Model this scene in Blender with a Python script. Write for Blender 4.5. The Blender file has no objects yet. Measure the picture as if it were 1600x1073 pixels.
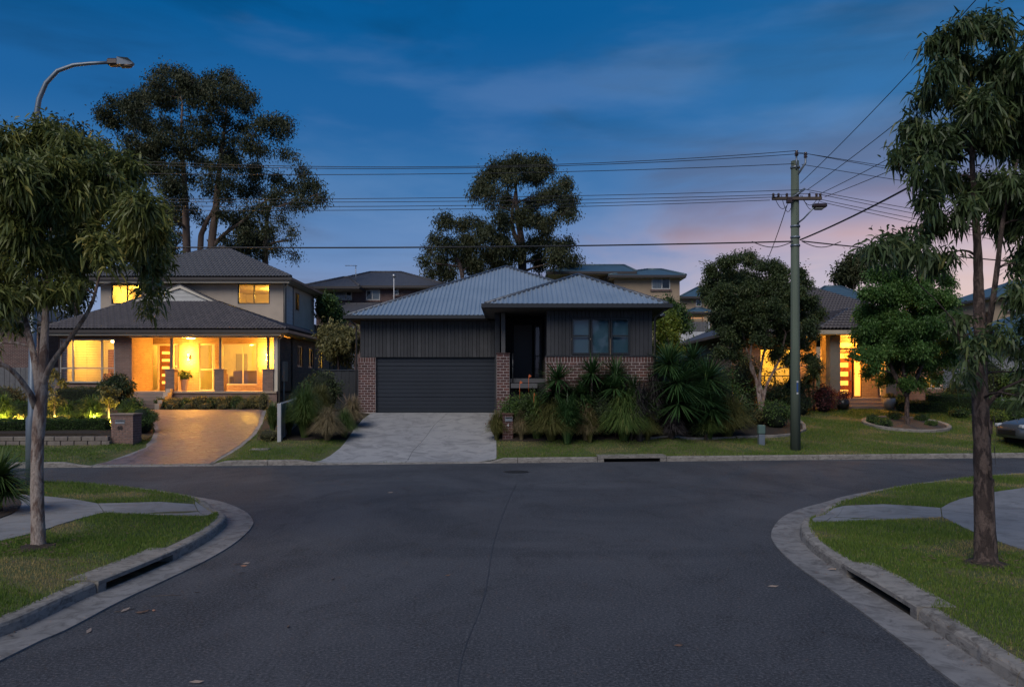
import bpy, math, random
import numpy as np
from mathutils import Vector, Matrix, geometry
R = math.radians
random.seed(7); rng = np.random.default_rng(11)
SC = bpy.context.scene
COL = SC.collection

# ------------------------------------------------------------ camera
F, CX, HY, H = 1244.4, 800.0, 602.0, 2.35          # focal length in photo pixels, horizon row, eye height
cd = bpy.data.cameras.new('camera'); cam = bpy.data.objects.new('camera', cd); COL.objects.link(cam)
cam.location = (0, 0, H); cam.rotation_euler = (R(90), 0, 0)
cd.sensor_width = 36; cd.lens = 28.0; cd.shift_y = (HY-536.5)/1600; cd.clip_start = 0.1; cd.clip_end = 2000
SC.camera = cam

# ------------------------------------------------------------ sky
SUN_AZ, SUN_EL = 33.0, 1.0            # the afterglow stands to the right of the view axis
world = bpy.data.worlds.new('World'); SC.world = world; world.use_nodes = True
wt = world.node_tree; wn = wt.nodes; wl = wt.links
for n in list(wn): wn.remove(n)
def nd(tree, typ, **kw):
    n = tree.nodes.new(typ)
    for k, v in kw.items():
        setattr(n, k, v)
    return n
def ramp(tree, stops, interp='EASE'):
    n = tree.nodes.new('ShaderNodeValToRGB'); cr = n.color_ramp; cr.interpolation = interp
    while len(cr.elements) < len(stops): cr.elements.new(0.5)
    for e, (p, c) in zip(cr.elements, stops):
        e.position = p; e.color = (c[0], c[1], c[2], 1)
    return n
def S(r, g, b):      # sRGB 0-255 to linear
    f = lambda v: (v/255/12.92) if v/255 <= .04045 else ((v/255+.055)/1.055)**2.4
    return (f(r), f(g), f(b))
out = nd(wt, 'ShaderNodeOutputWorld'); bg1 = nd(wt, 'ShaderNodeBackground'); bg2 = nd(wt, 'ShaderNodeBackground'); add = nd(wt, 'ShaderNodeAddShader')
sky = nd(wt, 'ShaderNodeTexSky', sky_type='NISHITA', sun_disc=False, sun_elevation=R(SUN_EL), sun_rotation=R(SUN_AZ), dust_density=1.0, ozone_density=4.0)
wl.new(sky.outputs[0], bg1.inputs[0]); bg1.inputs[1].default_value = 0.05
tc = nd(wt, 'ShaderNodeTexCoord'); sep = nd(wt, 'ShaderNodeSeparateXYZ'); wl.new(tc.outputs['Generated'], sep.inputs[0])
# elevation gradient of the dusk sky
el = ramp(wt, [(0.0, S(142,146,174)), (0.10, S(118,136,172)), (0.17, S(86,118,162)), (0.24, S(48,98,148)), (0.32, S(24,84,138)), (0.42, S(0,76,130)), (1.0, S(4,66,116))])
wl.new(sep.outputs[2], el.inputs[0])
# the same with the afterglow in it
gl = ramp(wt, [(0.0, S(222,186,160)), (0.10, S(214,184,170)), (0.14, S(204,176,172)), (0.168, S(200,166,164)), (0.20, S(146,140,164)), (0.24, S(98,124,164)), (0.32, S(44,104,154)), (0.46, S(4,84,138))])
wl.new(sep.outputs[2], gl.inputs[0])
dotn = nd(wt, 'ShaderNodeVectorMath', operation='DOT_PRODUCT'); nrm = nd(wt, 'ShaderNodeVectorMath', operation='NORMALIZE')
hz = nd(wt, 'ShaderNodeCombineXYZ'); wl.new(sep.outputs[0], hz.inputs[0]); wl.new(sep.outputs[1], hz.inputs[1])
wl.new(hz.outputs[0], nrm.inputs[0]); wl.new(nrm.outputs[0], dotn.inputs[0]); dotn.inputs[1].default_value = (math.sin(R(SUN_AZ)), math.cos(R(SUN_AZ)), 0)
mp = nd(wt, 'ShaderNodeMapping'); mp.inputs['Scale'].default_value = (1.0, 1.0, 4.6); wl.new(tc.outputs['Generated'], mp.inputs[0])
mp.inputs['Rotation'].default_value = (0, R(4), 0)
ns = nd(wt, 'ShaderNodeTexNoise'); ns.inputs['Scale'].default_value = 2.7; ns.inputs['Detail'].default_value = 7; ns.inputs['Roughness'].default_value = .52; ns.inputs['Distortion'].default_value = .5
wl.new(mp.outputs[0], ns.inputs[0])
nadd = nd(wt, 'ShaderNodeMath', operation='MULTIPLY_ADD'); wl.new(ns.outputs[0], nadd.inputs[0]); nadd.inputs[1].default_value = 0.30; wl.new(dotn.outputs['Value'], nadd.inputs[2])
gm = nd(wt, 'ShaderNodeMapRange', interpolation_type='SMOOTHSTEP'); wl.new(nadd.outputs[0], gm.inputs[0]); gm.inputs[1].default_value = .96; gm.inputs[2].default_value = 1.24
mixg = nd(wt, 'ShaderNodeMix', data_type='RGBA'); wl.new(gm.outputs[0], mixg.inputs[0]); wl.new(el.outputs[0], mixg.inputs[6]); wl.new(gl.outputs[0], mixg.inputs[7])
# thin cloud streaks: darker and greyer where thick
cm = nd(wt, 'ShaderNodeMapRange', interpolation_type='SMOOTHSTEP'); wl.new(ns.outputs[0], cm.inputs[0]); cm.inputs[1].default_value = .42; cm.inputs[2].default_value = .66; cm.inputs[4].default_value = .95
mixc = nd(wt, 'ShaderNodeMix', data_type='RGBA', blend_type='MULTIPLY'); wl.new(cm.outputs[0], mixc.inputs[0]); wl.new(mixg.outputs[2], mixc.inputs[6]); mixc.inputs[7].default_value = (.72, .64, .63, 1)
mp2 = nd(wt, 'ShaderNodeMapping'); mp2.inputs['Scale'].default_value = (1.2, 1.2, 5); mp2.inputs['Location'].default_value = (3, 1, 2); wl.new(tc.outputs['Generated'], mp2.inputs[0])
ns2 = nd(wt, 'ShaderNodeTexNoise'); ns2.inputs['Scale'].default_value = 2.6; ns2.inputs['Detail'].default_value = 5; wl.new(mp2.outputs[0], ns2.inputs[0])
cm2 = nd(wt, 'ShaderNodeMapRange', interpolation_type='SMOOTHSTEP'); wl.new(ns2.outputs[0], cm2.inputs[0]); cm2.inputs[1].default_value = .45; cm2.inputs[2].default_value = .68; cm2.inputs[4].default_value = .42
mixd = nd(wt, 'ShaderNodeMix', data_type='RGBA', blend_type='SCREEN'); wl.new(cm2.outputs[0], mixd.inputs[0]); wl.new(mixc.outputs[2], mixd.inputs[6]); mixd.inputs[7].default_value = (.075, .085, .115, 1)
wl.new(mixd.outputs[2], bg2.inputs[0]); bg2.inputs[1].default_value = 1.16
wl.new(bg1.outputs[0], add.inputs[0]); wl.new(bg2.outputs[0], add.inputs[1]); wl.new(add.outputs[0], out.inputs[0])
NISHITA_STRENGTH = 0.0
bg1.inputs[1].default_value = 0.02

# one very soft 'sun': the last diffuse light from the open sky behind and above the camera
sd = bpy.data.lights.new('sun', 'SUN'); sun = bpy.data.objects.new('sun', sd); COL.objects.link(sun)
sd.energy = 2.0; sd.angle = R(42); sd.color = (1.0, .93, .84)
sun.rotation_euler = (R(42), R(-24), 0)
SC.view_settings.view_transform = 'Standard'; SC.view_settings.look = 'None'; SC.view_settings.exposure = 0.14; SC.view_settings.gamma = 1.0
SC.view_settings.use_curve_mapping = False
SC.render.engine = 'CYCLES'
SC.cycles.use_denoising = True
SC.cycles.max_bounces = 6; SC.cycles.diffuse_bounces = 3; SC.cycles.glossy_bounces = 3; SC.cycles.transmission_bounces = 4; SC.cycles.transparent_max_bounces = 16
SC.cycles.caustics_reflective = False; SC.cycles.caustics_refractive = False
SC.cycles.sample_clamp_indirect = 6.0

# ------------------------------------------------------------ placing things seen in the photograph
def W(px, py, D):
    return Vector(((px-CX)*D/F, D, H+(HY-py)*D/F))
def XP(px, D): return (px-CX)*D/F
def ZP(py, D): return H+(HY-py)*D/F
def kerb_y(x): return 24.15+.105*x        # front edge of the far gutter
def smooth(a, b, x):
    t = np.clip((x-a)/(b-a), 0, 1); return t*t*(3-2*t)
def kerb_h(x):                              # top of the far kerb, lowered at the two driveways
    x = np.asarray(x, float)
    a = smooth(-12.9,-12.2,x)*(1-smooth(-8.9,-8.3,x)); b = smooth(-6.3,-5.6,x)*(1-smooth(-.75,-.3,x))
    return .15-.125*np.clip(a+b,0,1)
TX = [-40,-22,-18.5,-10.5,-8.6,-6.5,-0.5,1.2,5.5,8.,10.,40]
TY = [37,36.5,35.6,35.6,33,31.9,31.9,27.5,27.6,32,35,35]
TZ = [1.3,1.3,1.25,1.25,1.25,1.24,1.24,.75,.75,1.0,1.3,1.33]
def ground(x, y):
    x = np.asarray(x, float); y = np.asarray(y, float)
    k = kerb_y(x)+.6; yb = np.interp(x, TX, TY); zb = np.interp(x, TX, TZ); k0 = kerb_h(x)
    t = np.clip((y-k)/(yb-k), 0, 1)
    z = k0+(zb-k0)*(t*.8+.2*t*t)
    return z+np.clip(y-yb-3, 0, 8)*.02+np.clip(y-yb-11, 0, 26)*.09
def G(px, py, dz=0.0):
    """Where the sight line through a photo pixel meets the ground beyond the far kerb."""
    lo, hi = 20., 60.
    for _ in range(50):
        m = (lo+hi)/2; p = W(px, py, m)
        if p.z > float(ground(p.x, p.y))+dz: lo = m
        else: hi = m
    p = W(px, py, hi); return Vector((p.x, p.y, float(ground(p.x, p.y))))
RAMPS = [(-5.55, 14.6), (5.6, 14.2)]
def near_h(x, y):
    x = np.asarray(x, float); y = np.asarray(y, float); z = np.full(np.broadcast(x, y).shape, .155)
    for a, b in RAMPS: z = z-.115*np.exp(-(((x-a)**2+(y-b)**2)/.8**2)**1.5)
    return z
def N(px, py, z=.155):
    D = F*(H-z)/(py-HY); return Vector(((px-CX)*D/F, D, z))

# ------------------------------------------------------------ objects
def tag(o, label=None, cat=None, group=None, kind=None):
    if label: o['label'] = label
    if cat: o['category'] = cat
    if group: o['group'] = group
    if kind: o['kind'] = kind
    return o
def thing(name, label, cat, loc=(0,0,0), group=None, kind=None):
    o = bpy.data.objects.new(name, None); COL.objects.link(o); o.location = loc; o.empty_display_size = .2
    o['_inv'] = 1; return tag(o, label, cat, group, kind)
def link(name, me, parent=None):
    o = bpy.data.objects.new(name, me); COL.objects.link(o)
    if parent is not None:
        o.parent = parent
        root = parent
        if parent.type == 'EMPTY': o.matrix_parent_inverse = Matrix.Translation(parent.location).inverted()
    return o
def np_mesh(name, V, faces_list, mat, smooth_=False, tint=None):
    """V (n,3); faces_list: list of (m,k) int arrays."""
    me = bpy.data.meshes.new(name)
    V = np.asarray(V, dtype=np.float32)
    me.vertices.add(len(V)); me.vertices.foreach_set('co', V.ravel())
    loops = np.concatenate([f.ravel() for f in faces_list]).astype(np.int32)
    tot = np.concatenate([np.full(len(f), f.shape[1], np.int32) for f in faces_list])
    st = np.concatenate([[0], np.cumsum(tot)[:-1]]).astype(np.int32)
    me.loops.add(len(loops)); me.loops.foreach_set('vertex_index', loops)
    me.polygons.add(len(tot)); me.polygons.foreach_set('loop_start', st); me.polygons.foreach_set('loop_total', tot)
    if smooth_: me.polygons.foreach_set('use_smooth', np.ones(len(tot), bool))
    me.update(calc_edges=True)
    if tint is not None:
        a = me.attributes.new('tint', 'FLOAT', 'POINT'); a.data.foreach_set('value', np.asarray(tint, np.float32))
    if mat: me.materials.append(mat)
    return me
class MB:
    """Collects boxes, prisms and tubes and links them as ONE mesh."""
    def __init__(s): s.v = []; s.f = []; s.sm = []
    def add(s, vs, fs, sm=False):
        b = len(s.v); s.v += [tuple(v) for v in vs]; s.f += [tuple(i+b for i in f) for f in fs]; s.sm += [sm]*len(fs); return s
    def box(s, x0, x1, y0, y1, z0, z1, c=0.0):
        if x0 > x1: x0, x1 = x1, x0
        if y0 > y1: y0, y1 = y1, y0
        if z0 > z1: z0, z1 = z1, z0
        if c <= 0:
            vs = [(x,y,z) for z in (z0,z1) for y in (y0,y1) for x in (x0,x1)]
            return s.add(vs, [(0,2,3,1),(4,5,7,6),(0,1,5,4),(2,6,7,3),(0,4,6,2),(1,3,7,5)])
        c = min(c, (x1-x0)*.45, (y1-y0)*.45, (z1-z0)*.45)
        # chamfered on the edges of every face
        P = []
        for z, zc in ((z0,1),(z1,-1)):
            for y, yc in ((y0,1),(y1,-1)):
                for x, xc in ((x0,1),(x1,-1)):
                    P += [(x, y+yc*c, z+zc*c), (x+xc*c, y, z+zc*c), (x+xc*c, y+yc*c, z)]
        i = lambda xi, yi, zi, k: ((zi*2+yi)*2+xi)*3+k
        fs = []
        for a in (0,1):
            q = [i(a,0,0,0), i(a,1,0,0), i(a,1,1,0), i(a,0,1,0)]; fs.append(tuple(q if a else q[::-1]))
            q = [i(0,a,0,1), i(1,a,0,1), i(1,a,1,1), i(0,a,1,1)]; fs.append(tuple(q[::-1] if a else q))
            q = [i(0,0,a,2), i(1,0,a,2), i(1,1,a,2), i(0,1,a,2)]; fs.append(tuple(q if a else q[::-1]))
        for a in (0,1):
            for b in (0,1):
                fs.append((i(a,b,0,0), i(a,b,0,1), i(a,b,1,1), i(a,b,1,0)))
                fs.append((i(a,0,b,0), i(a,0,b,2), i(a,1,b,2), i(a,1,b,0)))
                fs.append((i(0,a,b,1), i(0,a,b,2), i(1,a,b,2), i(1,a,b,1)))
        for a in (0,1):
            for b in (0,1):
                for d in (0,1): fs.append((i(a,b,d,0), i(a,b,d,1), i(a,b,d,2)))
        return s.add(P, fs)
    def quad(s, *p): return s.add(p, [tuple(range(len(p)))])
    def prism(s, poly, z0, z1):
        n = len(poly); vs = [(p[0],p[1],z0) for p in poly]+[(p[0],p[1],z1) for p in poly]
        return s.add(vs, [tuple(range(n))[::-1], tuple(range(n, 2*n))]+[(k,(k+1)%n,n+(k+1)%n,n+k) for k in range(n)])
    def extr(s, poly, d):      # 3D polygon extruded along vector d
        n = len(poly); vs = [tuple(p) for p in poly]+[tuple(Vector(p)+Vector(d)) for p in poly]
        return s.add(vs, [tuple(range(n)), tuple(range(n, 2*n))[::-1]]+[(k,n+k,n+(k+1)%n,(k+1)%n) for k in range(n)])
    def tube(s, pts, rad, n=8, cap=True, sm=True):
        pts = [Vector(p) for p in pts]; rad = rad if hasattr(rad, '__len__') else [rad]*len(pts); vs = []
        prev = None
        for k, p in enumerate(pts):
            t = (pts[min(k+1,len(pts)-1)]-pts[max(k-1,0)])
            t = t.normalized() if t.length > 1e-9 else Vector((0,0,1))
            if prev is None:
                a = Vector((1,0,0)) if abs(t.x) < .8 else Vector((0,1,0))
                prev = (a-t*a.dot(t)).normalized()
            else:
                prev = (prev-t*prev.dot(t)); prev = prev.normalized() if prev.length > 1e-6 else t.orthogonal().normalized()
            b = t.cross(prev)
            for i in range(n):
                an = 2*math.pi*i/n; vs.append(p+(prev*math.cos(an)+b*math.sin(an))*rad[k])
        fs = [(k*n+i, k*n+(i+1)%n, (k+1)*n+(i+1)%n, (k+1)*n+i) for k in range(len(pts)-1) for i in range(n)]
        s.add(vs, fs, sm)
        if cap:
            b = len(s.v)-len(vs); s.f += [tuple(b+i for i in range(n))[::-1], tuple(b+(len(pts)-1)*n+i for i in range(n))]; s.sm += [False]*2
        return s
    def lathe(s, c, prof, n=16, sm=True):
        c = Vector(c); vs = [(c.x+r*math.cos(2*math.pi*i/n), c.y+r*math.sin(2*math.pi*i/n), c.z+z) for r, z in prof for i in range(n)]
        fs = [(k*n+i, k*n+(i+1)%n, (k+1)*n+(i+1)%n, (k+1)*n+i) for k in range(len(prof)-1) for i in range(n)]
        return s.add(vs, fs, sm)
    def ball(s, c, r, n=10, m=7, jit=0, seed=0):
        rr = random.Random(seed); c = Vector(c); r = r if hasattr(r, '__len__') else (r,r,r); vs = []
        for k in range(m+1):
            ph = math.pi*k/m
            for i in range(n):
                th = 2*math.pi*i/n; q = 1+rr.uniform(-jit, jit) if 0 < k < m else 1
                vs.append((c.x+r[0]*q*math.sin(ph)*math.cos(th), c.y+r[1]*q*math.sin(ph)*math.sin(th), c.z+r[2]*q*math.cos(ph)))
        fs = [(k*n+i, (k+1)*n+i, (k+1)*n+(i+1)%n, k*n+(i+1)%n) for k in range(m) for i in range(n)]
        return s.add(vs, fs, True)
    def mesh(s, name, mat):
        me = bpy.data.meshes.new(name); me.from_pydata(s.v, [], s.f); me.polygons.foreach_set('use_smooth', s.sm)
        if mat: me.materials.append(mat)
        me.update(); return me
    def build(s, name, mat, parent=None): return link(name, s.mesh(name, mat), parent)
def inset(poly, d):
    """Shrinks a 2D polygon by d."""
    n = len(poly); A = sum(poly[i][0]*poly[(i+1)%n][1]-poly[(i+1)%n][0]*poly[i][1] for i in range(n)); sg = 1 if A > 0 else -1
    outp = []
    for i in range(n):
        p0, p1, p2 = (Vector(poly[(i+k)%n][:2]) for k in (-1,0,1))
        a = (p1-p0).normalized(); b = (p2-p1).normalized()
        n1 = Vector((-a.y,a.x))*sg; n2 = Vector((-b.y,b.x))*sg; m = n1+n2
        k = m.dot(n1); m = m/k if k > .3 else n1
        outp.append(p1+m*d)
    return outp
def pip(poly, x, y):
    x = np.asarray(x); y = np.asarray(y); ins = np.zeros(x.shape, bool); n = len(poly)
    for i in range(n):
        x0, y0 = poly[i][0], poly[i][1]; x1, y1 = poly[(i+1)%n][0], poly[(i+1)%n][1]
        if y0 == y1: continue
        c = ((y0 > y) != (y1 > y)) & (x < (x1-x0)*(y-y0)/(y1-y0)+x0); ins ^= c
    return ins
def densify(poly, step, closed=True):
    o = []
    n = len(poly)
    for i in range(n if closed else n-1):
        a = Vector(poly[i][:2]); b = Vector(poly[(i+1)%n][:2]); k = max(1, int((b-a).length/step))
        o += [a+(b-a)*j/k for j in range(k)]
    if not closed: o.append(Vector(poly[-1][:2]))
    return o
def drape(name, poly, hf, dz, mat, parent=None, step=.5, skirt=0.0, kind=None):
    """A sheet over the ground height hf, dz above it, with an optional side skirt."""
    out_ = densify(poly, step); P = np.array([(p.x,p.y) for p in out_])
    gx = np.arange(P[:,0].min()+step*.5, P[:,0].max(), step); gy = np.arange(P[:,1].min()+step*.5, P[:,1].max(), step)
    X, Y = np.meshgrid(gx, gy); X = X.ravel(); Y = Y.ravel()
    small = inset([(p.x,p.y) for p in out_], step*.35)
    m = pip(small, X, Y) & pip(P, X, Y); X = X[m]; Y = Y[m]
    pts = [Vector(p) for p in out_]+[Vector((a,b)) for a, b in zip(X, Y)]
    n = len(out_)
    vo, _, fo, _, _, _ = geometry.delaunay_2d_cdt(pts, [(i,(i+1)%n) for i in range(n)], [], 1, 1e-5)
    va = np.array([(v.x,v.y) for v in vo]); z = hf(va[:,0], va[:,1])+dz
    vs = [(a,b,c) for (a,b),c in zip(va, z)]; mb = MB(); mb.add(vs, [tuple(f) for f in fo], True)
    if skirt:
        zz = hf(P[:,0], P[:,1])+dz
        b = len(mb.v); mb.v += [(p[0],p[1],q) for p, q in zip(P, zz)]+[(p[0],p[1],q-skirt) for p, q in zip(P, zz)]
        mb.f += [(b+i, b+n+i, b+n+(i+1)%n, b+(i+1)%n) for i in range(n)]; mb.sm += [False]*n
    o = mb.build(name, mat, parent)
    if kind: o['kind'] = kind
    return o
def catmull(pts, step=.12):
    P = [Vector(p) for p in pts]; P = [P[0]*2-P[1]]+P+[P[-1]*2-P[-2]]; o = []
    for i in range(1, len(P)-2):
        a, b, c, d = P[i-1:i+3]; k = max(2, int((c-b).length/step))
        for j in range(k):
            t = j/k; o.append(.5*((2*b)+(c-a)*t+(2*a-5*b+4*c-d)*t*t+(3*b-a-3*c+d)*t**3))
    o.append(P[-2]); return o

# ------------------------------------------------------------ materials (world-space procedural)
def newmat(name):
    m = bpy.data.materials.new(name); m.use_nodes = True; t = m.node_tree; b = t.nodes['Principled BSDF']; return m, t, b
def pos(t, scale=(1,1,1), rot=(0,0,0)):
    g = nd(t, 'ShaderNodeNewGeometry'); mpp = nd(t, 'ShaderNodeMapping'); mpp.inputs['Scale'].default_value = scale; mpp.inputs['Rotation'].default_value = rot
    t.links.new(g.outputs['Position'], mpp.inputs[0]); return mpp.outputs[0]
def noise(t, vec, scale, detail=5, rough=.55, dist=0):
    n = nd(t, 'ShaderNodeTexNoise'); n.inputs['Scale'].default_value = scale; n.inputs['Detail'].default_value = detail; n.inputs['Roughness'].default_value = rough; n.inputs['Distortion'].default_value = dist
    t.links.new(vec, n.inputs[0]); return n.outputs[0]
def mixc_(t, fac, a, b, mode='MIX'):
    m = nd(t, 'ShaderNodeMix', data_type='RGBA', blend_type=mode)
    for s, v in ((0, fac), (6, a), (7, b)):
        if hasattr(v, 'is_linked'): t.links.new(v, m.inputs[s])
        else: m.inputs[s].default_value = v if s == 0 else (*v[:3], 1)
    return m.outputs[2]
def mrange(t, v, a, b, c=0., d=1.):
    m = nd(t, 'ShaderNodeMapRange'); t.links.new(v, m.inputs[0])
    for i, q in enumerate((a,b,c,d)): m.inputs[i+1].default_value = q
    return m.outputs[0]
def bump(t, b, h, strength=.3, dist=.01):
    n = nd(t, 'ShaderNodeBump'); n.inputs['Strength'].default_value = strength; n.inputs['Distance'].default_value = dist
    t.links.new(h, n.inputs['Height']); t.links.new(n.outputs[0], b.inputs['Normal'])
def pm(name, c1, c2=None, scale=3., rough=.7, metal=0., bmp=.2, bscale=40., bdist=.004, detail=6, spec=.5, stretch=(1,1,1)):
    m, t, b = newmat(name); c2 = c2 or tuple(x*.75 for x in c1); p = pos(t, stretch)
    n = noise(t, p, scale, detail); f = mrange(t, n, .32, .68)
    t.links.new(mixc_(t, f, c1, c2), b.inputs['Base Color'])
    b.inputs['Roughness'].default_value = rough; b.inputs['Metallic'].default_value = metal; b.inputs['Specular IOR Level'].default_value = spec
    if bmp: bump(t, b, noise(t, p, bscale, 4), bmp, bdist)
    return m
def leafmat(name, c1, c2, c3=None, rough=.5, trans=.25):
    m, t, b = newmat(name); a = nd(t, 'ShaderNodeAttribute', attribute_name='tint')
    st = [(0, c1), (1, c2)] if c3 is None else [(0, c1), (.72, c2), (1, c3)]
    r = ramp(t, st, 'LINEAR'); t.links.new(a.outputs['Fac'], r.inputs[0]); t.links.new(r.outputs[0], b.inputs['Base Color'])
    b.inputs['Roughness'].default_value = rough; b.inputs['Specular IOR Level'].default_value = .35
    tr = nd(t, 'ShaderNodeBsdfTranslucent'); mx = nd(t, 'ShaderNodeMixShader'); mx.inputs[0].default_value = trans
    t.links.new(r.outputs[0], tr.inputs[0]); t.links.new(b.outputs[0], mx.inputs[1]); t.links.new(tr.outputs[0], mx.inputs[2])
    t.links.new(mx.outputs[0], t.nodes['Material Output'].inputs[0]); return m
def brickmat(name, c1, c2, mortar, bw=.24, bh=.086, ms=.009):
    m, t, b = newmat(name); g = nd(t, 'ShaderNodeNewGeometry'); s = nd(t, 'ShaderNodeSeparateXYZ'); t.links.new(g.outputs['Position'], s.inputs[0])
    ad = nd(t, 'ShaderNodeMath', operation='ADD'); t.links.new(s.outputs[0], ad.inputs[0]); t.links.new(s.outputs[1], ad.inputs[1])
    cb = nd(t, 'ShaderNodeCombineXYZ'); t.links.new(ad.outputs[0], cb.inputs[0]); t.links.new(s.outputs[2], cb.inputs[1])
    br = nd(t, 'ShaderNodeTexBrick'); t.links.new(cb.outputs[0], br.inputs[0]); br.inputs['Scale'].default_value = 1; br.inputs['Brick Width'].default_value = bw; br.inputs['Row Height'].default_value = bh
    br.inputs['Mortar Size'].default_value = ms; br.inputs['Color1'].default_value = (*c1,1); br.inputs['Color2'].default_value = (*c2,1); br.inputs['Mortar'].default_value = (*mortar,1)
    nz = noise(t, pos(t), 2.2, 5); t.links.new(mixc_(t, mrange(t, nz, .3, .7, 0, .35), br.outputs[0], (c2[0]*.5, c2[1]*.5, c2[2]*.5)), b.inputs['Base Color'])
    b.inputs['Roughness'].default_value = .85
    bn = nd(t, 'ShaderNodeBump', invert=True); bn.inputs['Strength'].default_value = .6; bn.inputs['Distance'].default_value = .008; t.links.new(br.outputs['Fac'], bn.inputs['Height']); t.links.new(bn.outputs[0], b.inputs['Normal'])
    return m
def glassmat(name, tint=(1,1,1), refl=.10):
    m = bpy.data.materials.new(name); m.use_nodes = True; t = m.node_tree
    for n in list(t.nodes): t.nodes.remove(n)
    o = nd(t, 'ShaderNodeOutputMaterial'); tr = nd(t, 'ShaderNodeBsdfTransparent'); gl_ = nd(t, 'ShaderNodeBsdfGlossy'); mx = nd(t, 'ShaderNodeMixShader'); fr = nd(t, 'ShaderNodeFresnel')
    tr.inputs[0].default_value = (*tint,1); gl_.inputs['Roughness'].default_value = .02; fr.inputs[0].default_value = 1.52
    t.links.new(fr.outputs[0], mx.inputs[0]); t.links.new(tr.outputs[0], mx.inputs[1]); t.links.new(gl_.outputs[0], mx.inputs[2]); t.links.new(mx.outputs[0], o.inputs[0]); return m
def emit(name, c, s):
    m = bpy.data.materials.new(name); m.use_nodes = True; t = m.node_tree; b = t.nodes['Principled BSDF']
    b.inputs['Base Color'].default_value = (*c,1); b.inputs['Emission Color'].default_value = (*c,1); b.inputs['Emission Strength'].default_value = s; return m
M = {}
def asphalt():
    m, t, b = newmat('asphalt'); p = pos(t); big = noise(t, p, .22, 5, .6, 1.2); mid = noise(t, pos(t, (1,.5,1)), 1.5, 8, .72, .8); fine = noise(t, p, 34, 4, .8); spk = nd(t, 'ShaderNodeTexVoronoi'); spk.inputs['Scale'].default_value = 42; t.links.new(p, spk.inputs[0])
    c = mixc_(t, mrange(t, big, .38, .62), (.038,.042,.052), (.070,.074,.087)); c = mixc_(t, mrange(t, mid, .52, .75, 0, .75), c, (.022,.023,.028))
    c = mixc_(t, mrange(t, fine, .50, .64, 0, .9), c, (.135,.135,.15)); c = mixc_(t, mrange(t, fine, .44, .34, 0, .8), c, (.014,.015,.018)); c = mixc_(t, mrange(t, spk.outputs[0], 0, .15, 1, 0), c, (.34,.34,.36))
    t.links.new(c, b.inputs['Base Color']); b.inputs['Specular IOR Level'].default_value = .22
    r = mrange(t, mid, .3, .7, .78, .95); t.links.new(r, b.inputs['Roughness'])
    bump(t, b, noise(t, p, 45, 4, .8), .8, .012); return m
M['asphalt'] = asphalt()
M['seam'] = pm('road_seam', (.022,.023,.028), (.05,.05,.056), 4, .6, bmp=.3)
def concretemat(name, c1, c2, stain, scale=1.2, rough=.85):
    m, t, b = newmat(name); p = pos(t); a = noise(t, p, scale, 7, .62, .5); s = noise(t, pos(t, (1,1,3)), scale*2.6, 6, .7, 1.0); f = noise(t, p, 60, 3, .7)
    c = mixc_(t, mrange(t, a, .3, .7), c1, c2); c = mixc_(t, mrange(t, s, .46, .64, 0, .8), c, stain); c = mixc_(t, mrange(t, f, .4, .8, 0, .25), c, tuple(x*.55 for x in c1))
    t.links.new(c, b.inputs['Base Color']); b.inputs['Roughness'].default_value = rough; bump(t, b, f, .35, .004); return m
M['kerb'] = concretemat('kerb_concrete', (.30,.275,.25), (.19,.175,.16), (.07,.06,.052), 2.2)
M['gutter'] = concretemat('gutter_concrete', (.25,.24,.24), (.17,.165,.168), (.075,.07,.07), 1.5)
M['path'] = concretemat('path_concrete', (.26,.26,.27), (.20,.20,.21), (.13,.128,.13), .8)
M['drive'] = concretemat('driveway_concrete', (.36,.355,.36), (.27,.27,.285), (.17,.17,.18), .55)
def stampedmat():
    m, t, b = newmat('stamped_driveway'); p = pos(t, (1,1.8,1), (0,0,.5)); a = noise(t, p, 1.6, 7, .7, 2.5); v = nd(t, 'ShaderNodeTexVoronoi', feature='DISTANCE_TO_EDGE'); v.inputs['Scale'].default_value = 2.6; t.links.new(pos(t, (1,1,1), (0,0,.4)), v.inputs[0])
    c = mixc_(t, mrange(t, a, .38, .62), (.070,.058,.068), (.225,.165,.172)); c = mixc_(t, mrange(t, v.outputs[0], 0, .045, .7, 0), c, (.05,.042,.045)); t.links.new(c, b.inputs['Base Color'])
    t.links.new(mrange(t, a, .4, .62, .34, .8), b.inputs['Roughness']); bump(t, b, a, .6, .04); return m
M['stamped'] = stampedmat()
M['soil'] = pm('mulch', (.05,.035,.025), (.022,.016,.012), 14, .95, bmp=.8, bscale=45, bdist=.03)
def turfmat():
    m, t, b = newmat('turf'); p = pos(t); n1 = noise(t, p, .9, 6, .7, .8); n2 = noise(t, p, 24, 5, .7)
    c = mixc_(t, mrange(t, n1, .42, .66), (.075,.11,.025), (.20,.15,.075)); c = mixc_(t, mrange(t, n2, .35, .7), c, (.028,.045,.012))
    t.links.new(c, b.inputs['Base Color']); b.inputs['Roughness'].default_value = .95; bump(t, b, n2, .9, .03); return m
M['turf'] = turfmat()
M['grass'] = leafmat('grass_blades', (.065,.135,.019), (.175,.235,.038), (.38,.29,.12), .6, .3)
M['turf_under'] = pm('ground_soil', (.05,.06,.03), (.035,.03,.02), 2, .95, bmp=.5)
# ============================================================ THE GROUND
# ---- road
mb = MB()
xs = np.arange(-70, 71, 5.0); ys = np.concatenate([np.arange(-12, 24, 3.0)])
for i in range(len(xs)-1):
    pass
mb.add([(-90,-14,0),(90,-14,0),(90,kerb_y(90)+.05,0),(-90,kerb_y(-90)+.05,0)], [(0,1,2,3)])
road = mb.build('road', M['asphalt']); tag(road, 'dark grey asphalt road of the T junction filling the foreground', kind='structure')
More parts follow.
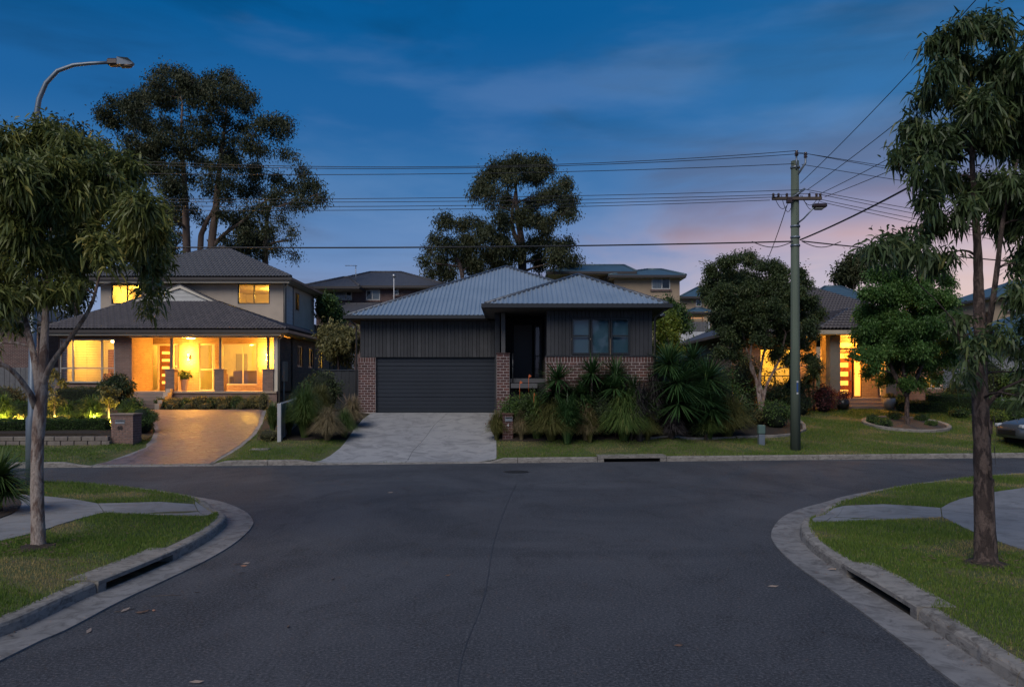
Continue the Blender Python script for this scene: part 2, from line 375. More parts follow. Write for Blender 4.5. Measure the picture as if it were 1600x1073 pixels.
# sealed joint down the middle of the road and cracks
def ribbon(name, pts, w, z, mat, parent=None, jitter=.3):
    mb = MB(); P = catmull(pts, .18); L = []; Rr = []
    for i, p in enumerate(P):
        t = (P[min(i+1,len(P)-1)]-P[max(i-1,0)]).normalized(); nn = Vector((-t.y,t.x)); ww = w*(1+random.uniform(-jitter,jitter))
        L.append((p.x+nn.x*ww, p.y+nn.y*ww, z)); Rr.append((p.x-nn.x*ww, p.y-nn.y*ww, z))
    n = len(L); mb.add(L+Rr, [(i, n+i, n+i+1, i+1) for i in range(n-1)]); return mb.build(name, mat, parent)
def rp(px, py): v = N(px, py, 0); return Vector((v.x, v.y))
ribbon('road_seam', [rp(712,1100), rp(724,1020), rp(757,930), rp(771,850), rp(789,795), rp(806,757)], .006, .003, M['seam'], road, .5)
ribbon('road_seam', [rp(820,757), rp(900,752), rp(1010,752), rp(1100,762), rp(1185,768)], .010, .003, M['seam'], road, .6)
ribbon('road_seam', [rp(400,765), rp(520,757), rp(640,753), rp(740,755)], .008, .003, M['seam'], road, .7)

# ---- the two near corners
GL = [(-4.55,-8),(-4.42,2),(-4.35,6.77),(-4.27,7.6),(-4.25,8.65),(-4.16,9.65),(-4.09,10.75),(-4.12,11.88),(-4.29,13.1),(-4.51,13.85),(-4.99,14.84),(-5.80,15.97),(-6.5,16.6),(-7.6,17.4),(-9.9,18.6),(-13,18.95),(-20,18.3),(-40,16.2),(-70,13)]
GR = [(3.35,-8),(3.45,2),(3.48,6.2),(3.53,6.83),(3.60,7.92),(3.65,8.97),(3.70,10.37),(3.83,11.5),(4.10,12.6),(4.72,13.99),(5.39,15.0),(6.28,15.97),(7.12,16.9),(8.7,18.2),(11.2,19.8),(13.4,20.6),(20,21.6),(40,23.7),(70,27)]
def offs(P, d, sg):
    o = []
    for i, p in enumerate(P):
        t = (P[min(i+1,len(P)-1)]-P[max(i-1,0)]).normalized(); o.append(p+Vector((-t.y,t.x))*sg*d)
    return o
def arcs(P):
    s = [0]
    for a, b in zip(P, P[1:]): s.append(s[-1]+(b-a).length)
    return s
def sweep(name, P, S_, s0, s1, prof, sg, mat, parent, caps=True, zf=None):
    """prof: list of (offset, z); zf(x, y, z) may change a height."""
    idx = [i for i, s in enumerate(S_) if s0 < s < s1]
    def at(s):
        k = max(0, min(len(P)-2, next((i for i in range(len(S_)-1) if S_[i+1] >= s), len(P)-2))); f = (s-S_[k])/max(1e-6, S_[k+1]-S_[k])
        return P[k].lerp(P[k+1], f), (P[min(k+2,len(P)-1)]-P[max(k-1,0)]).normalized()
    rows = [at(s0)]+[(P[i], (P[min(i+1,len(P)-1)]-P[max(i-1,0)]).normalized()) for i in idx]+[at(s1)]
    vs = []
    for p, t in rows:
        nn = Vector((-t.y,t.x))*sg
        for o, z in prof:
            q = p+nn*o; vs.append((q.x, q.y, zf(q.x, q.y, z) if zf else z))
    k = len(prof); fs = [(r*k+j, r*k+j+1, (r+1)*k+j+1, (r+1)*k+j) for r in range(len(rows)-1) for j in range(k-1)]
    if caps: fs += [tuple(range(k)), tuple((len(rows)-1)*k+j for j in range(k))[::-1]]
    mb = MB(); mb.add(vs, fs); return mb.build(name, mat, parent)
def kz(x, y, z):
    if z < .05: return z
    d = float(near_h(x, y))-.155; return max(.03, z+d)
KPROF = [(.42,.0),(.435,.11),(.45,.138),(.48,.152),(.60,.155),(.60,.0)]
GPROF = [(.0,.0),(.0,.018),(.28,.012),(.425,.022),(.425,0)]
verges = {}
for side, pts, sg in (('left', GL, 1), ('right', GR, -1)):
    P = catmull(pts, .22); S_ = arcs(P); total = S_[-1]
    kerb = thing('kerb', f'weathered concrete kerb round the {side} corner of the junction', None, (P[0].x, P[0].y, 0), kind='structure')
    gut = thing('gutter', f'pale concrete gutter strip along the {side} corner kerb', None, (P[0].x, P[0].y, 0), kind='structure')
    # the drain inlet sits between these distances along the kerb
    def s_at_y(y): return next(S_[i] for i, p in enumerate(P) if p.y >= y)
    i0, i1 = (s_at_y(8.75), s_at_y(10.75)) if side == 'left' else (s_at_y(7.75), s_at_y(9.75))
    s = 0; cuts = []
    marks = [i0, i1]
    seg = 1.75
    near_end = s_at_y(18.0)
    s = i0
    back = []
    while s > .1: back.append((max(0, s-seg), s)); s -= seg
    fw = []; s = i1
    while s < total-.1:
        L = seg if s < near_end+4 else 6.0
        fw.append((s, min(total, s+L))); s += L
    for a, b in back+fw:
        sweep('kerb_section', P, S_, a+.007, b-.007, KPROF, sg, M['kerb'], kerb, zf=kz)
    s = 0
    gs = i0-.35
    gcuts = []
    q = gs
    while q > .1: gcuts.append((max(0, q-1.9), q)); q -= 1.9
    q = gs
    while q < total-.1:
        L = 1.9 if q < near_end+4 else 6.0
        gcuts.append((q, min(total, q+L))); q += L
    for a, b in gcuts: sweep('gutter_section', P, S_, a+.004, b-.004, GPROF, sg, M['gutter'], gut)
    # drain inlet: lintel, two cheeks, dark chamber
    inlet = thing('drain_inlet', f'concrete drain inlet with a dark slot in the {side} corner kerb', 'drain', (P[0].x, P[0].y, 0))
    sweep('lintel', P, S_, i0+.007, i1-.007, [(.415,.105),(.415,.150),(.44,.160),(.80,.164),(.80,.105)], sg, M['kerb'], inlet)
    sweep('cheek', P, S_, i0+.007, i0+.16, [(.42,0),(.42,.103),(.79,.103),(.79,0)], sg, M['kerb'], inlet)
    sweep('cheek', P, S_, i1-.16, i1-.007, [(.42,0),(.42,.103),(.79,.103),(.79,0)], sg, M['kerb'], inlet)
    sweep('chamber', P, S_, i0+.16, i1-.16, [(.43,.004),(.6,.004),(.79,.004),(.79,.103)], sg, pm('drain_chamber_'+side, (.26,.15,.07) if side == 'left' else (.05,.045,.04), (.05,.035,.02), 6, .95), inlet, caps=False)
    inner = offs(P, .605, sg)
    ip = [(p.x, p.y) for p, s in zip(P, S_)]
    # verge outline: the kerb's back edge, wider behind the inlet lintel
    edge = []
    for p, s, q in zip(P, S_, inner):
        t = (q-p).normalized(); edge.append(p+t*(.79 if i0+.02 < s < i1-.02 else .603))
    far = (-75, 12) if side == 'left' else (75, 26)
    poly = [(e.x, e.y) for e in edge]
    poly += ([(-75,-8)] if side == 'left' else [(75,-8)])
    verges[side] = (poly, P, edge)
    o = drape('verge', poly, near_h, 0.0, M['turf'], step=.6 if True else .4, kind='structure')
    o['label'] = f'grassed verge ground behind the {side} corner kerb'

# ---- footpaths on the near corners
def slab(parent, poly, hf, t, mat, name='path_slab', ins=.008, step=.5, dz=.014):
    return drape(name, [tuple(v) for v in inset([(p[0],p[1]) for p in poly], ins)], hf, dz, mat, parent, step=step, skirt=t)
def npts(*a): return [N(x, y) for x, y in a]
fpl = thing('footpath', 'pale concrete footpath crossing the left corner verge', None, (-8,14,.155), kind='structure')
LP = [npts((163,801),(210,803),(262,805),(322,806),(304,783),(250,784),(200,786),(153,787)),
      npts((322,806),(331,803),(336,797),(330,791),(322,786),(306,781),(304,783)),
      npts((153,787),(120,781),(80,776.5),(35,773),(-160,772),(-230,822),(-120,822),(47,822),(87,822),(120,812),(163,801)),
      npts((87,822),(47,822),(-120,822),(-230,822),(-330,880),(-200,872),(-60,856),(0,846),(42,836),(80,825))]
for p in LP: slab(fpl, p, near_h, .05, M['path'])
fpr = thing('footpath', 'grey concrete footpath sweeping across the right corner verge', None, (8,14,.155), kind='structure')
RP = [npts((1472,808),(1400,811),(1330,814),(1290,815.5),(1318,787),(1380,788),(1430,791),(1470,794)),
      npts((1290,815.5),(1272,816.5),(1268,812),(1275,804),(1288,795),(1302,788),(1318,787)),
      npts((1470,794),(1482,787),(1500,780),(1522,775),(1560,768),(1600,762.5),(1700,757),(1850,755),(1960,815),(1900,834),(1525,834),(1500,822),(1472,808)),
      npts((1525,834),(1900,834),(2000,900),(1800,898),(1700,886),(1640,872),(1598,860),(1558,846))]
for p in RP: slab(fpr, p, near_h, .05, M['path'])
MULL = npts((-60,815),(0,811),(18,804),(31,795),(33,785),(24,776),(0,768),(-60,765))
drape('mulch_bed', [(p.x,p.y) for p in MULL], near_h, .03, M['soil'], step=.3, skirt=.05, kind='stuff')['label'] = 'brown mulch round the spiky plant on the left corner'

# ---- far side: kerb, terrain
fk = thing('kerb', 'long concrete kerb along the far side of the cross street', None, (0,24.2,0), kind='structure')
IN0, IN1 = 2.62, 4.78
x = -46.0; cuts = [IN0, IN1]
edges = [IN0-k*2.45 for k in range(0, 19)][::-1]+[IN1+k*2.45 for k in range(0, 17)]
def fkz(x): return float(kerb_h(x))
for a, b in zip(edges, edges[1:]):
    if abs(a-IN0) < .01 and abs(b-IN1) < .01: continue
    mb = MB(); n = 7; vs = []
    for i in range(n):
        xx = a+.008+(b-a-.016)*i/(n-1); y = kerb_y(xx); h = fkz(xx)
        vs += [(xx,y,0),(xx,y+.012,max(.01,h-.03)),(xx,y+.035,h-.002),(xx,y+.06,h+.003),(xx,y+.16,h+.004),(xx,y+.16,0)]
    fs = [(i*6+j,(i+1)*6+j,(i+1)*6+j+1,i*6+j+1) for i in range(n-1) for j in range(5)]+[tuple(range(6)), tuple((n-1)*6+j for j in range(6))[::-1]]
    mb.add(vs, fs); mb.build('kerb_section', M['kerb'], fk)
inl = thing('drain_inlet', 'wide concrete drain inlet in the far kerb before the strappy garden', 'drain', (3.7,24.5,0))
def ky(xx, o): return kerb_y(xx)+o
def pbar(name, a, b, y0, y1, z0, z1, mat, parent):
    mb = MB(); mb.add([(a,ky(a,y0),z0),(b,ky(b,y0),z0),(b,ky(b,y1),z0),(a,ky(a,y1),z0),(a,ky(a,y0),z1),(b,ky(b,y0),z1),(b,ky(b,y1),z1),(a,ky(a,y1),z1)],
                      [(0,3,2,1),(4,5,6,7),(0,1,5,4),(1,2,6,5),(2,3,7,6),(3,0,4,7)]); return mb.build(name, mat, parent)
pbar('lintel', IN0+.01, IN1-.01, -.02, .62, .11, .185, M['kerb'], inl); pbar('cheek', IN0+.01, IN0+.2, -.01, .6, 0, .109, M['kerb'], inl); pbar('cheek', IN1-.2, IN1-.01, -.01, .6, 0, .109, M['kerb'], inl)
pbar('chamber', IN0+.2, IN1-.2, .4, .6, .004, .108, pm('drain_dark', (.02,.018,.015)), inl)
gxs = np.concatenate([np.arange(-75,-26,3.0), np.arange(-26,24,.5), np.arange(24,80,3.0)])
ts = np.concatenate([[.14,.35,.6], np.arange(1.1,16,.5), np.arange(16,60,2.0), [70,90,120,200,320]])
V = np.array([(x, kerb_y(x)+t, 0) for x in gxs for t in ts]); V[:,2] = ground(V[:,0], V[:,1])+0
nt = len(ts); I, J = np.meshgrid(np.arange(len(gxs)-1), np.arange(nt-1), indexing='ij'); I = I.ravel(); J = J.ravel()
Fq = np.stack([I*nt+J, (I+1)*nt+J, (I+1)*nt+J+1, I*nt+J+1], 1)
terrain = link('ground', np_mesh('ground', V, [Fq], M['turf'], True)); tag(terrain, 'grassed ground rising from the far kerb to the houses', kind='structure')
mb = MB(); mb.add([(-900,-900,-.6),(900,-900,-.6),(900,1200,-.6),(-900,1200,-.6)], [(0,1,2,3)]); tag(mb.build('land', M['turf_under']), 'flat land reaching to the horizon', kind='structure')
def gp(*a): return [tuple(G(x, y)[:2]) for x, y in a]
def kp(px, py=724):       # point on the far kerb's back edge below a photo pixel column
    lo, hi = 15., 35.
    for _ in range(40):
        m = (lo+hi)/2
        if kerb_y(XP(px, m))+.17 > m: lo = m
        else: hi = m
    return (XP(px, hi), hi)
DM = [kp(776), kp(700), kp(620), kp(550), kp(492)]+gp((515,713),(532,700),(541,689),(553,671),(567,655),(578,647))+[(-5.55,31.9),(-.6,31.9)]+gp((775,655),(775,675),(776,700))
DMW = DM
dm = thing('driveway', 'plain grey concrete driveway leading to the dark double garage door', None, (-3,28,.4), kind='structure')
# slabs split at the joint line and across
cl = [G(698,647), G(678,665), G(664,685), G(645,705)]
bottom = kp(634)
Lh = DM[3:12]; 
left_slab = [bottom]+[kp(592), kp(550), kp(492)]+DM[5:11]+[(-5.55,31.9),(-2.55,31.9)]+[tuple(c[:2]) for c in cl]
right_slab = [kp(776), kp(700), kp(660), bottom]+[tuple(c[:2]) for c in cl[::-1]]+[(-2.55,31.9),(-.6,31.9)]+DM[13:]
for p in (left_slab, right_slab): slab(dm, p, ground, .05, M['drive'], 'driveway_slab', .006, .4, .022)
DL = [kp(333), kp(280), kp(220), kp(170), kp(135)]+gp((170,719),(195,712),(220,701),(236,688),(242,674),(238,660),(226,648),(212,643),(190,641.5))+[(-18.3,35.75),(-16.35,35.75),(-11.0,35.75)]+gp((413,652),(410,663),(400,679),(378,698),(350,716))
dl = thing('driveway', 'patterned brownish driveway lit orange in front of the porch', None, (-12,29,.5), kind='structure')
slab(dl, DL, ground, .05, M['stamped'], 'driveway_slab', .16, .4, .022)
bd = [Vector(p) for p in DL]; inn = inset(DL, .15)
mb = MB(); n = len(DL); A = densify(DL, .5)
dl_border = drape('driveway_border', DL, ground, .012, M['path'], dl, step=.5, skirt=.05)
# planting beds
BA = gp((781,689),(850,689),(950,687),(1050,685),(1150,684),(1210,682),(1240,679),(1256,672),(1254,664),(1243,655),(1246,646),(1270,640),(1318,637))+[(15.0,36.4),(14.4,37.6),(10.5,37.6),(8,34),(5.4,30),(5.2,27.8),(-.1,27.8),(-.1,28.6),(-.65,28.6)]+gp((774,660),(776,675))
BB = gp((401,688),(470,688),(530,688),(541,688),(553,670),(566,655),(576,647))+[(-6.25,32.2),(-7,38),(-10.9,38),(-10.9,36)]+gp((414,652),(411,663),(404,679))
bedA = drape('mulch_bed', BA, ground, .03, M['soil'], step=.5, skirt=.06, kind='stuff'); bedA['label'] = 'dark mulch under the strappy plants before the dark house'
bedB = drape('mulch_bed', BB, ground, .03, M['soil'], step=.5, skirt=.06, kind='stuff'); bedB['label'] = 'dark mulch and pebbles between the two driveways'
def hC(x, y): return ground(x, y)+.26*(1-smooth(-14.4,-13.4,np.asarray(x, float)))
BC = gp((-260,690),(-100,690),(60,689.5),(176,689),(206,688),(228,688),(239,680),(240,670),(236,660),(224,648),(208,643),(186,641.5))+[(-18.45,37.3),(-34,37.3)]
bedC = drape('mulch_bed', BC, hC, .02, M['soil'], step=.5, skirt=.5, kind='stuff'); bedC['label'] = 'raised mulch bed of the lit garden behind the low block wall'
BP = [(-16.25,35.8),(-10.95,35.8),(-10.95,37.1),(-16.25,37.1)]
bedP = drape('mulch_bed', BP, ground, .05, M['soil'], step=.4, skirt=.1, kind='stuff'); bedP['label'] = 'narrow mulch bed below the lit porch'
isl = G(1415,664); ISR = 1.48
IS = [(isl.x+ISR*math.cos(a)*1.04, isl.y+ISR*math.sin(a)*1.0) for a in np.linspace(0, 2*math.pi, 33)[:-1]]
drape('mulch_bed', IS, ground, .05, pm('pebble_mulch', (.09,.075,.068), (.03,.026,.024), 22, .9, bmp=.8, bscale=60, bdist=.03), step=.3, skirt=.06, kind='stuff')['label'] = 'pebbly mulch inside the round island bed on the right lawn'
def edging(name, label, pts, w, h, closed=False):
    P = [Vector(p[:2]) for p in pts]; P = densify(P, .3, closed); mb = MB(); rows = []; n = len(P)
    for i, p in enumerate(P):
        t = (P[(i+1)%n if closed else min(i+1,n-1)]-P[(i-1)%n if closed else max(i-1,0)]).normalized(); nn = Vector((-t.y,t.x))
        z = float(ground(p.x, p.y))
        for o, zz in ((-w/2,-.05),(-w/2,h*.8),(-w*.3,h),(w*.3,h),(w/2,h*.8),(w/2,-.05)): rows.append((p.x+nn.x*o, p.y+nn.y*o, z+zz))
    fs = [(i*6+j, ((i+1)%n)*6+j, ((i+1)%n)*6+j+1, i*6+j+1) for i in range(n if closed else n-1) for j in range(5)]
    mb.add(rows, fs); return tag(mb.build(name, M['kerb']), label, 'edging')
edging('garden_edging', 'round pale concrete edging of the island bed on the lawn', IS, .17, .11, True)
edging('garden_edging', 'curved concrete edging behind the green utility pillar', gp((1150,684.5),(1210,683),(1240,680),(1257,673),(1256,665),(1247,657)), .13, .09)
edging('garden_edging', 'low straight edging before the strappy plants beside the lawn', gp((1000,687),(1075,686),(1148,684.6)), .10, .07)
ep = gp((1311,638.5),(1400,641),(1470,644),(1520,648),(1552,657),(1578,668),(1588,668),(1570,655),(1530,644.5),(1480,641),(1400,638),(1330,636.5))
tag(drape('garden_path', ep, ground, .03, M['path'], step=.5, skirt=.05), 'thin pale path from the right entry along the hedges', kind='structure')
# ---- grass blades
def blades(name, label, polys, excl, hf, dens, seed, h=(.020,.050), w=.0038, lean=.6, bounds=None, zoff=0):
    r = np.random.default_rng(seed); xs_ = np.concatenate([np.array(p)[:,0] for p in polys]); ys_ = np.concatenate([np.array(p)[:,1] for p in polys])
    x0, x1, y0, y1 = bounds or (xs_.min(), xs_.max(), ys_.min(), ys_.max())
    pts = []
    yy = y0
    while yy < y1:
        y2 = min(y1, yy+1.0); d = dens((yy+y2)/2); k = int((x1-x0)*(y2-yy)*d); pts.append(np.stack([r.uniform(x0,x1,k), r.uniform(yy,y2,k)], 1)); yy = y2
    P = np.concatenate(pts); m = np.zeros(len(P), bool)
    # keep only what the lens could see, with room for a step to the side
    m2 = np.abs(P[:,0]) < P[:,1]*.70+2.2; P = P[m2]; m = m[m2]
    for p in polys: m |= pip(p, P[:,0], P[:,1])
    for p in excl: m &= ~pip(p, P[:,0], P[:,1])
    P = P[m]; pt_ = (np.sin(P[:,0]*1.7+np.cos(P[:,1]*1.3)*2)+np.sin(P[:,1]*2.3+P[:,0]*.8)*.8+np.sin(P[:,0]*5.1+P[:,1]*4.3)*.4)/2.2; P = P[(pt_ > -.30) | (r.random(len(P)) < .45)]; n = len(P); z = hf(P[:,0], P[:,1])+zoff
    D = P[:,1]; sc_ = 1+np.clip((D-7)/18, 0, 1.6)
    patch = (np.sin(P[:,0]*1.7+np.cos(P[:,1]*1.3)*2)+np.sin(P[:,1]*2.3+P[:,0]*.8)*.8+np.sin(P[:,0]*5.1+P[:,1]*4.3)*.4)/2.2
    hh = r.uniform(*h, n)*(1+.25*patch)*(.7+.3*sc_); ww = w*sc_*r.uniform(.7,1.3,n)
    an = r.uniform(0, 2*np.pi, n); ld = r.uniform(0, 2*np.pi, n); ll = hh*r.uniform(.1,lean,n)
    dx = np.cos(an)*ww; dy = np.sin(an)*ww
    V = np.empty((n,3,3)); V[:,0] = np.stack([P[:,0]-dx, P[:,1]-dy, z-.006], 1); V[:,1] = np.stack([P[:,0]+dx, P[:,1]+dy, z-.006], 1)
    V[:,2] = np.stack([P[:,0]+np.cos(ld)*ll, P[:,1]+np.sin(ld)*ll, z+hh], 1)
    tint = np.clip(.38-.22*patch+r.normal(0,.16,n)+.35*(r.random(n) < .10)+.9*np.clip(-patch-.25,0,1), 0, 1)
    me = np_mesh(name, V.reshape(-1,3), [np.arange(n*3).reshape(-1,3)], M['grass'], tint=np.repeat(tint, 3))
    return tag(link(name, me), label, kind='stuff')
trunkL = N(60,855); trunkR = N(1540,880)
def disc(c, r, n=12): return [(c[0]+r*math.cos(2*math.pi*k/n), c[1]+r*math.sin(2*math.pi*k/n)) for k in range(n)]
exL = [[(p[0],p[1]) for p in q] for q in LP+[MULL]]+[disc(trunkL, .22)]; exR = [[(p[0],p[1]) for p in q] for q in RP]+[disc(trunkR, .24)]
blades('grass', 'mown grass with dry patches on the left corner verge', [inset(verges['left'][0], -.045)], exL, near_h, lambda y: 3600 if y < 12 else 2300 if y < 15 else 1500, 3, bounds=(-12,-4.7,5.5,19.2))
blades('grass', 'mown grass with dry patches on the right corner verge', [inset(verges['right'][0], -.045)], exR, near_h, lambda y: 3600 if y < 12 else 2300 if y < 15 else 1500, 4, bounds=(4.0,13.5,4.8,21))
def far_dens(y): return 750
def gh(x, y): return ground(x, y)
fpoly = [(-24,kerb_y(-24)+.15),(24,kerb_y(24)+.15),(24,36.2),(-24,36.2)]
blades('grass', 'mown lawn and nature strip beyond the far kerb', [fpoly], [DM, DL, BA, BB, BC, IS, ep, [( -6.5,31.5),(-6.5,37),(6,37),(6,31.5)]], gh, far_dens, 5, h=(.02,.05), w=.004, lean=.8, bounds=(-17,23,21.5,36.2))
# ============================================================ BUILDINGS
def plain(name, c, rough=.6, metal=0., spec=.5, **k): return pm(name, c, tuple(x*.85 for x in c), 1.5, rough, metal, bmp=k.get('bmp', .08), spec=spec)
def rndmat(name, cols, rough=.8, nz=8, bmp=.25, metal=0., bscale=60):
    m, t, b = newmat(name); oi = nd(t, 'ShaderNodeObjectInfo'); r = ramp(t, [(i/(len(cols)-1) if len(cols) > 1 else 0, c) for i, c in enumerate(cols)], 'LINEAR'); t.links.new(oi.outputs['Random'], r.inputs[0])
    n = noise(t, pos(t), nz, 5); t.links.new(mixc_(t, mrange(t, n, .35, .7, 0, .5), r.outputs[0], tuple(x*.55 for x in cols[0])), b.inputs['Base Color'])
    b.inputs['Roughness'].default_value = rough; b.inputs['Metallic'].default_value = metal
    if bmp: bump(t, b, noise(t, pos(t), bscale, 3), bmp, .004)
    return m
M['brick_fine'] = brickmat('brown_brickwork', (.27,.165,.13), (.19,.12,.10), (.24,.19,.165))
M['brick_tan'] = brickmat('tan_brickwork', (.30,.20,.13), (.23,.15,.10), (.30,.24,.18))
M['brick_bg'] = brickmat('dull_brickwork', (.13,.058,.050), (.085,.042,.040), (.30,.26,.25))
M['brick'] = rndmat('red_brick', [(.060,.028,.026), (.115,.048,.040), (.085,.040,.042), (.15,.062,.050)], .85)
M['mortar'] = pm('mortar', (.42,.36,.35), (.33,.28,.28), 20, .95, bmp=.4)
M['tile'] = rndmat('roof_tile_concrete', [(.075,.080,.10), (.11,.115,.14), (.09,.095,.115)], .55, 5)
M['tile2'] = rndmat('roof_tile_brown', [(.068,.062,.074), (.108,.094,.105), (.085,.076,.088)], .6, 5)
M['ridge'] = plain('ridge_tile', (.060,.058,.07), .55)
M['metalroof'] = pm('corrugated_steel', (.34,.41,.49), (.28,.35,.43), .8, .38, .35, bmp=.03)
M['metaledge'] = plain('steel_trim', (.020,.023,.030), .45)
M['ridgemetal'] = plain('steel_ridge_cap', (.10,.115,.145), .45, .3)
M['board'] = rndmat('charcoal_board', [(.022,.024,.030), (.034,.036,.043), (.028,.029,.036), (.050,.052,.060)], .6, 3, .3)
M['garage'] = pm('garage_door_steel', (.020,.026,.038), (.016,.021,.031), .8, .45, .1, bmp=.05)
M['darkframe'] = plain('dark_aluminium', (.016,.018,.022), .4)
M['soffit_dark'] = plain('dark_soffit', (.06,.055,.055), .7)
M['cream'] = plain('cream_paint', (.62,.56,.47), .6); M['render'] = plain('beige_render', (.50,.41,.33), .85, bmp=.3); M['white'] = plain('white_weatherboard', (.55,.54,.52), .6)
M['greypost'] = plain('grey_post_paint', (.10,.095,.095), .5)
M['interior'] = plain('interior_wall', (.74,.66,.52), .8); M['timberdoor'] = pm('timber_door', (.22,.10,.045), (.15,.065,.03), 6, .45, stretch=(1,1,.15))
M['timberfloor'] = pm('timber_floor', (.30,.17,.09), (.2,.11,.06), 5, .4, stretch=(.2,1,1)); M['tilefloor'] = plain('porch_tile', (.36,.28,.22), .5)
M['glass'] = glassmat('clear_glass'); M['glassdark'] = glassmat('tinted_glass', (.85,.92,.95))
M['curtain'] = pm('grey_blind', (.20,.32,.38), (.16,.26,.32), 1.2, .9); M['curtain_w'] = pm('white_curtain', (.42,.43,.46), (.30,.31,.34), 3, .9, stretch=(6,6,.3)); M['voiddark'] = plain('near_black', (.02,.02,.024), .9)
M['step'] = plain('step_paving', (.26,.20,.17), .75); M['aluminium'] = plain('pale_aluminium', (.45,.42,.38), .4, .3)
M['gutter_brown'] = plain('bronze_gutter', (.055,.045,.042), .4); M['fascia'] = plain('cream_fascia', (.50,.43,.34), .5)
M['steel'] = plain('brushed_steel', (.45,.46,.48), .35, .7); M['black'] = plain('black_paint', (.012,.012,.014), .5)

def wall(parent, axis, a0, a1, z0, z1, p, th, holes, mat, name='wall'):
    """Wall along 'x' (at y=p) or along 'y' (at x=p); th may be negative; holes (a0,a1,z0,z1)."""
    A = sorted({a0, a1, *[h[0] for h in holes], *[h[1] for h in holes]}); Z = sorted({z0, z1, *[h[2] for h in holes], *[h[3] for h in holes]})
    mb = MB()
    for i in range(len(A)-1):
        run = None
        for j in range(len(Z)-1):
            am, zm = (A[i]+A[i+1])/2, (Z[j]+Z[j+1])/2
            solid = a0 < am < a1 and z0 < zm < z1 and not any(h[0] < am < h[1] and h[2] < zm < h[3] for h in holes)
            if solid: run = (run[0], Z[j+1]) if run else (Z[j], Z[j+1])
            if run and (not solid or j == len(Z)-2):
                if axis == 'x': mb.box(A[i], A[i+1], p, p+th, *run)
                else: mb.box(p, p+th, A[i], A[i+1], *run)
                run = None
    return mb.build(name, mat, parent)
def window(parent, axis, a0, a1, z0, z1, p, depth=.07, vbars=(), hbars=(), frame=None, glass=None, fw=.05, name='window', sgn=1, sill=None):
    """A window whose frame's front is at plane p; sgn is the direction into the house."""
    fr = MB(); d = depth*sgn
    def bx(mb, u0, u1, w0, w1, q0, q1):
        if axis == 'x': mb.box(u0, u1, p+q0, p+q1, w0, w1)
        else: mb.box(p+q0, p+q1, u0, u1, w0, w1)
    bx(fr, a0, a0+fw, z0, z1, 0, d); bx(fr, a1-fw, a1, z0, z1, 0, d); bx(fr, a0+fw, a1-fw, z0, z0+fw, 0, d); bx(fr, a0+fw, a1-fw, z1-fw, z1, 0, d)
    for v in vbars: bx(fr, v-fw*.5, v+fw*.5, z0+fw, z1-fw, .002*sgn, d*.95)
    vs = [a0+fw]+[v for v in vbars]+[a1-fw]
    for h in hbars:
        zz, b0, b1 = h if len(h) == 3 else (h[0], a0+fw, a1-fw); bx(fr, b0, b1, zz-fw*.4, zz+fw*.4, .006*sgn, d*.9)
    f = fr.build(name, frame or M['gutter_brown'], parent)
    for k in range(len(vs)-1):
        g = MB(); bx(g, vs[k]+(fw*.5 if k else 0), vs[k+1]-(fw*.5 if k < len(vs)-2 else 0), z0+fw, z1-fw, d*.45, d*.45+.006*sgn); g.build('pane', glass or M['glass'], f)
    if sill is not None:
        s = MB(); bx(s, a0-.06, a1+.06, z0-.075, z0-.003, -.06*sgn, .05*sgn); s.build('sill', sill, f)
    return f
# ---- roofs
def face_basis(poly):
    P = [Vector(p) for p in poly]; u = (P[1]-P[0]).normalized(); n = Vector((0,0,0))
    for i in range(1, len(P)-1): n += (P[i]-P[0]).cross(P[i+1]-P[0])
    n.normalize(); n = n if n.z > 0 else -n; v = n.cross(u)
    return P[0], u, v, n
def vrange(uv, u):
    vs = []
    for (u0,v0), (u1,v1) in zip(uv, uv[1:]+uv[:1]):
        if abs(u1-u0) < 1e-9:
            if abs(u-u0) < 1e-6: vs += [v0, v1]
            continue
        t = (u-u0)/(u1-u0)
        if -1e-9 <= t <= 1+1e-9: vs.append(v0+(v1-v0)*t)
    return (min(vs), max(vs)) if len(vs) >= 2 else None
def metal_face(name, poly, parent, mat, period=.17, h=.042):
    o, u, v, n = face_basis(poly); uv = [((Vector(p)-o).dot(u), (Vector(p)-o).dot(v)) for p in poly]
    us = sorted({a for a, b in uv}); umin, umax = us[0], us[-1]; cols = []
    k = 0; a = umin
    while a < umax:
        for fr, hh in ((0,0),(.22,h*.25),(.38,h),(.62,h),(.78,h*.25)): cols.append((a+fr*period, hh))
        a += period
    cols = [c for c in cols if c[0] < umax-1e-4]+[(umax-1e-4, 0)]; cols[0] = (umin+1e-4, 0)
    vs = []; ok = []
    for a, hh in cols:
        r = vrange(uv, a) or (0,0); vs += [o+u*a+v*r[0]+n*hh, o+u*a+v*r[1]+n*hh]
    mb = MB(); mb.add(vs, [(2*i,2*i+2,2*i+3,2*i+1) for i in range(len(cols)-1)]); ob = mb.build(name, mat, parent)
    return ob
def tile_cols(w):      # profile of one tile across its width: two rolls
    return [(f*w, .07*abs(math.sin(2*math.pi*f))**.7 if True else 0) for f in (0,.125,.25,.375,.5,.625,.75,.875,1)]
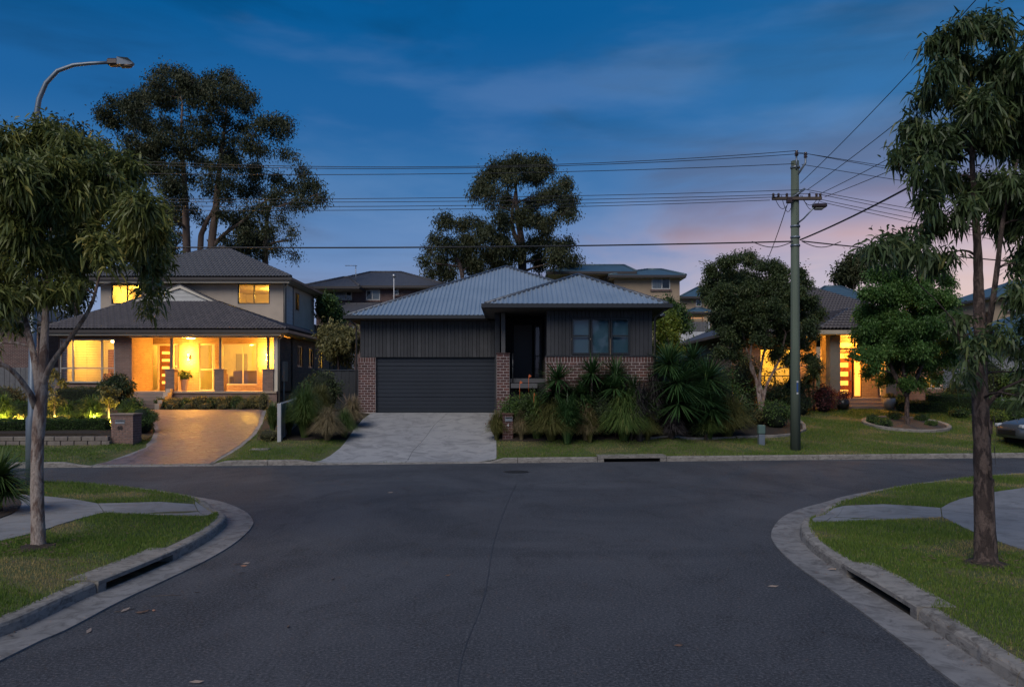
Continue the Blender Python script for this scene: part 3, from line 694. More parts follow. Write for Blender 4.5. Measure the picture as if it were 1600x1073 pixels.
def tile_faces(house, roof, faces, mat, w=.33, g=.33, limit=300, eyes=(0,0,2.35)):
    """Covers roof faces with interlocking tiles; the nearest `limit` are objects, the others one mesh."""
    prof = tile_cols(w); items = []
    for fi, poly in enumerate(faces):
        o, u, v, n = face_basis(poly); uv = [((Vector(p)-o).dot(u), (Vector(p)-o).dot(v)) for p in poly]
        vmax = max(b for a, b in uv); umin = min(a for a, b in uv); umax = max(a for a, b in uv)
        for r in range(int(vmax/g)+1):
            v0 = r*g-.03; v1 = min(r*g+g+.05, 99)
            off = (r%2)*w*.5
            for c in range(-1, int((umax-umin)/w)+2):
                u0 = umin+c*w-off; vr = [vrange(uv, min(max(u0+a, umin+1e-5), umax-1e-5)) if umin-1e-3 <= u0+a <= umax+1e-3 else None for a, _ in prof]
                whole = all(q is not None and q[0] <= v0+.035 and q[1] >= v1-.0001 for q in vr)
                if not whole and not any(q is not None and q[1] > v0+.02 and q[0] < v1-.02 for q in vr): continue
                ctr = o+u*(u0+w/2)+v*(v0+g/2); items.append(((ctr-Vector(eyes)).length-(0 if fi == 0 else 1.0 if fi == 1 else 40), fi, o, u, v, n, u0, v0, v1, whole, vr))
    items.sort(key=lambda t: t[0])
    def tile_geo(v0, v1, vr):
        vs = []; fs = []; k = len(prof); val = []
        L = v1-v0
        for (a, hh), q in zip(prof, vr):
            lo, hi = v0, v1
            if q is not None: lo, hi = max(v0, q[0]-.03), min(v1, q[1])
            if q is None or hi <= lo+.004: lo = hi = None
            val.append(lo is not None)
            if lo is None: lo = hi = v0
            z0 = .10*(1-(lo-v0)/L); z1 = .10*(1-(hi-v0)/L); vs += [(a, lo-v0, hh+z0-.07), (a, lo-v0, hh+z0), (a, hi-v0, hh+z1)]
        for i in range(k-1):
            if val[i] and val[i+1]: fs += [(3*i,3*i+3,3*i+4,3*i+1), (3*i+1,3*i+4,3*i+5,3*i+2)]
        return vs, fs
    whole_me = None; rest = MB(); cnt = 0
    for d, fi, o, u, v, n, u0, v0, v1, whole, vr in items:
        vs, fs = tile_geo(v0, v1, vr)
        if not fs: continue
        Mx = Matrix(((u.x,v.x,n.x,0),(u.y,v.y,n.y,0),(u.z,v.z,n.z,0),(0,0,0,1))); Mx.translation = o+u*u0+v*v0
        if cnt < limit:
            cnt += 1
            if whole and whole_me is None: whole_me = MB().add(vs, fs, True).mesh('tile', mat)
            me = whole_me if whole else MB().add(vs, fs, True).mesh('tile', mat)
            t = bpy.data.objects.new('tile', me); COL.objects.link(t); t.parent = roof; t.matrix_basis = Mx
        else: rest.add([Mx @ Vector(p) for p in vs], fs, True)
    if rest.v: tag(rest.build('tile_rows', mat, roof), kind='stuff')
def roof_under(parent, faces, mat, drop=.03, name='roof'):
    mb = MB()
    for p in faces: mb.add([(q[0], q[1], q[2]-drop) for q in p], [tuple(range(len(p)))])
    return mb.build(name, mat, parent)
def caps(parent, lines, mat, r=.085, name='ridge_cap', dz=.03):
    for a, b in lines:
        a = Vector(a)+Vector((0,0,dz)); b = Vector(b)+Vector((0,0,dz)); L = (b-a).length; n = max(1, int(L/.4)); mb = MB(); mb.tube([a, b], r, 10)
        if n > 3:
            for k in range(1, n): q = a.lerp(b, k/n); mb.tube([q, q+(b-a).normalized()*.05], r*1.12, 10)
        mb.build(name, mat, parent)
def eaves(parent, ring, mat_g, mat_s, w_in, z, gh_=.12, gw=.11, name='gutter'):
    """Gutter along an eave ring [(x,y),...] (open polyline) and a soffit w_in wide on its inside (left of travel)."""
    mb = MB(); sf = MB(); P = [Vector(p) for p in ring]; n = len(P)
    def off(d):
        o = []
        for i in range(n):
            a = (P[i]-P[i-1]).normalized() if i else (P[1]-P[0]).normalized(); b = (P[i+1]-P[i]).normalized() if i < n-1 else a
            n1 = Vector((-a.y,a.x)); n2 = Vector((-b.y,b.x)); m = n1+n2; m = m/max(.3, m.dot(n1)); o.append(P[i]+m*d)
        return o
    O = off(-gw); I = off(w_in); C = off(.0)
    for i in range(n-1):
        a, b, c, d = O[i], O[i+1], C[i+1], C[i]
        mb.add([(a.x,a.y,z-gh_),(b.x,b.y,z-gh_),(c.x,c.y,z-gh_),(d.x,d.y,z-gh_),(a.x,a.y,z+.015),(b.x,b.y,z+.015),(c.x,c.y,z-.01),(d.x,d.y,z-.01)], [(0,3,2,1),(4,5,6,7),(0,1,5,4),(1,2,6,5),(2,3,7,6),(3,0,4,7)])
        e, f = I[i+1], I[i]; zz = z-gh_-.022
        sf.add([(d.x,d.y,zz),(c.x,c.y,zz),(e.x,e.y,zz),(f.x,f.y,zz),(d.x,d.y,zz+.02),(c.x,c.y,zz+.02),(e.x,e.y,zz+.02),(f.x,f.y,zz+.02)], [(0,3,2,1),(4,5,6,7),(0,1,5,4),(1,2,6,5),(2,3,7,6),(3,0,4,7)])
    mb.build(name, mat_g, parent); sf.build('soffit', mat_s, parent)
def downpipe(parent, x, y, z0, z1, mat, name='downpipe', r=.04, top=None):
    mb = MB(); pts = [(x,y,z0),(x,y,z1)]
    if top: pts = [(x,y,z0),(x,y,z1-.25),(x+(top[0]-x)*.5,y+(top[1]-y)*.5,z1-.12),(top[0],top[1],z1)]
    mb.tube(pts, r, 8); return mb.build(name, mat, parent)
def point(name, loc, power, color=(1,.62,.25), r=.06, parent=None, spot=None, rot=None):
    l = bpy.data.lights.new(name, 'SPOT' if spot else 'POINT'); l.energy = power; l.color = color; l.shadow_soft_size = r
    if spot: l.spot_size = R(spot); l.spot_blend = .7
    o = bpy.data.objects.new(name, l); COL.objects.link(o)
    if parent is not None:
        o.parent = parent
        if parent.type == 'EMPTY': o.matrix_parent_inverse = Matrix.Translation(parent.location).inverted()
    o.location = loc
    if rot: o.rotation_euler = rot
    return o
def area(name, loc, sx, sy, power, color, rot=(0,0,0), parent=None):
    l = bpy.data.lights.new(name, 'AREA'); l.shape = 'RECTANGLE'; l.size = sx; l.size_y = sy; l.energy = power; l.color = color
    o = bpy.data.objects.new(name, l); COL.objects.link(o); o.parent = parent; o.location = loc; o.rotation_euler = rot
    if parent is not None and parent.type == 'EMPTY': o.matrix_parent_inverse = Matrix.Translation(parent.location).inverted()
    return o
WARM = (1.0, .43, .05); WARM2 = (1.0, .55, .06); M['lamp'] = emit('warm_lamp_glass', (1,.70,.28), 12)
M['block_dark'] = plain('dark_concrete', (.10,.10,.11), .85)
def lay_bricks(wallobj, a0, a1, z0, z1, p, axis='x', bw=.25, bh=.1, joint=.02, depth=.05, soldier=False, mat=None, sgn=-1):
    """Running bond of single bricks standing proud of the mortar at plane p."""
    mb = MB(); mb.box(0, bw-joint, 0, depth, 0, bh-joint, .004); me = mb.mesh('brick', mat or M['brick'])
    def put(u0, u1, z, h, sx):
        if u1-u0 < .05: return
        o = bpy.data.objects.new('brick', me); COL.objects.link(o); o.parent = wallobj; jit = random.uniform(-.003,.003)
        if axis == 'x': o.matrix_basis = Matrix.Translation((u0, p-.008+jit, z)) @ Matrix.Diagonal(((u1-u0)/(bw-joint), 1, h/(bh-joint), 1))
        else: o.matrix_basis = Matrix.Translation((p+.008+jit, u0, z)) @ Matrix.Rotation(R(90), 4, 'Z') @ Matrix.Diagonal(((u1-u0)/(bw-joint), 1, h/(bh-joint), 1))
    zt = z1
    if soldier:
        n = int(round((a1-a0)/.105)); st = (a1-a0)/n; zt = z1-.2
        for k in range(n): put(a0+k*st+joint/2, a0+(k+1)*st-joint/2, zt+joint/2, .2-joint/2-.004, 0)
    r = 0; z = zt-bh
    while z >= z0-1e-4:
        a = a0-(bw/2 if r%2 else 0)
        while a < a1-.01: put(max(a, a0)+joint/2, min(a+bw, a1)-joint/2, z+joint/2, bh-joint, 0); a += bw
        z -= bh; r += 1

# ------------------------------------------------------------ the dark single-storey house
dh = thing('dark_house', 'dark single storey house with blue grey corrugated roof and double garage', 'house', (0,32,1.24))
ZG = 1.245; GX0, GX1 = XP(587,32), XP(775,32)
# garage front
wg = wall(dh, 'x', -6.18, GX0, .8, 3.47, 32.0, .25, [], M['mortar'], 'brick_pier'); lay_bricks(wg, -6.18, GX0, 1.27, 3.47, 32.0, soldier=True)
wall(dh, 'x', GX0, GX1, 3.5, 4.96, 32.03, .2, [], M['board'], 'lintel_wall')
wall(dh, 'y', 32.02, 46, .8, 4.96, -6.1, .2, [], M['board'], 'side_wall'); wall(dh, 'y', 28.62, 46, .8, 4.96, -.62, .18, [], M['board'], 'side_wall')
x = -6.08; 
while x < -.66:
    w = min(random.choice((.13,.145,.16)), -.655-x); MB().box(x+.006, x+w-.006, 31.985, 32.03, 3.485, 4.96, .003).build('cladding_board', M['board'], dh); x += w
gd = MB(); gd.box(GX0+.02, GX1-.02, 32.16, 32.2, ZG, 3.46).build('garage_door', M['garage'], dh); gdo = bpy.data.objects['garage_door']
npan = 14; ph = (3.45-ZG-.02)/npan
for k in range(npan):
    z = ZG+.015+k*ph; MB().box(GX0+.03, GX1-.03, 32.125, 32.16, z+.006, z+ph-(.004 if (k+1)%4 else .014), .004).build('door_slat', M['garage'], gdo)
MB().box(GX0, GX0+.03, 32.1, 32.2, ZG, 3.47).box(GX1-.03, GX1, 32.1, 32.2, ZG, 3.47).box(GX0+.03, GX1-.03, 32.08, 32.2, 3.455, 3.498).build('garage_frame', M['darkframe'], dh)
# entry recess between garage and front room
PX0, PX1 = XP(776,28.2), XP(796,28.2)
MB().box(PX0, PX1, 28.19, 28.62, .6, 1.88).build('brick_pier', M['brick_bg'], dh); pr = MB(); pr.box(PX0, PX1, 28.2, 28.62, 1.881, 3.46); pr = pr.build('brick_pier', M['mortar'], dh); lay_bricks(pr, PX0, PX1, 1.86, 3.46, 28.2, bw=.24); 
MB().box(PX0-.02, PX1+.02, 28.17, 28.65, 3.463, 3.50).build('pier_cap', M['brick'], dh)
MB().box(-.385, -.235, 28.33, 28.48, 3.503, 4.93, .008).build('post', M['greypost'], dh)
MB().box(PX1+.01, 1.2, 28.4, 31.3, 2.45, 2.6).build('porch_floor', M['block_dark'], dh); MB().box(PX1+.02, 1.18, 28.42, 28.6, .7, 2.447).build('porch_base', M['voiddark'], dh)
MB().box(PX1+.05, .9, 28.05, 28.40, 2.25, 2.42, .01).build('step', M['block_dark'], dh)
wall(dh, 'x', -.44, 1.2, 2.6, 4.96, 31.3, .15, [(.05,1.15,2.6,4.75)], M['board'], 'entry_wall')
MB().box(-.3, 1.3, 31.6, 31.7, 2.5, 4.95).build('shade_backing', M['voiddark'], dh)  # added dark wall: blocks sky through the gaps, stands for shade inside
MB().box(.06, .80, 31.36, 31.41, 2.62, 4.74, .005).build('entry_door', M['darkframe'], dh)
MB().box(.72, .75, 31.30, 31.34, 3.3, 3.9).build('door_handle', M['metaledge'], bpy.data.objects['entry_door'])
window(dh, 'x', .88, 1.15, 2.62, 4.74, 31.35, frame=M['darkframe'], glass=M['glassdark'], hbars=[(3.5,)], name='sidelight')
hr = MB(); hr.tube([(PX1+.12,28.15,2.2),(PX1+.12,28.15,3.45)], .025, 6).tube([(PX1+.12,27.75,3.0),(PX1+.12,28.15,3.45),(PX1+.12,28.6,3.5)], .025, 6).build('handrail', M['darkframe'], dh)
# front room (bay)
BX0, BX1 = XP(853,27.6), XP(1021,27.6)
WX = [XP(893,27.6), XP(923,27.6), XP(954,27.6), XP(985,27.6)]; WZ0, WZ1 = ZP(553.5,27.6), ZP(497,27.6); BT = ZP(557,27.6)
BB_ = BT-.203-.1*int((BT-.203-2.35)/.1)
bw_ = wall(dh, 'x', BX0, BX1, .3, BT-.003, 27.6, .24, [], M['brick_bg'], 'brick_base_lower') if False else wall(dh, 'x', BX0, BX1, 2.5, BT-.003, 27.6, .24, [], M['mortar'], 'brick_base'); wall(dh, 'x', BX0, BX1, .3, BB_-.001, 27.595, .24, [], M['brick_bg'], 'brick_base'); lay_bricks(bw_, BX0, BX1, 2.35, BT-.003, 27.6, bw=.27, soldier=True)
bs = wall(dh, 'y', 27.84, 31.3, .3, BT-.003, BX0, .24, [], M['brick_bg'], 'brick_base'); wall(dh, 'y', 27.84, 34, .3, BT-.003, BX1-.24, .24, [], M['brick_bg'], 'brick_base')
MB().box(BX0-.02, BX1+.02, 27.57, 27.62, BT, BT+.03).build('flashing', M['metaledge'], dh)
wall(dh, 'x', BX0+.03, BX1-.03, BT+.03, 4.96, 27.66, .18, [(WX[0],WX[3],WZ0,WZ1)], M['board'], 'upper_wall'); wall(dh, 'y', 27.84, 34, BT+.03, 4.96, BX1-.2, .17, [], M['board'], 'side_wall'); wall(dh, 'y', 27.84, 31.3, BT, 4.96, BX0+.03, .17, [], M['board'], 'side_wall')
x = BX0+.03
while x < BX1-.04:
    w = min(random.choice((.125,.14,.155)), BX1-.035-x)
    for z0, z1 in (((BT+.04, 4.96),) if (x+w < WX[0]+.01 or x > WX[3]-.01) else ((WZ1+.02, 4.96),)):
        MB().box(max(x+.005, 0), x+w-.005, 27.625, 27.66, z0, z1, .003).build('cladding_board', M['board'], dh)
    x += w
for k in range(3):
    window(dh, 'x', WX[k]+.01, WX[k+1]-.01, WZ0, WZ1, 27.63, .08, hbars=[((WZ0+WZ1)/2+.02,)] if k != 1 else [], frame=M['darkframe'], glass=M['glassdark'], fw=.055)
for k, (a, b) in enumerate(((WX[0]+.05,WX[1]-.04),(WX[1]+.04,WX[2]-.04),(WX[2]+.04,WX[3]-.05))):
    MB().box(a, b, 27.80, 27.81, WZ0, WZ1).build('window_blind', M['curtain'], dh)
wall(dh, 'x', -6, 5, 1.2, 4.96, 45.5, .2, [], M['board'], 'rear_wall')
# roofs
ze = 5.10
AP = (-.30, 37.7, 7.95); MF = [[(-6.53,31.4,ze),(6.03,31.4,ze),AP], [(-6.53,46,ze),(-6.53,31.4,ze),AP,(-.3,40,7.95)], [(6.03,31.4,ze),(6.03,46,ze),(-.3,40,7.95),AP], [(6.03,46,ze),(-6.53,46,ze),(-.3,40,7.95)]]
rf = roof_under(dh, MF, M['metaledge'])
BAp = (2.5, 30.2, 6.52); BR = (2.5, 34.55, 6.52)
BF = [[(-.93,27.0,ze),(5.32,27.0,ze),BAp], [(-.93,31.45,ze),(-.93,27.0,ze),BAp,BR], [(5.32,27.0,ze),(5.32,31.45,ze),BR,BAp]]
rf2 = roof_under(dh, BF, M['metaledge'])
for p in MF[:3]: metal_face('roof_sheet', p, rf, M['metalroof'])
for p in BF: metal_face('roof_sheet', p, rf2, M['metalroof'])
caps(dh, [((-6.5,31.42,ze),AP),(AP,(-.3,40,7.95)),((6.0,31.42,ze),AP)], M['ridgemetal'], .07, dz=.02); caps(dh, [((-.9,27.03,ze),BAp),((5.3,27.03,ze),BAp),(BAp,BR)], M['ridgemetal'], .07, dz=.02)
eaves(dh, [(-6.53,44),(-6.53,31.4),(-.95,31.4)], M['metaledge'], M['soffit_dark'], .7, ze)
eaves(dh, [(-.93,31.3),(-.93,27.0),(5.32,27.0),(5.32,33)], M['metaledge'], M['soffit_dark'], 1.0, ze)
MB().box(-.3, 1.25, 27.9, 31.3, 4.955, 4.975).build('porch_ceiling', M['soffit_dark'], dh)
downpipe(dh, -6.24, 31.93, 1.2, 4.95, M['greypost'], top=(-6.45,31.5)); downpipe(dh, BX1+.06, 27.66, .8, 4.95, M['greypost'], top=(5.25,27.2))

# ------------------------------------------------------------ the lit two-storey house
lh = thing('lit_house', 'two storey brown brick house with lit windows, glowing porch and tiled roofs', 'house', (-16,38,1.25))
FZ = 2.08; FY = 37.5; BY = 39.7
fw0, fw1 = XP(92,FY), XP(179.5,FY); fz0, fz1 = ZP(598,FY), ZP(529,FY)
XL, XR, XPo = -21.35, -11.0, XP(206,FY)
wall(lh, 'x', XL, XPo, .8, 4.78, FY, .25, [(fw0,fw1,fz0,fz1)], M['brick_fine'], 'brick_wall')
sol = MB()
for k in range(int((fw1-fw0+.3)/.09)): sol.box(fw0-.15+k*.09, fw0-.15+k*.09+.078, FY-.03, FY+.02, fz0-.28, fz0-.08)
sol.build('sill_course', M['brick_fine'], lh)
window(lh, 'x', fw0, fw1, fz0, fz1, FY+.06, .08, vbars=[XP(113,FY), XP(158,FY)], hbars=[(ZP(575,FY),)], frame=M['aluminium'], fw=.075, sill=M['step'])
wall(lh, 'y', FY+.25, 48.5, .8, 4.78, XL, .25, [], M['brick_fine'], 'side_wall')
sw = [(40.9,41.9),(43.1,44.2),(45.1,46.3)]
wall(lh, 'y', BY, 48.5, .6, 4.72, XR-.25, .25, [(a,b,3.3,4.4) for a, b in sw], M['brick_fine'], 'side_wall')
for a, b in sw: window(lh, 'y', a, b, 3.3, 4.4, XR-.05, .06, vbars=[(a+b)/2], frame=M['aluminium'], sgn=-1)
wall(lh, 'y', FY+.25, BY, FZ, 4.72, XPo-.25, .25, [], M['brick_tan'], 'porch_wall')
# porch back wall with door, sidelights and two large windows
def bx_(px): return XP(px, BY)
DZ = 4.42
holes = [(bx_(234.5), bx_(279.5), FZ, DZ), (bx_(311), bx_(336), FZ, DZ), (bx_(346), bx_(402), FZ+.3, DZ)]
wall(lh, 'x', XPo, XR, FZ, 4.72, BY, .2, holes, M['brick_tan'], 'porch_wall')
window(lh, 'x', bx_(234.5), bx_(247), FZ+.02, DZ, BY+.05, .06, frame=M['cream'], hbars=[(3.3,)], name='sidelight')
window(lh, 'x', bx_(270), bx_(279.5), FZ+.02, DZ, BY+.05, .06, frame=M['cream'], hbars=[(3.3,)], name='sidelight')
door = MB(); door.box(bx_(248), bx_(269), BY+.08, BY+.13, FZ+.03, 4.33, .006); door = door.build('front_door', M['timberdoor'], lh)
M['doorglass'] = emit('frosted_lit_glass', (1,.60,.14), .9)
for k in range(5):
    z = FZ+.35+k*.37; MB().box(bx_(252), bx_(264), BY+.072, BY+.079, z, z+.13).build('door_pane', M['doorglass'], door)
MB().box(bx_(266.5), bx_(267.3), BY+.03, BY+.08, 2.95, 3.45).build('door_handle', M['steel'], door)
MB().box(bx_(247), bx_(248), BY+.05, BY+.15, FZ, 4.42).box(bx_(269), bx_(270), BY+.05, BY+.15, FZ, 4.42).box(bx_(248), bx_(269), BY+.05, BY+.15, 4.34, 4.42).build('door_frame', M['cream'], lh)
window(lh, 'x', bx_(311), bx_(336), FZ+.02, DZ, BY+.05, .06, frame=M['cream'], hbars=[(3.15,)], vbars=[bx_(332)])
window(lh, 'x', bx_(346), bx_(402), FZ+.3, DZ, BY+.05, .06, frame=M['cream'], vbars=[bx_(379)])
# porch deck, posts, ceiling, steps
MB().box(XPo, XR, 37.2, BY, FZ-.1, FZ, .01).build('porch_deck', M['tilefloor'], lh); MB().box(-16.3, XR, 37.26, 37.45, .9, FZ-.1).build('porch_base', M['brick_fine'], lh)
MB().box(XPo, XR, 37.2, BY, 4.72, 4.75).build('porch_ceiling', M['cream'], lh)
MB().box(XPo, XR, 37.25, 37.45, 4.58, 4.718).build('porch_beam', M['fascia'], lh)
for a, b, c in ((259,273.5,268),(336,350.5,344.5),(411,427.5,419)):
    p = MB(); p.box(XP(a,37.3), XP(b,37.3), 37.22, 37.62, FZ, 3.06); p = p.build('porch_pier', M['brick_fine'], lh); MB().box(XP(a,37.3)-.03, XP(b,37.3)+.03, 37.19, 37.65, 3.063, 3.12, .01).build('pier_cap', M['step'], p)
    MB().box(XP(c,37.4)-.055, XP(c,37.4)+.055, 37.37, 37.48, 3.12, 4.58, .006).build('post', M['greypost'], lh)
MB().box(XR-.16, XR+.02, 37.3, 37.5, FZ, 4.58).build('corner_post', M['cream'], lh)
wall(lh, 'x', XR-.02, XR+.0, .6, 4.7, 37.52, 2.18, [], M['brick_fine'], 'wing_wall')
for k in range(5):
    MB().box(XP(186,36.5), XP(252,36.5), 35.75+k*.29, 37.2, 1.18+(k*.165), 1.18+(k+1)*.165+.015, .012).build('step', M['step'], lh)
for k in range(5): MB().box(XP(253,36.5), XP(260,36.5), 35.75+k*.29, 35.75+(k+1)*.29, 1.1, 1.36+(k+1)*.165).build('step_side', M['render'], lh)
eaves(lh, [(XL-.55,48),(XL-.55,36.9),(-10.45,36.9),(-10.45,48.8)], M['gutter_brown'], M['cream'], .62, 4.90)
MB().box(XL-.3, XR+.3, 36.915, 36.95, 4.66, 4.775).build('fascia', M['fascia'], lh)
LZ = 4.93
LF = [[(-21.9,36.85,LZ),(-10.4,36.85,LZ),(-15.35,41.1,6.62),(-19.65,41.1,6.62)],
      [(-10.4,36.85,LZ),(-10.4,49,LZ),(-12.0,49,5.48),(-12.0,41.6,5.48),(-15.3,41.6,6.60),(-15.35,41.1,6.62)],
      [(-21.9,48,LZ),(-21.9,36.85,LZ),(-19.65,41.1,6.62),(-19.65,48,6.62)]]
lr = roof_under(lh, LF, M['ridge']); tile_faces(lh, lr, LF[:2], M['tile2'], limit=300)
tile_rest_limit = 0
caps(lh, [((-10.42,36.87,LZ),(-15.35,41.1,6.62)),((-21.88,36.87,LZ),(-19.65,41.1,6.62))], M['ridge'], .1)
# gablet
gb = MB(); gb.extr([(-19.5,41.12,6.66),(-15.5,41.12,6.66),(-17.1,41.12,7.38)], (0,.5,0)).build('gable_wall', M['white'], lh)
for k in range(3):
    z = 6.70+k*.2; hw = (7.36-z)/.72
    MB().box(-17.1-2.25*hw, -17.1+1.45*hw, 41.085, 41.118, z, z+.185).build('weatherboard', M['white'], lh)
for a, b in (((-19.85,6.62),(-17.1,7.52)),((-15.15,6.62),(-17.1,7.52))):
    MB().extr([(a[0],41.0,a[1]-.0),(b[0],41.0,b[1]),(b[0],41.0,b[1]-.17),(a[0],41.0,a[1]-.12)], (0,.08,0)).build('barge_board', M['cream'], lh)
    MB().extr([(a[0],40.97,a[1]+.05),(b[0],40.97,b[1]+.05),(b[0],40.97,b[1]),(a[0],40.97,a[1])], (0,.65,0)).build('gable_roof', M['ridge'], lh)
# upper storey
UY = 41.62; UXL, UXR = -21.5, -11.95; u1 = (XP(371.5,UY), XP(421.5,UY), ZP(475,UY), ZP(443,UY)); u2 = (XP(174,UY), XP(222,UY), ZP(475,UY), ZP(444,UY))
wall(lh, 'x', UXL, UXR, 4.95, 7.72, UY, .2, [u1, u2], M['render'], 'upper_wall')
uw = (43.95, 44.75, 6.5, 7.5)
wall(lh, 'y', UY+.2, 48.1, 4.9, 7.72, UXR-.2, .2, [uw], M['render'], 'upper_wall'); wall(lh, 'y', UY+.2, 48.1, 4.9, 7.72, UXL, .2, [], M['render'], 'upper_wall')
for u in (u1, u2): window(lh, 'x', *u, UY+.05, .07, vbars=[(u[0]+u[1])/2], frame=M['gutter_brown'], fw=.06, sill=M['render'])
window(lh, 'y', *uw, UXR-.03, .07, vbars=[44.2], frame=M['gutter_brown'], fw=.06, sgn=-1, sill=M['render'])
for k in range(11): MB().box(UXR-.02, UXR+.022, UY+.42, UY+1.72, 5.4+k*.205, 5.4+k*.205+.195, .006).build('weatherboard', M['white'], lh)
MB().box(UXR-.01, UXR+.05, UY+.3, UY+.42, 5.3, 7.7).box(UXR-.01, UXR+.05, UY+1.72, UY+1.82, 5.3, 7.7).build('trim_board', M['greypost'], lh)
UZ = 7.92; UA = (-16.7, 46.0, 10.32)
UF = [[(-22.05,41.0,UZ),(-11.38,41.0,UZ),UA], [(-11.38,41.0,UZ),(-11.38,50.8,UZ),UA], [(-22.05,50.8,UZ),(-22.05,41.0,UZ),UA], [(-11.38,50.8,UZ),(-22.05,50.8,UZ),UA]]
ur = roof_under(lh, UF, M['ridge']); tile_faces(lh, ur, [UF[0]], M['tile'], limit=0); caps(lh, [((-11.4,41.02,UZ),UA),((-22,41.02,UZ),UA)], M['ridge'], .1)
eaves(lh, [(-22.0,50),(-22.0,41.05),(-11.43,41.05),(-11.43,50.6)], M['gutter_brown'], M['fascia'], .62, 7.89)
MB().box(-21.9, -11.5, 41.07, 41.1, 7.63, 7.765).build('fascia', M['fascia'], lh)
downpipe(lh, XR+.06, 37.42, 1.2, 4.74, M['cream'], top=(-10.6,37.1)); downpipe(lh, UXR+.05, 41.7, 5.5, 7.7, M['cream'], top=(-11.55,41.3))
MB().box(XR, XR+.14, 38.0, 38.6, 2.55, 3.5, .01).build('meter_box', M['render'], lh); MB().tube([(XR+.06,38.2,1.3),(XR+.06,38.2,2.55)], .035, 6).build('conduit', M['cream'], lh)
# rooms behind the lit windows
def room(parent, x0, x1, y0, y1, z0, z1, name='room', mat=None, right=True):
    mb = MB(); mb.quad((x0,y1,z0),(x1,y1,z0),(x1,y1,z1),(x0,y1,z1)); mb.quad((x0,y0,z0),(x0,y1,z0),(x0,y1,z1),(x0,y0,z1)); (mb.quad((x1,y1,z0),(x1,y0,z0),(x1,y0,z1),(x1,y1,z1)) if right else None); mb.quad((x0,y0,z1),(x0,y1,z1),(x1,y1,z1),(x1,y0,z1))
    o = mb.build(name, mat or M['interior'], parent); MB().quad((x0,y0,z0),(x1,y0,z0),(x1,y1,z0),(x0,y1,z0)).build('room_floor', M['timberfloor'], parent); return o
def shade_lamp(name, label, x, y, z, power, r=.14, col=WARM2, spot=None):
    t = thing(name, label, 'ceiling light', (x,y,z)); MB().lathe((x,y,z), [(.02,.0),(r*.8,-.02),(r,-.07),(r*.85,-.12),(.01,-.14)], 14).build('lamp_shade', M['lamp'], t)
    MB().box(x-.03, x+.03, y-.03, y+.03, z, z+.06).build('ceiling_mount', M['white'], t)
    point('lamp', (x,y,z-.3), power, col, .12, t, spot); return t
room(lh, XL+.26, XPo-.27, FY+.27, 41.2, FZ+.02, 4.6); room(lh, bx_(284), XR-.26, BY+.21, 44.0, FZ+.01, 4.6, right=False); room(lh, XPo-.1, bx_(283), BY+.21, 42.6, FZ+.01, 4.6, 'hallway')
room(lh, u1[0]-1.2, UXR-.21, UY+.22, 46.5, 5.6, 7.66, right=False); room(lh, UXL+.21, u2[1]+1.0, UY+.22, 46.5, 5.6, 7.66)
room(lh, -14.6, XR-.26, 44.05, 48.3, FZ+.02, 4.65, right=False)
shade_lamp('ceiling_light', 'ceiling light behind the blind of the left front window', -19.6, 39.2, 4.58, 240); shade_lamp('ceiling_light', 'ceiling light of the sitting room behind the porch', -13.6, 41.6, 4.58, 370)
shade_lamp('ceiling_light', 'ceiling light in the hallway behind the front door', -17.2, 41.2, 4.58, 90); shade_lamp('ceiling_light', 'ceiling light behind the upper right window', -13.1, 44.0, 7.6, 160, .12)
shade_lamp('ceiling_light', 'ceiling light behind the upper window half hidden by leaves', -20.2, 43.6, 7.6, 200, .12); shade_lamp('ceiling_light', 'ceiling light of the side rooms', -12.8, 46.0, 4.6, 900)
shade_lamp('ceiling_light', 'round downlight under the porch ceiling near the door', XP(298,38.2), 38.2, 4.71, 1000, .22, WARM, 128)
for px, lab in ((296,'left'),(418,'right')):
    x_ = XP(px, BY); t = thing('wall_light', f'up and down wall light glowing on the porch bricks, the {lab} one', 'wall light', (x_,BY-.1,3.75), group='porch wall lights')
    MB().box(x_-.05, x_+.05, BY-.04, BY-.001, 3.68, 3.82).build('wall_plate', M['steel'], t); MB().tube([(x_,BY-.12,3.62),(x_,BY-.12,3.88)], .055, 12).build('lamp_shade', M['steel'], t)
    MB().tube([(x_,BY-.12,3.885),(x_,BY-.12,3.90)], .05, 12).tube([(x_,BY-.12,3.60),(x_,BY-.12,3.615)], .05, 12).build('bulb', M['lamp'], t)
    point('lamp', (x_,BY-.3,4.0), 210, WARM, .05, t); point('lamp', (x_,BY-.3,3.5), 210, WARM, .05, t)
# things seen through the windows
bl = thing('window_blind', 'horizontal slat blind in the lit left front window', 'blind', (-20,37.7,4.5))
for k in range(26):
    z = fz1-.07-k*.078; MB().box(fw0+.08, fw1-.08, FY+.20, FY+.245, z, z+.010).build('blind_slat', M['cream'], bl)
for a in (.3, 1.2, 2.1): MB().box(fw0+a, fw0+a+.01, FY+.215, FY+.225, fz0+.1, fz1-.02).build('blind_cord', M['cream'], bl)
def picture(x, z, w, h, y, label):
    t = thing('picture', label, 'picture', (x,y,z)); MB().box(x-w/2, x+w/2, y-.03, y-.003, z-h/2, z+h/2).build('frame', M['timberdoor'], t); MB().box(x-w/2+.04, x+w/2-.04, y-.034, y-.031, z-h/2+.04, z+h/2-.04).build('print', M['render'], t)
picture(-20.15, 3.5, .25, .7, 41.2, 'narrow dark picture on the wall behind the blind'); picture(-19.4, 3.35, .38, .5, 41.2, 'small framed picture behind the left front window')
cb = thing('cabinet', 'low timber cabinet inside the left front window', 'cabinet', (-19.7,40.4,FZ)); MB().box(-20.6, -19.0, 40.1, 40.6, FZ+.12, 2.95, .01).build('cabinet_body', M['timberdoor'], cb)
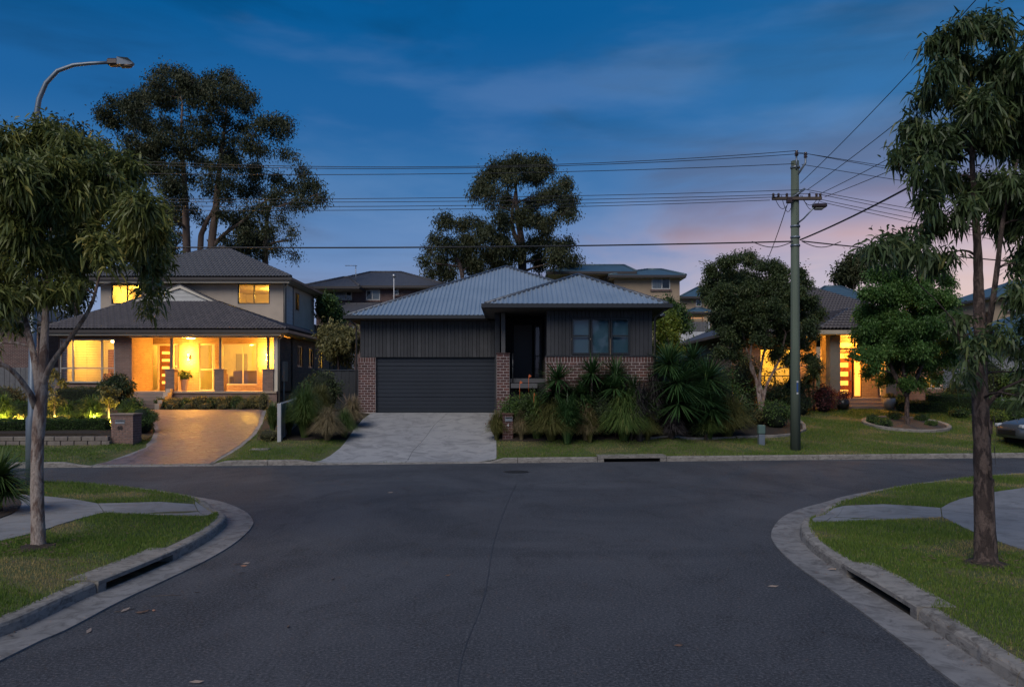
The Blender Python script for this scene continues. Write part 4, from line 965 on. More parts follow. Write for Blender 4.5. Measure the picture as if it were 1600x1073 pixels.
for xx in (-20.55,-19.1): MB().box(xx, xx+.06, 40.12, 40.18, FZ+.02, FZ+.12).build('leg', M['timberdoor'], cb)
idr = MB(); idr.box(-20.85, -20.3, 41.1, 41.16, FZ+.05, 4.2, .01); tag(idr.build('inner_door', M['timberdoor'], lh))
so = thing('sofa', 'pale sofa with its back to the wide porch window', 'sofa', (-13.3,40.4,FZ))
MB().box(-14.1, -12.7, 40.25, 40.5, FZ+.3, FZ+1.02, .06).build('backrest', M['render'], so); MB().box(-14.05, -12.75, 40.5, 41.1, FZ+.3, FZ+.6, .05).build('seat', M['render'], so)
for xx in (-14.3,-12.72): MB().box(xx, xx+.2, 40.27, 41.1, FZ+.3, FZ+.75, .05).build('armrest', M['render'], so)
for xx in (-14.2,-12.65): MB().box(xx, xx+.06, 40.35, 40.41, FZ+.02, FZ+.3).build('leg', M['timberdoor'], so)
picture(-13.35, 3.55, .6, .9, 43.98, 'dark framed picture at the back of the sitting room'); 
MB().box(-15.2, -14.6, 43.9, 43.97, FZ+.05, 4.1, .01).build('inner_door', M['aluminium'], lh)
st = thing('side_table', 'small dark cabinet standing behind the tall porch window', 'cabinet', (-15.2,41.2,FZ)); MB().box(-15.3,-14.75,41.0,41.4,FZ+.1,2.95,.01).build('cabinet_body', M['timberdoor'], st); MB().box(-15.25,-14.8,41.05,41.35,FZ+.02,FZ+.1).build('plinth', M['black'], st)
MB().tube([(-15.05,41.2,2.95),(-15.05,41.2,3.2)], .03, 8).lathe((-15.05,41.2,3.2), [(.13,0),(.09,.2)], 12).build('desk_lamp', M['cream'], st)
MB().box(-13.4, -12.7, 46.3, 46.42, 5.65, 7.1, .02).build('wardrobe_door', M['timberdoor'], lh)
ptx = XP(288,38.0); pt = thing('potted_plant', 'leafy plant in a tall tapered pot on the lit porch', 'potted plant', (ptx,38.0,FZ)); MB().lathe((ptx,38.0,FZ), [(.12,0),(.19,.5),(.22,.56),(.19,.56),(.17,.5),(.01,.5)], 16).build('pot', M['render'], pt)

# ------------------------------------------------------------ the lit house on the right
M['colrender'] = plain('column_render', (.26,.22,.18), .85)
rh = thing('right_house', 'brick house with tiled roof and glowing entry door behind the round tree', 'house', (15,38,1.3))
RY = 37.7; RZ = 1.79; wx = (XP(1187,RY), XP(1236,RY), ZP(605,RY), ZP(544,RY))
pxl, pxr = 14.40, 17.0; RXL, RXR = XP(1143,RY), 20.4
wall(rh, 'x', RXL, pxl, .8, 4.62, RY, .24, [wx], M['brick_fine'], 'brick_wall'); rw = (XP(1440,RY), XP(1472,RY), ZP(607,RY), ZP(588,RY))
wall(rh, 'x', pxr, RXR, .8, 4.62, RY, .24, [rw], M['brick_fine'], 'brick_wall'); wall(rh, 'y', RY+.24, 49.4, .8, 4.62, RXL, .24, [], M['brick_fine'], 'side_wall'); wall(rh, 'y', RY+.24, 49.4, .8, 4.62, RXR-.24, .24, [], M['brick_fine'], 'side_wall')
window(rh, 'x', *wx, RY+.05, .07, vbars=[sum(wx[:2])/2], hbars=[(ZP(587,RY),)], frame=M['gutter_brown'], fw=.06, sill=M['step']); window(rh, 'x', *rw, RY+.05, .07, vbars=[sum(rw[:2])/2], frame=M['white'], fw=.05, sill=M['step'])
EY = 37.0
def ex(px): return XP(px, EY)
wall(rh, 'x', pxl, pxr, RZ, 4.62, EY, .2, [(ex(1311),ex(1347),RZ,4.4), (ex(1376),ex(1382),RZ+.1,4.3)], M['brick_tan'], 'entry_wall')
ed = MB(); ed.box(ex(1312), ex(1332), EY+.06, EY+.11, RZ+.02, 4.02, .006); ed = ed.build('front_door', pm('red_timber_door', (.30,.085,.030), (.22,.06,.025), 6, .4, stretch=(1,1,.15)), rh)
M['doorglass2'] = emit('frosted_lit_glass_yellow', (1,.56,.10), 1.0)
for k in range(5): z = RZ+.14+k*.42; MB().box(ex(1313.5), ex(1326), EY+.052, EY+.059, z, z+.22).build('door_pane', M['doorglass2'], ed)
MB().box(ex(1329), ex(1330), EY+.02, EY+.06, 2.6, 3.1).build('door_handle', M['steel'], ed)
window(rh, 'x', ex(1334), ex(1347), RZ+.02, 4.02, EY+.05, .06, frame=M['timberdoor'], glass=M['doorglass2'], name='sidelight'); window(rh, 'x', ex(1311), ex(1347), 4.08, 4.38, EY+.05, .06, frame=M['timberdoor'], glass=M['doorglass2'], name='transom')
window(rh, 'x', ex(1376), ex(1382), RZ+.1, 4.3, EY+.05, .06, frame=M['cream'], glass=M['doorglass2'], fw=.02, name='slit_window')
for a, b in ((1295,1311),(1382,1398)): MB().box(XP(a,35.6), XP(b,35.6), 35.45, 35.95, 1.2, 4.6, .01).build('column', M['colrender'], rh)
MB().box(14.65, 17.1, 35.9, EY, 1.62, RZ, .01).build('porch_floor', M['step'], rh); MB().box(14.7, 16.9, 35.5, 35.9, 1.3, 1.62, .01).build('step', M['step'], rh); MB().box(14.7, 16.9, 35.1, 35.5, 1.2, 1.46, .01).build('step', M['step'], rh)
MB().box(14.2, 17.2, 35.6, EY+.05, 4.6, 4.63).build('porch_ceiling', M['cream'], rh)
eaves(rh, [(9.8,49.5),(9.8,37.1),(13.5,37.1)], M['gutter_brown'], M['soffit_dark'], .62, 4.74); eaves(rh, [(17.9,37.1),(21.0,37.1),(21.0,49.5)], M['gutter_brown'], M['soffit_dark'], .62, 4.74)
eaves(rh, [(13.5,37.2),(13.5,35.0),(17.9,35.0),(17.9,37.2)], M['fascia'], M['fascia'], .6, 4.76, gh_=.16)
QA = (16.3, 43.3, 7.6); QF = [[(9.75,37.05,4.78),(21.05,37.05,4.78),QA], [(9.75,49.6,4.78),(9.75,37.05,4.78),QA], [(21.05,37.05,4.78),(21.05,49.6,4.78),QA], [(21.05,49.6,4.78),(9.75,49.6,4.78),QA]]
qr = roof_under(rh, QF, M['ridge']); PA_ = (15.7, 37.2, 5.85); PB_ = (15.7, 39.4, 5.85); PF = [[(13.45,34.95,4.8),(17.95,34.95,4.8),PA_], [(13.45,37.1,4.8),(13.45,34.95,4.8),PA_,PB_], [(17.95,34.95,4.8),(17.95,37.1,4.8),PB_,PA_]]
qr2 = roof_under(rh, PF, M['ridge']); tile_faces(rh, qr, [QF[0]], M['tile2'], limit=190); tile_faces(rh, qr2, PF, M['tile2'], limit=110)
caps(rh, [((9.78,37.08,4.78),QA),((21.0,37.08,4.78),QA)], M['ridge'], .1); caps(rh, [((13.48,34.98,4.8),PA_),((17.92,34.98,4.8),PA_),(PA_,PB_)], M['ridge'], .1)
room(rh, RXL+.26, 14.2, RY+.26, 41.5, RZ, 4.5); room(rh, 19.0, RXR-.26, RY+.26, 41.0, RZ, 4.5)
shade_lamp('ceiling_light', 'ceiling light behind the window hidden by the many stemmed tree', 12.6, 39.5, 4.48, 260); shade_lamp('ceiling_light', 'ceiling light behind the small window at the hedges', 19.6, 39.3, 4.48, 110)
shade_lamp('ceiling_light', 'downlight under the entry ceiling beside the orange door', 15.9, 36.2, 4.59, 330, .12, WARM); 
wl_ = thing('wall_light', 'wall light on the bricks left of the right entry column', 'wall light', (13.95,37.6,3.6)); MB().box(13.9,14.0,37.6,37.69,3.5,3.7,.01).build('wall_plate', M['steel'], wl_); MB().box(13.91,13.99,37.55,37.6,3.52,3.68,.01).build('bulb', M['lamp'], wl_); point('lamp', (13.95,37.3,3.6), 60, WARM, .05, wl_)
downpipe(rh, RXL-.03, RY-.06, 1.2, 4.6, M['greypost'])

# ------------------------------------------------------------ houses further back
def hip(h, x0, x1, y0, y1, ze_, rise, ridge, mat, ov=0):
    """ridge: (xa, xb) at mid depth."""
    ym = (y0+y1)/2; A = (ridge[0], ym, ze_+rise); B = (ridge[1], ym, ze_+rise)
    fs = [[(x0,y0,ze_),(x1,y0,ze_),B,A], [(x1,y0,ze_),(x1,y1,ze_),B], [(x1,y1,ze_),(x0,y1,ze_),A,B], [(x0,y1,ze_),(x0,y0,ze_),A]]
    mb = MB(); [mb.add(f, [tuple(range(len(f)))]) for f in fs]; r = mb.build('roof', mat, h)
    o, u, v, n = face_basis(fs[0])
    MB().box(x0, x1, y0-.05, y0+.1, ze_-.18, ze_-.01).box(x0-.05, x0+.1, y0+.1, y1, ze_-.18, ze_-.01).box(x1-.1, x1+.05, y0+.1, y1, ze_-.18, ze_-.01).build('gutter', M['gutter_brown'], h)
    MB().box(x0+.1, x1-.1, y0+.1, y1, ze_-.22, ze_-.19).build('soffit', M['fascia'], h)
    caps(h, [((x0,y0,ze_),A),((x1,y0,ze_),B),(A,B)], mat, .1, dz=.0)
    return r
M['bgroof_blue'] = pm('blue_steel_roof', (.07,.115,.15), (.055,.095,.125), 1, .5, .1, bmp=0); M['bgroof_grey'] = pm('grey_roof', (.075,.075,.088), (.055,.055,.068), 4, .6, bmp=.6, bscale=6, bdist=.1)
M['bgwall_tan'] = plain('tan_wall', (.36,.27,.19), .85); M['bgwhite'] = plain('white_wall', (.55,.55,.57), .8); M['palewall'] = plain('pale_render', (.30,.30,.33), .85); M['glasslit'] = M['glass']
def bgwin(h, px0, px1, py0, py1, D, curtains):
    """Window with curtain panels in a wall at D; curtains is a list of (px0, px1, material)."""
    x0, x1, z0, z1 = XP(px0,D), XP(px1,D), ZP(py1,D), ZP(py0,D)
    w = window(h, 'x', x0, x1, z0, z1, D-.06, .06, vbars=[XP(c[0],D) for c in curtains[1:]], frame=M['white'], glass=M['glassdark'], fw=.07)
    MB().box(x0+.05, x1-.05, D-.015, D-.004, z0+.05, z1-.05).build('shade_backing', M['voiddark'], w)  # near-black sheet on the wall, painted as the shade of an unlit room
    for a, b, m in curtains:
        if m: MB().box(XP(a,D)+.05, XP(b,D)-.05, D-.03, D-.018, z0+.08, z1-.08).build('curtain', m, w)
    MB().box(x0-.1, x1+.1, D-.12, D-.0, z0-.14, z0-.01).build('sill', M['brick_bg'], w)
b1 = thing('brick_house', 'two storey red brown brick house behind, between lit and dark houses', 'house', (-10,62,6)); D1 = 62
X0, X1 = XP(494,D1), XP(700,D1); MB().box(X0, X1, D1, D1+9, 4, ZP(452,D1)).build('wall', M['brick_bg'], b1)
hip(b1, XP(487,D1), XP(705,D1), D1-.6, D1+9.6, ZP(446,D1-.6), 1.75, (XP(577,D1+4), XP(625,D1+4)), M['bgroof_grey'])
hip(b1, XP(487,D1)-.3, XP(570,D1), D1-2.1, D1+3, ZP(447,D1-2.1), 1.0, (XP(535,D1), XP(545,D1)), M['bgroof_grey'])
bgwin(b1, 514, 550, 453, 469, D1, [(514,522,None),(522,541,M['curtain_w']),(541,550,None)]); bgwin(b1, 572, 594, 453, 469, D1, [(572,582,None),(582,594,M['curtain_w'])]); bgwin(b1, 615, 623, 451, 461, D1, [(615,623,None)])
hip(b1, XP(500,58), XP(640,58), 57.5, 62.5, ZP(489,57.5), .9, (XP(530,58), XP(620,58)), M['bgroof_grey']); MB().box(XP(505,58), XP(635,58), 58.2, 61.9, 3.5, ZP(490,58)).build('lower_wall', M['brick_bg'], b1)
an = thing('television_antenna', 'thin rooftop television antenna above the far brick house', 'antenna', (XP(556,63),63,11)); ax, az = XP(556,63), ZP(415,63)
MB().tube([(ax,63,az-1.7),(ax,63,az)], .03, 6).build('mast', M['steel'], an); MB().tube([(ax-.85,63,az),(ax+.1,63,az)], .02, 6).build('boom', M['steel'], an)
for k in range(7): MB().tube([(ax-.8+k*.14,62.75,az),(ax-.8+k*.14,63.25,az)], .012, 4).build('antenna_element', M['steel'], an)
ms = thing('pipe_mast', 'thin pale mast with a round cap before the far brick house', 'mast', (XP(615.5,57),57,6)); MB().tube([(XP(615.5,57),57,4.5),(XP(615.5,57),57,ZP(434,57))], .035, 6).build('mast', M['bgwhite'], ms); MB().ball((XP(615.5,57),57,ZP(431,57)), .14, 8, 6).build('cap', M['steel'], ms)
b2 = thing('tan_house', 'tall tan house with a blue metal roof behind the dark house', 'house', (10,60,7)); D2 = 60
MB().box(XP(960,D2), XP(1062,D2), D2, D2+9, 4, ZP(430,D2)).build('wall', M['bgwall_tan'], b2); MB().box(XP(880,D2), XP(960,D2), D2+1.4, D2+9, 4, ZP(425,D2+1.4)).build('wall', M['bgwall_tan'], b2); MB().box(XP(880,D2), XP(938,D2), D2+.7, D2+1.39, 4, ZP(424,D2)).build('wall', M['bgwall_tan'], b2)
hip(b2, XP(855,D2), XP(995,D2), D2+.1, D2+10, ZP(424,D2+.1), 1.2, (XP(890,D2+5), XP(975,D2+5)), M['bgroof_blue']); hip(b2, XP(950,D2), XP(1069,D2), D2-.6, D2+7, ZP(429.5,D2-.6), .95, (XP(1012,D2+3), XP(1034,D2+3)), M['bgroof_blue'])
bgwin(b2, 1018, 1047, 432, 452, D2, [(1018,1034,M['curtain_w']),(1034,1047,None)]); bgwin(b2, 945, 984, 430, 456, D2+1.4, [(945,956,M['curtain_w']),(956,969,None),(969,984,M['curtain_w'])])
bgwin(b2, 911, 921, 428, 440, D2+.7, [(911,921,M['curtain_w'])])
b3 = thing('small_house', 'small distant tan house with blue roof and lit pergola', 'house', (16.5,75,8)); D3 = 75
MB().box(XP(1064,D3), XP(1120,D3), D3, D3+7, 5, ZP(464,D3)).build('wall', M['bgwall_tan'], b3); hip(b3, XP(1061,D3), XP(1128,D3), D3-.6, D3+8, ZP(463,D3-.6), 1.35, (XP(1092,D3+3), XP(1105,D3+3)), M['bgroof_blue'])
bgwin(b3, 1087, 1096, 466, 479, D3, [(1087,1096,None)]); hip(b3, XP(1072,D3-4), XP(1114,D3-4), D3-4, D3-.7, ZP(487,D3-4), .45, (XP(1088,D3-3), XP(1100,D3-3)), M['bgroof_blue'])
for px in (1082, 1097, 1109): MB().box(XP(px,D3-3.8), XP(px+1.2,D3-3.8), D3-3.85, D3-3.75, 5.5, ZP(487,D3-4)-.2).build('pergola_post', M['timberdoor'], b3)
MB().box(XP(1072,D3-3.8), XP(1112,D3-3.8), D3-3.9, D3-3.7, ZP(490,D3-4), ZP(487,D3-4)-.2).build('pergola_beam', M['timberdoor'], b3); point('lamp', (XP(1095,D3-2), D3-2.2, ZP(490,D3-2)), 160, WARM, .1, b3)
b4 = thing('pale_house', 'pale rendered house with a blue roof at the right edge', 'house', (28,44,2)); D4 = 44
MB().box(XP(1527,D4), XP(1720,D4), D4, D4+10, 1, ZP(545,D4)).build('wall', M['palewall'], b4); hip(b4, XP(1518,D4), XP(1730,D4), D4-.6, D4+11, ZP(540,D4-.6), 2.2, (XP(1590,D4+5), XP(1650,D4+5)), M['bgroof_blue'])
b5 = thing('distant_house', 'distant house with grey blue roof just above the right tiled roof', 'house', (26,66,7)); D5 = 66
MB().box(XP(1268,D5), XP(1352,D5), D5, D5+8, 4, ZP(470,D5)).build('wall', M['bgwall_tan'], b5); hip(b5, XP(1255,D5), XP(1360,D5), D5-.6, D5+9, ZP(468,D5), 1.6, (XP(1290,D5+4), XP(1315,D5+4)), M['bgroof_blue'])
b6 = thing('distant_house', 'distant pale house with blue roof glimpsed through the right tree', 'house', (43,62,7)); D6 = 62
MB().box(XP(1548,D6), XP(1680,D6), D6, D6+8, 3, ZP(466,D6)).build('wall', M['bgwall_tan'], b6); hip(b6, XP(1540,D6), XP(1690,D6), D6-.6, D6+9, ZP(465,D6), 1.8, (XP(1580,D6+4), XP(1640,D6+4)), M['bgroof_blue']); bgwin(b6, 1570, 1592, 472, 486, D6, [(1570,1581,None),(1581,1592,M['curtain_w'])])
b7 = thing('distant_house', 'dim house roof behind the tree at the left edge', 'house', (-33,52,4)); D7 = 52
MB().box(XP(-60,D7), XP(60,D7), D7, D7+8, 2, ZP(505,D7)).build('wall', M['brick_bg'], b7); hip(b7, XP(-80,D7), XP(80,D7), D7-.6, D7+9, ZP(503,D7), 2.0, (XP(-20,D7+4), XP(30,D7+4)), M['bgroof_grey'])

# ------------------------------------------------------------ fences and walls
def paling(name, label, a, b, z0a, z1a, z0b, z1b, mat, n, cap=None, post=None, group=None):
    """Fence of n upright palings from a to b (x, y); heights run linearly."""
    t = thing(name, label, 'fence', (a[0],a[1],z0a), group=group); a = Vector(a); b = Vector(b); d = (b-a).normalized(); nn = Vector((-d.y,d.x))*.012; L = (b-a).length
    for k in range(n):
        p = a.lerp(b, k/n)+d*.004; q = a.lerp(b, (k+1)/n)-d*.004; f0, f1 = k/n, (k+1)/n; o = nn*(1 if k%2 else -1)*.6
        vs = [(p.x+o.x-nn.x,p.y+o.y-nn.y), (q.x+o.x-nn.x,q.y+o.y-nn.y), (q.x+o.x+nn.x,q.y+o.y+nn.y), (p.x+o.x+nn.x,p.y+o.y+nn.y)]
        zl = [z0a+(z0b-z0a)*f for f in (f0,f1,f1,f0)]; zh = [z1a+(z1b-z1a)*f for f in (f0,f1,f1,f0)]; mb = MB()
        mb.add([(x,y,z) for (x,y),z in zip(vs,zl)]+[(x,y,z) for (x,y),z in zip(vs,zh)], [(0,3,2,1),(4,5,6,7),(0,1,5,4),(1,2,6,5),(2,3,7,6),(3,0,4,7)]); mb.build('paling', mat, t)
    if cap: mb = MB(); mb.tube([(a.x,a.y,z1a+.03),(b.x,b.y,z1b+.03)], .045, 4, sm=False).build('top_rail', cap, t)
    if post:
        for q, z0, z1 in ((a,z0a,z1a),(b,z0b,z1b)): MB().box(q.x-.05, q.x+.05, q.y-.05, q.y+.05, z0-.1, z1+.05).build('post', post, t)
    return t
M['fencegrey'] = rndmat('grey_paling', [(.11,.11,.12), (.16,.16,.17), (.13,.125,.13)], .8); M['fencepale'] = plain('pale_fence', (.42,.42,.44), .6)
g0 = G(438,689); g1x = XP(489, 33.5)
paling('garden_fence', 'low pale fence with a white post and sloping rail between the driveways', (g0.x, g0.y), (g1x,33.5), g0.z, g0.z+1.22, 1.3, ZP(616,33.5), M['fencepale'], 22, M['fencepale'])
MB().box(g0.x-.065, g0.x+.065, g0.y-.14, g0.y-.05, g0.z-.1, ZP(630,g0.y), .01).build('post', M['fencepale'], [o for o in bpy.data.objects if o.name.startswith('garden_fence')][0])
paling('side_gate', 'dark steel fence closing the gap left of the garage', (-8.6,36), (-6.12,36), 1.0, ZP(580,36), 1.0, ZP(580,36), M['metaledge'], 14, M['metaledge'])
paling('boundary_fence', 'grey paling fence on the slope left of the dark house', (XP(492,50),50), (XP(552,50),50), 2.5, ZP(508,50), 2.5, ZP(509,50), M['fencegrey'], 20, None, M['bgwhite'])
paling('boundary_fence', 'tall grey sheet fence below the distant pergola', (XP(1068,54),54), (XP(1108,54),54), 3.0, ZP(502,54), 3.0, ZP(503,54), M['fencegrey'], 14, None, M['bgwhite'])
rwl = thing('retaining_wall', 'white block wall below the grey fence beside the tan house', 'wall', (13,50,3))
for r in range(4):
    for k in range(5):
        x0 = XP(1073,50)+k*.4-(.2 if r%2 else 0); x0c = max(x0, XP(1073,50)); x1c = min(x0+.39, XP(1073,50)+1.75)
        if x1c-x0c > .05: MB().box(x0c, x1c, 50, 50.2, ZP(548,50)+r*.3, ZP(548,50)+r*.3+.29, .01).build('block', M['bgwhite'], rwl)
MB().box(XP(1062,50), XP(1072.6,50), 50, 52, 2, ZP(519,50)).box(XP(1073,50), XP(1073,50)+1.75, 50.02, 50.2, 2, ZP(548,50)-.01).build('wall_end', M['bgwhite'], rwl)
paling('boundary_fence', 'dark timber paling fence behind the lit garden at the left', (-27,38.5), (-21.8,38.5), 1.2, ZP(574,38.5), 1.2, ZP(574,38.5), M['fencegrey'], 40)
# low block wall of the lit garden
gw = thing('block_wall', 'low grey block retaining wall along the front of the lit garden', 'wall', (-15,26.8,.3))
a = G(-250,697); b = G(172,695); dvec = Vector((b.x-a.x, b.y-a.y)); L = dvec.length; dvec.normalize(); M['block'] = rndmat('garden_block', [(.17,.14,.12),(.23,.20,.17),(.20,.165,.15)], .9)
for r in range(2):
    k = 0; s = -.2*(r%2)
    while s < L:
        s0, s1 = max(0, s), min(L, s+.42)
        if s1-s0 > .06:
            p = Vector((a.x,a.y))+dvec*s0; z = float(ground(p.x, p.y+.1))-.02
            me = MB().box(0, s1-s0-.012, 0, .2, 0, .145, .012).mesh('block', M['block']); o = bpy.data.objects.new('block', me); COL.objects.link(o); o.parent = gw; o.matrix_parent_inverse = Matrix.Translation(gw.location).inverted()
            o.matrix_basis = Matrix.Translation((p.x, p.y-.02, z+r*.152)) @ Matrix.Rotation(math.atan2(dvec.y, dvec.x)+random.uniform(-.01,.01), 4, 'Z')
        s += .432
# ============================================================ PLANTS
M['leaf_gum'] = leafmat('street_tree_leaves', (0.055,0.080,0.020), (0.200,0.220,0.060), (0.42,0.36,0.10), .42, .25)
M['leaf_gum2'] = leafmat('dark_street_tree_leaves', (0.033,0.060,0.024), (0.083,0.120,0.042), (0.180,0.180,0.053), .45, .25)
M['leaf_far'] = leafmat('gum_leaves', (.026,.036,.016), (.062,.072,.028), (.11,.095,.04), .6, .15)
M['leaf_bush'] = leafmat('bush_leaves', (0.027,0.045,0.019), (0.068,0.098,0.033), (0.135,0.135,0.045), .55, .2)
M['leaf_maple'] = leafmat('bright_green_leaves', (.034,.085,.020), (.10,.20,.045), (.18,.27,.07), .5, .3)
M['leaf_yellow'] = leafmat('yellow_green_leaves', (0.075,0.112,0.015), (0.180,0.240,0.033), (0.300,0.330,0.060), .5, .3)
M['leaf_hedge'] = leafmat('hedge_leaves', (0.033,0.068,0.018), (0.083,0.143,0.033), (0.150,0.195,0.045), .5, .2)
M['leaf_olive'] = leafmat('olive_leaves', (0.090,0.090,0.033), (0.195,0.180,0.068), (0.300,0.255,0.090), .5, .2)
M['leaf_red'] = leafmat('red_leaves', (0.068,0.018,0.024), (0.150,0.042,0.045), (0.225,0.105,0.045), .5, .2)
M['blade_green'] = leafmat('strappy_green', (.03,.065,.018), (.11,.17,.045), (.28,.30,.10), .45, .2)
M['blade_yucca'] = leafmat('yucca_green', (.018,.050,.018), (.060,.125,.040), (.14,.20,.07), .4, .15)
M['blade_tan'] = leafmat('tan_tussock', (.12,.10,.05), (.32,.25,.14), (.45,.38,.24), .7, .25)
M['blade_olive'] = leafmat('olive_tussock', (.05,.06,.018), (.17,.165,.05), (.34,.30,.13), .6, .25)
M['blade_dark'] = leafmat('dark_purple_flax', (0.027,0.024,0.027), (0.068,0.060,0.063), (0.180,0.165,0.165), .4, .1)
def barkmat(name, light, dark, patch, sc, th):
    m, t, b = newmat(name); p = pos(t, (1,1,.38)); n = noise(t, p, sc, 5, .6, .6); n2 = noise(t, p, sc*6, 4, .7)
    c = mixc_(t, mrange(t, n, th-.05, th+.05), light, dark); c = mixc_(t, mrange(t, noise(t, pos(t, (1,1,.6)), sc*.6, 3), .56, .62), c, patch); c = mixc_(t, mrange(t, n2, .4, .7, 0, .45), c, tuple(x*.4 for x in dark))
    t.links.new(c, b.inputs['Base Color']); b.inputs['Roughness'].default_value = .85; bump(t, b, mixc_(t, .5, n, n2), 1.0, .05); return m
M['bark_pale'] = barkmat('smooth_pale_bark', (.42,.34,.30), (.17,.105,.085), (.30,.21,.17), 8, .52)
M['bark_dark'] = barkmat('rough_dark_bark', (.035,.022,.020), (.15,.105,.09), (.06,.04,.035), 12, .50)
M['bark_gum'] = pm('gum_bark', (.24,.16,.12), (.12,.08,.065), 3, .8, bmp=.2, stretch=(1,1,.3)); M['twig'] = plain('twig_bark', (.10,.075,.06), .85)
def unit(v): return v/np.maximum(1e-9, np.linalg.norm(v, axis=-1, keepdims=True))
def leaf_mesh(name, P, D_, L, Wd, bend, mat, tint, r, sickle=True):
    """P (n,3) bases, D_ (n,3) directions, L, Wd (n,), bend (n,) downward curve."""
    n = len(P); D_ = unit(D_); up = np.array([0,0,1.0]); rnd = unit(r.normal(size=(n,3))); side = unit(np.cross(D_, rnd)); L = L[:,None]; Wd = Wd[:,None]; bend = bend[:,None]
    def at(t): return P+D_*L*t-up*bend*L*t*t
    if sickle:
        V = np.stack([at(0), at(.33)-side*Wd, at(.33)+side*Wd, at(.7)-side*Wd*.72, at(.7)+side*Wd*.72, at(1.0)], 1).reshape(-1,3); b = np.arange(n)[:,None]*6
        F3 = np.concatenate([b+np.array([[0,2,1]]), b+np.array([[3,4,5]])]); F4 = b+np.array([[1,2,4,3]]); me = np_mesh(name, V, [F3, F4], mat, True, np.repeat(tint, 6))
    else:
        V = np.stack([at(0), at(.5)-side*Wd, at(1.0), at(.5)+side*Wd], 1).reshape(-1,3); b = np.arange(n)[:,None]*4; me = np_mesh(name, V, [b+np.array([[0,3,2,1]])], mat, False, np.repeat(tint, 4))
    return me
def crown(clumps, per, L, Wd, mat, seed, droop=.6, bend=.35, sickle=True, shell=.55, flat=.8, upper=0., name='crown', parent=None, twigs=0, young=.06, per_area=True, cut=.0, spread=.42, split=0):
    """clumps: (x,y,z,r). Leaves spread through uneven balls; returns the object."""
    r = np.random.default_rng(seed)
    if split:
        sp = []
        for c in clumps:
            for k in range(split):
                d = unit(r.normal(size=3))*c[3]*r.uniform(.2,1.0); d[2] *= .75; sp.append((c[0]+d[0], c[1]+d[1], c[2]+d[2], c[3]*r.uniform(.28,.62)))
        clumps = sp; per = per/split; twigs = max(3, int(twigs/split*1.2)) if twigs else 0
    C = np.array([c[:3] for c in clumps]); Rr = np.array([c[3] for c in clumps]); w = Rr**2 if per_area else np.ones(len(Rr)); cnt = np.maximum(4, (per*w/w.mean()).astype(int)); idx = np.repeat(np.arange(len(C)), cnt); n = len(idx)
    d = unit(r.normal(size=(n,3)))
    if upper: d[:,2] = np.where((d[:,2] < -.15) & (r.random(n) < upper), -d[:,2], d[:,2])
    q = shell+(1-shell)*r.random(n)**.6; q *= r.uniform(.75, 1.08, n); sc_ = np.array([1,1,flat])
    lump = 1+.22*np.sin(d[:,0]*5+idx*1.7)*np.sin(d[:,1]*4+idx)+.15*np.sin(d[:,2]*7+idx*2.3)
    # gather leaves round twig ends, so that the crown breaks into sprays
    if twigs:
        tw = r.integers(0, twigs, n)+idx*twigs; ttd = unit(r.normal(size=(len(C)*twigs,3))); ttq = (shell+(1-shell)*r.random(len(C)*twigs)**.6)*r.uniform(.55,1.35 if split else 1.0,len(C)*twigs)
        if upper: ttd[:,2] = np.where((ttd[:,2] < -.15) & (r.random(len(ttd)) < upper), -ttd[:,2], ttd[:,2])
        base = ttd[tw]*ttq[tw][:,None]*sc_; P = C[idx]+base*Rr[idx][:,None]*lump[:,None]**.5+r.normal(size=(n,3))*L*spread; tint_t = r.normal(0,.13,len(C)*twigs)[tw]; od = ttd[tw]
    else: P = C[idx]+d*sc_*(q*lump*Rr[idx])[:,None]; tint_t = 0; od = d
    dirs = unit(od*(1-droop)*.9+r.normal(size=(n,3))*.55+np.array([0,0,-1.0])*droop*1.3)
    tint = np.clip(.42+r.normal(0,.13,len(C))[idx]+tint_t+r.normal(0,.12,n)+(r.random(n) < young)*.4, 0, 1)
    me = leaf_mesh(name, P, dirs, L*r.uniform(.6,1.25,n), Wd*r.uniform(.7,1.25,n), np.full(n, bend)*r.uniform(0,1.5,n), mat, tint, r, sickle); o = link(name, me, parent)
    return o
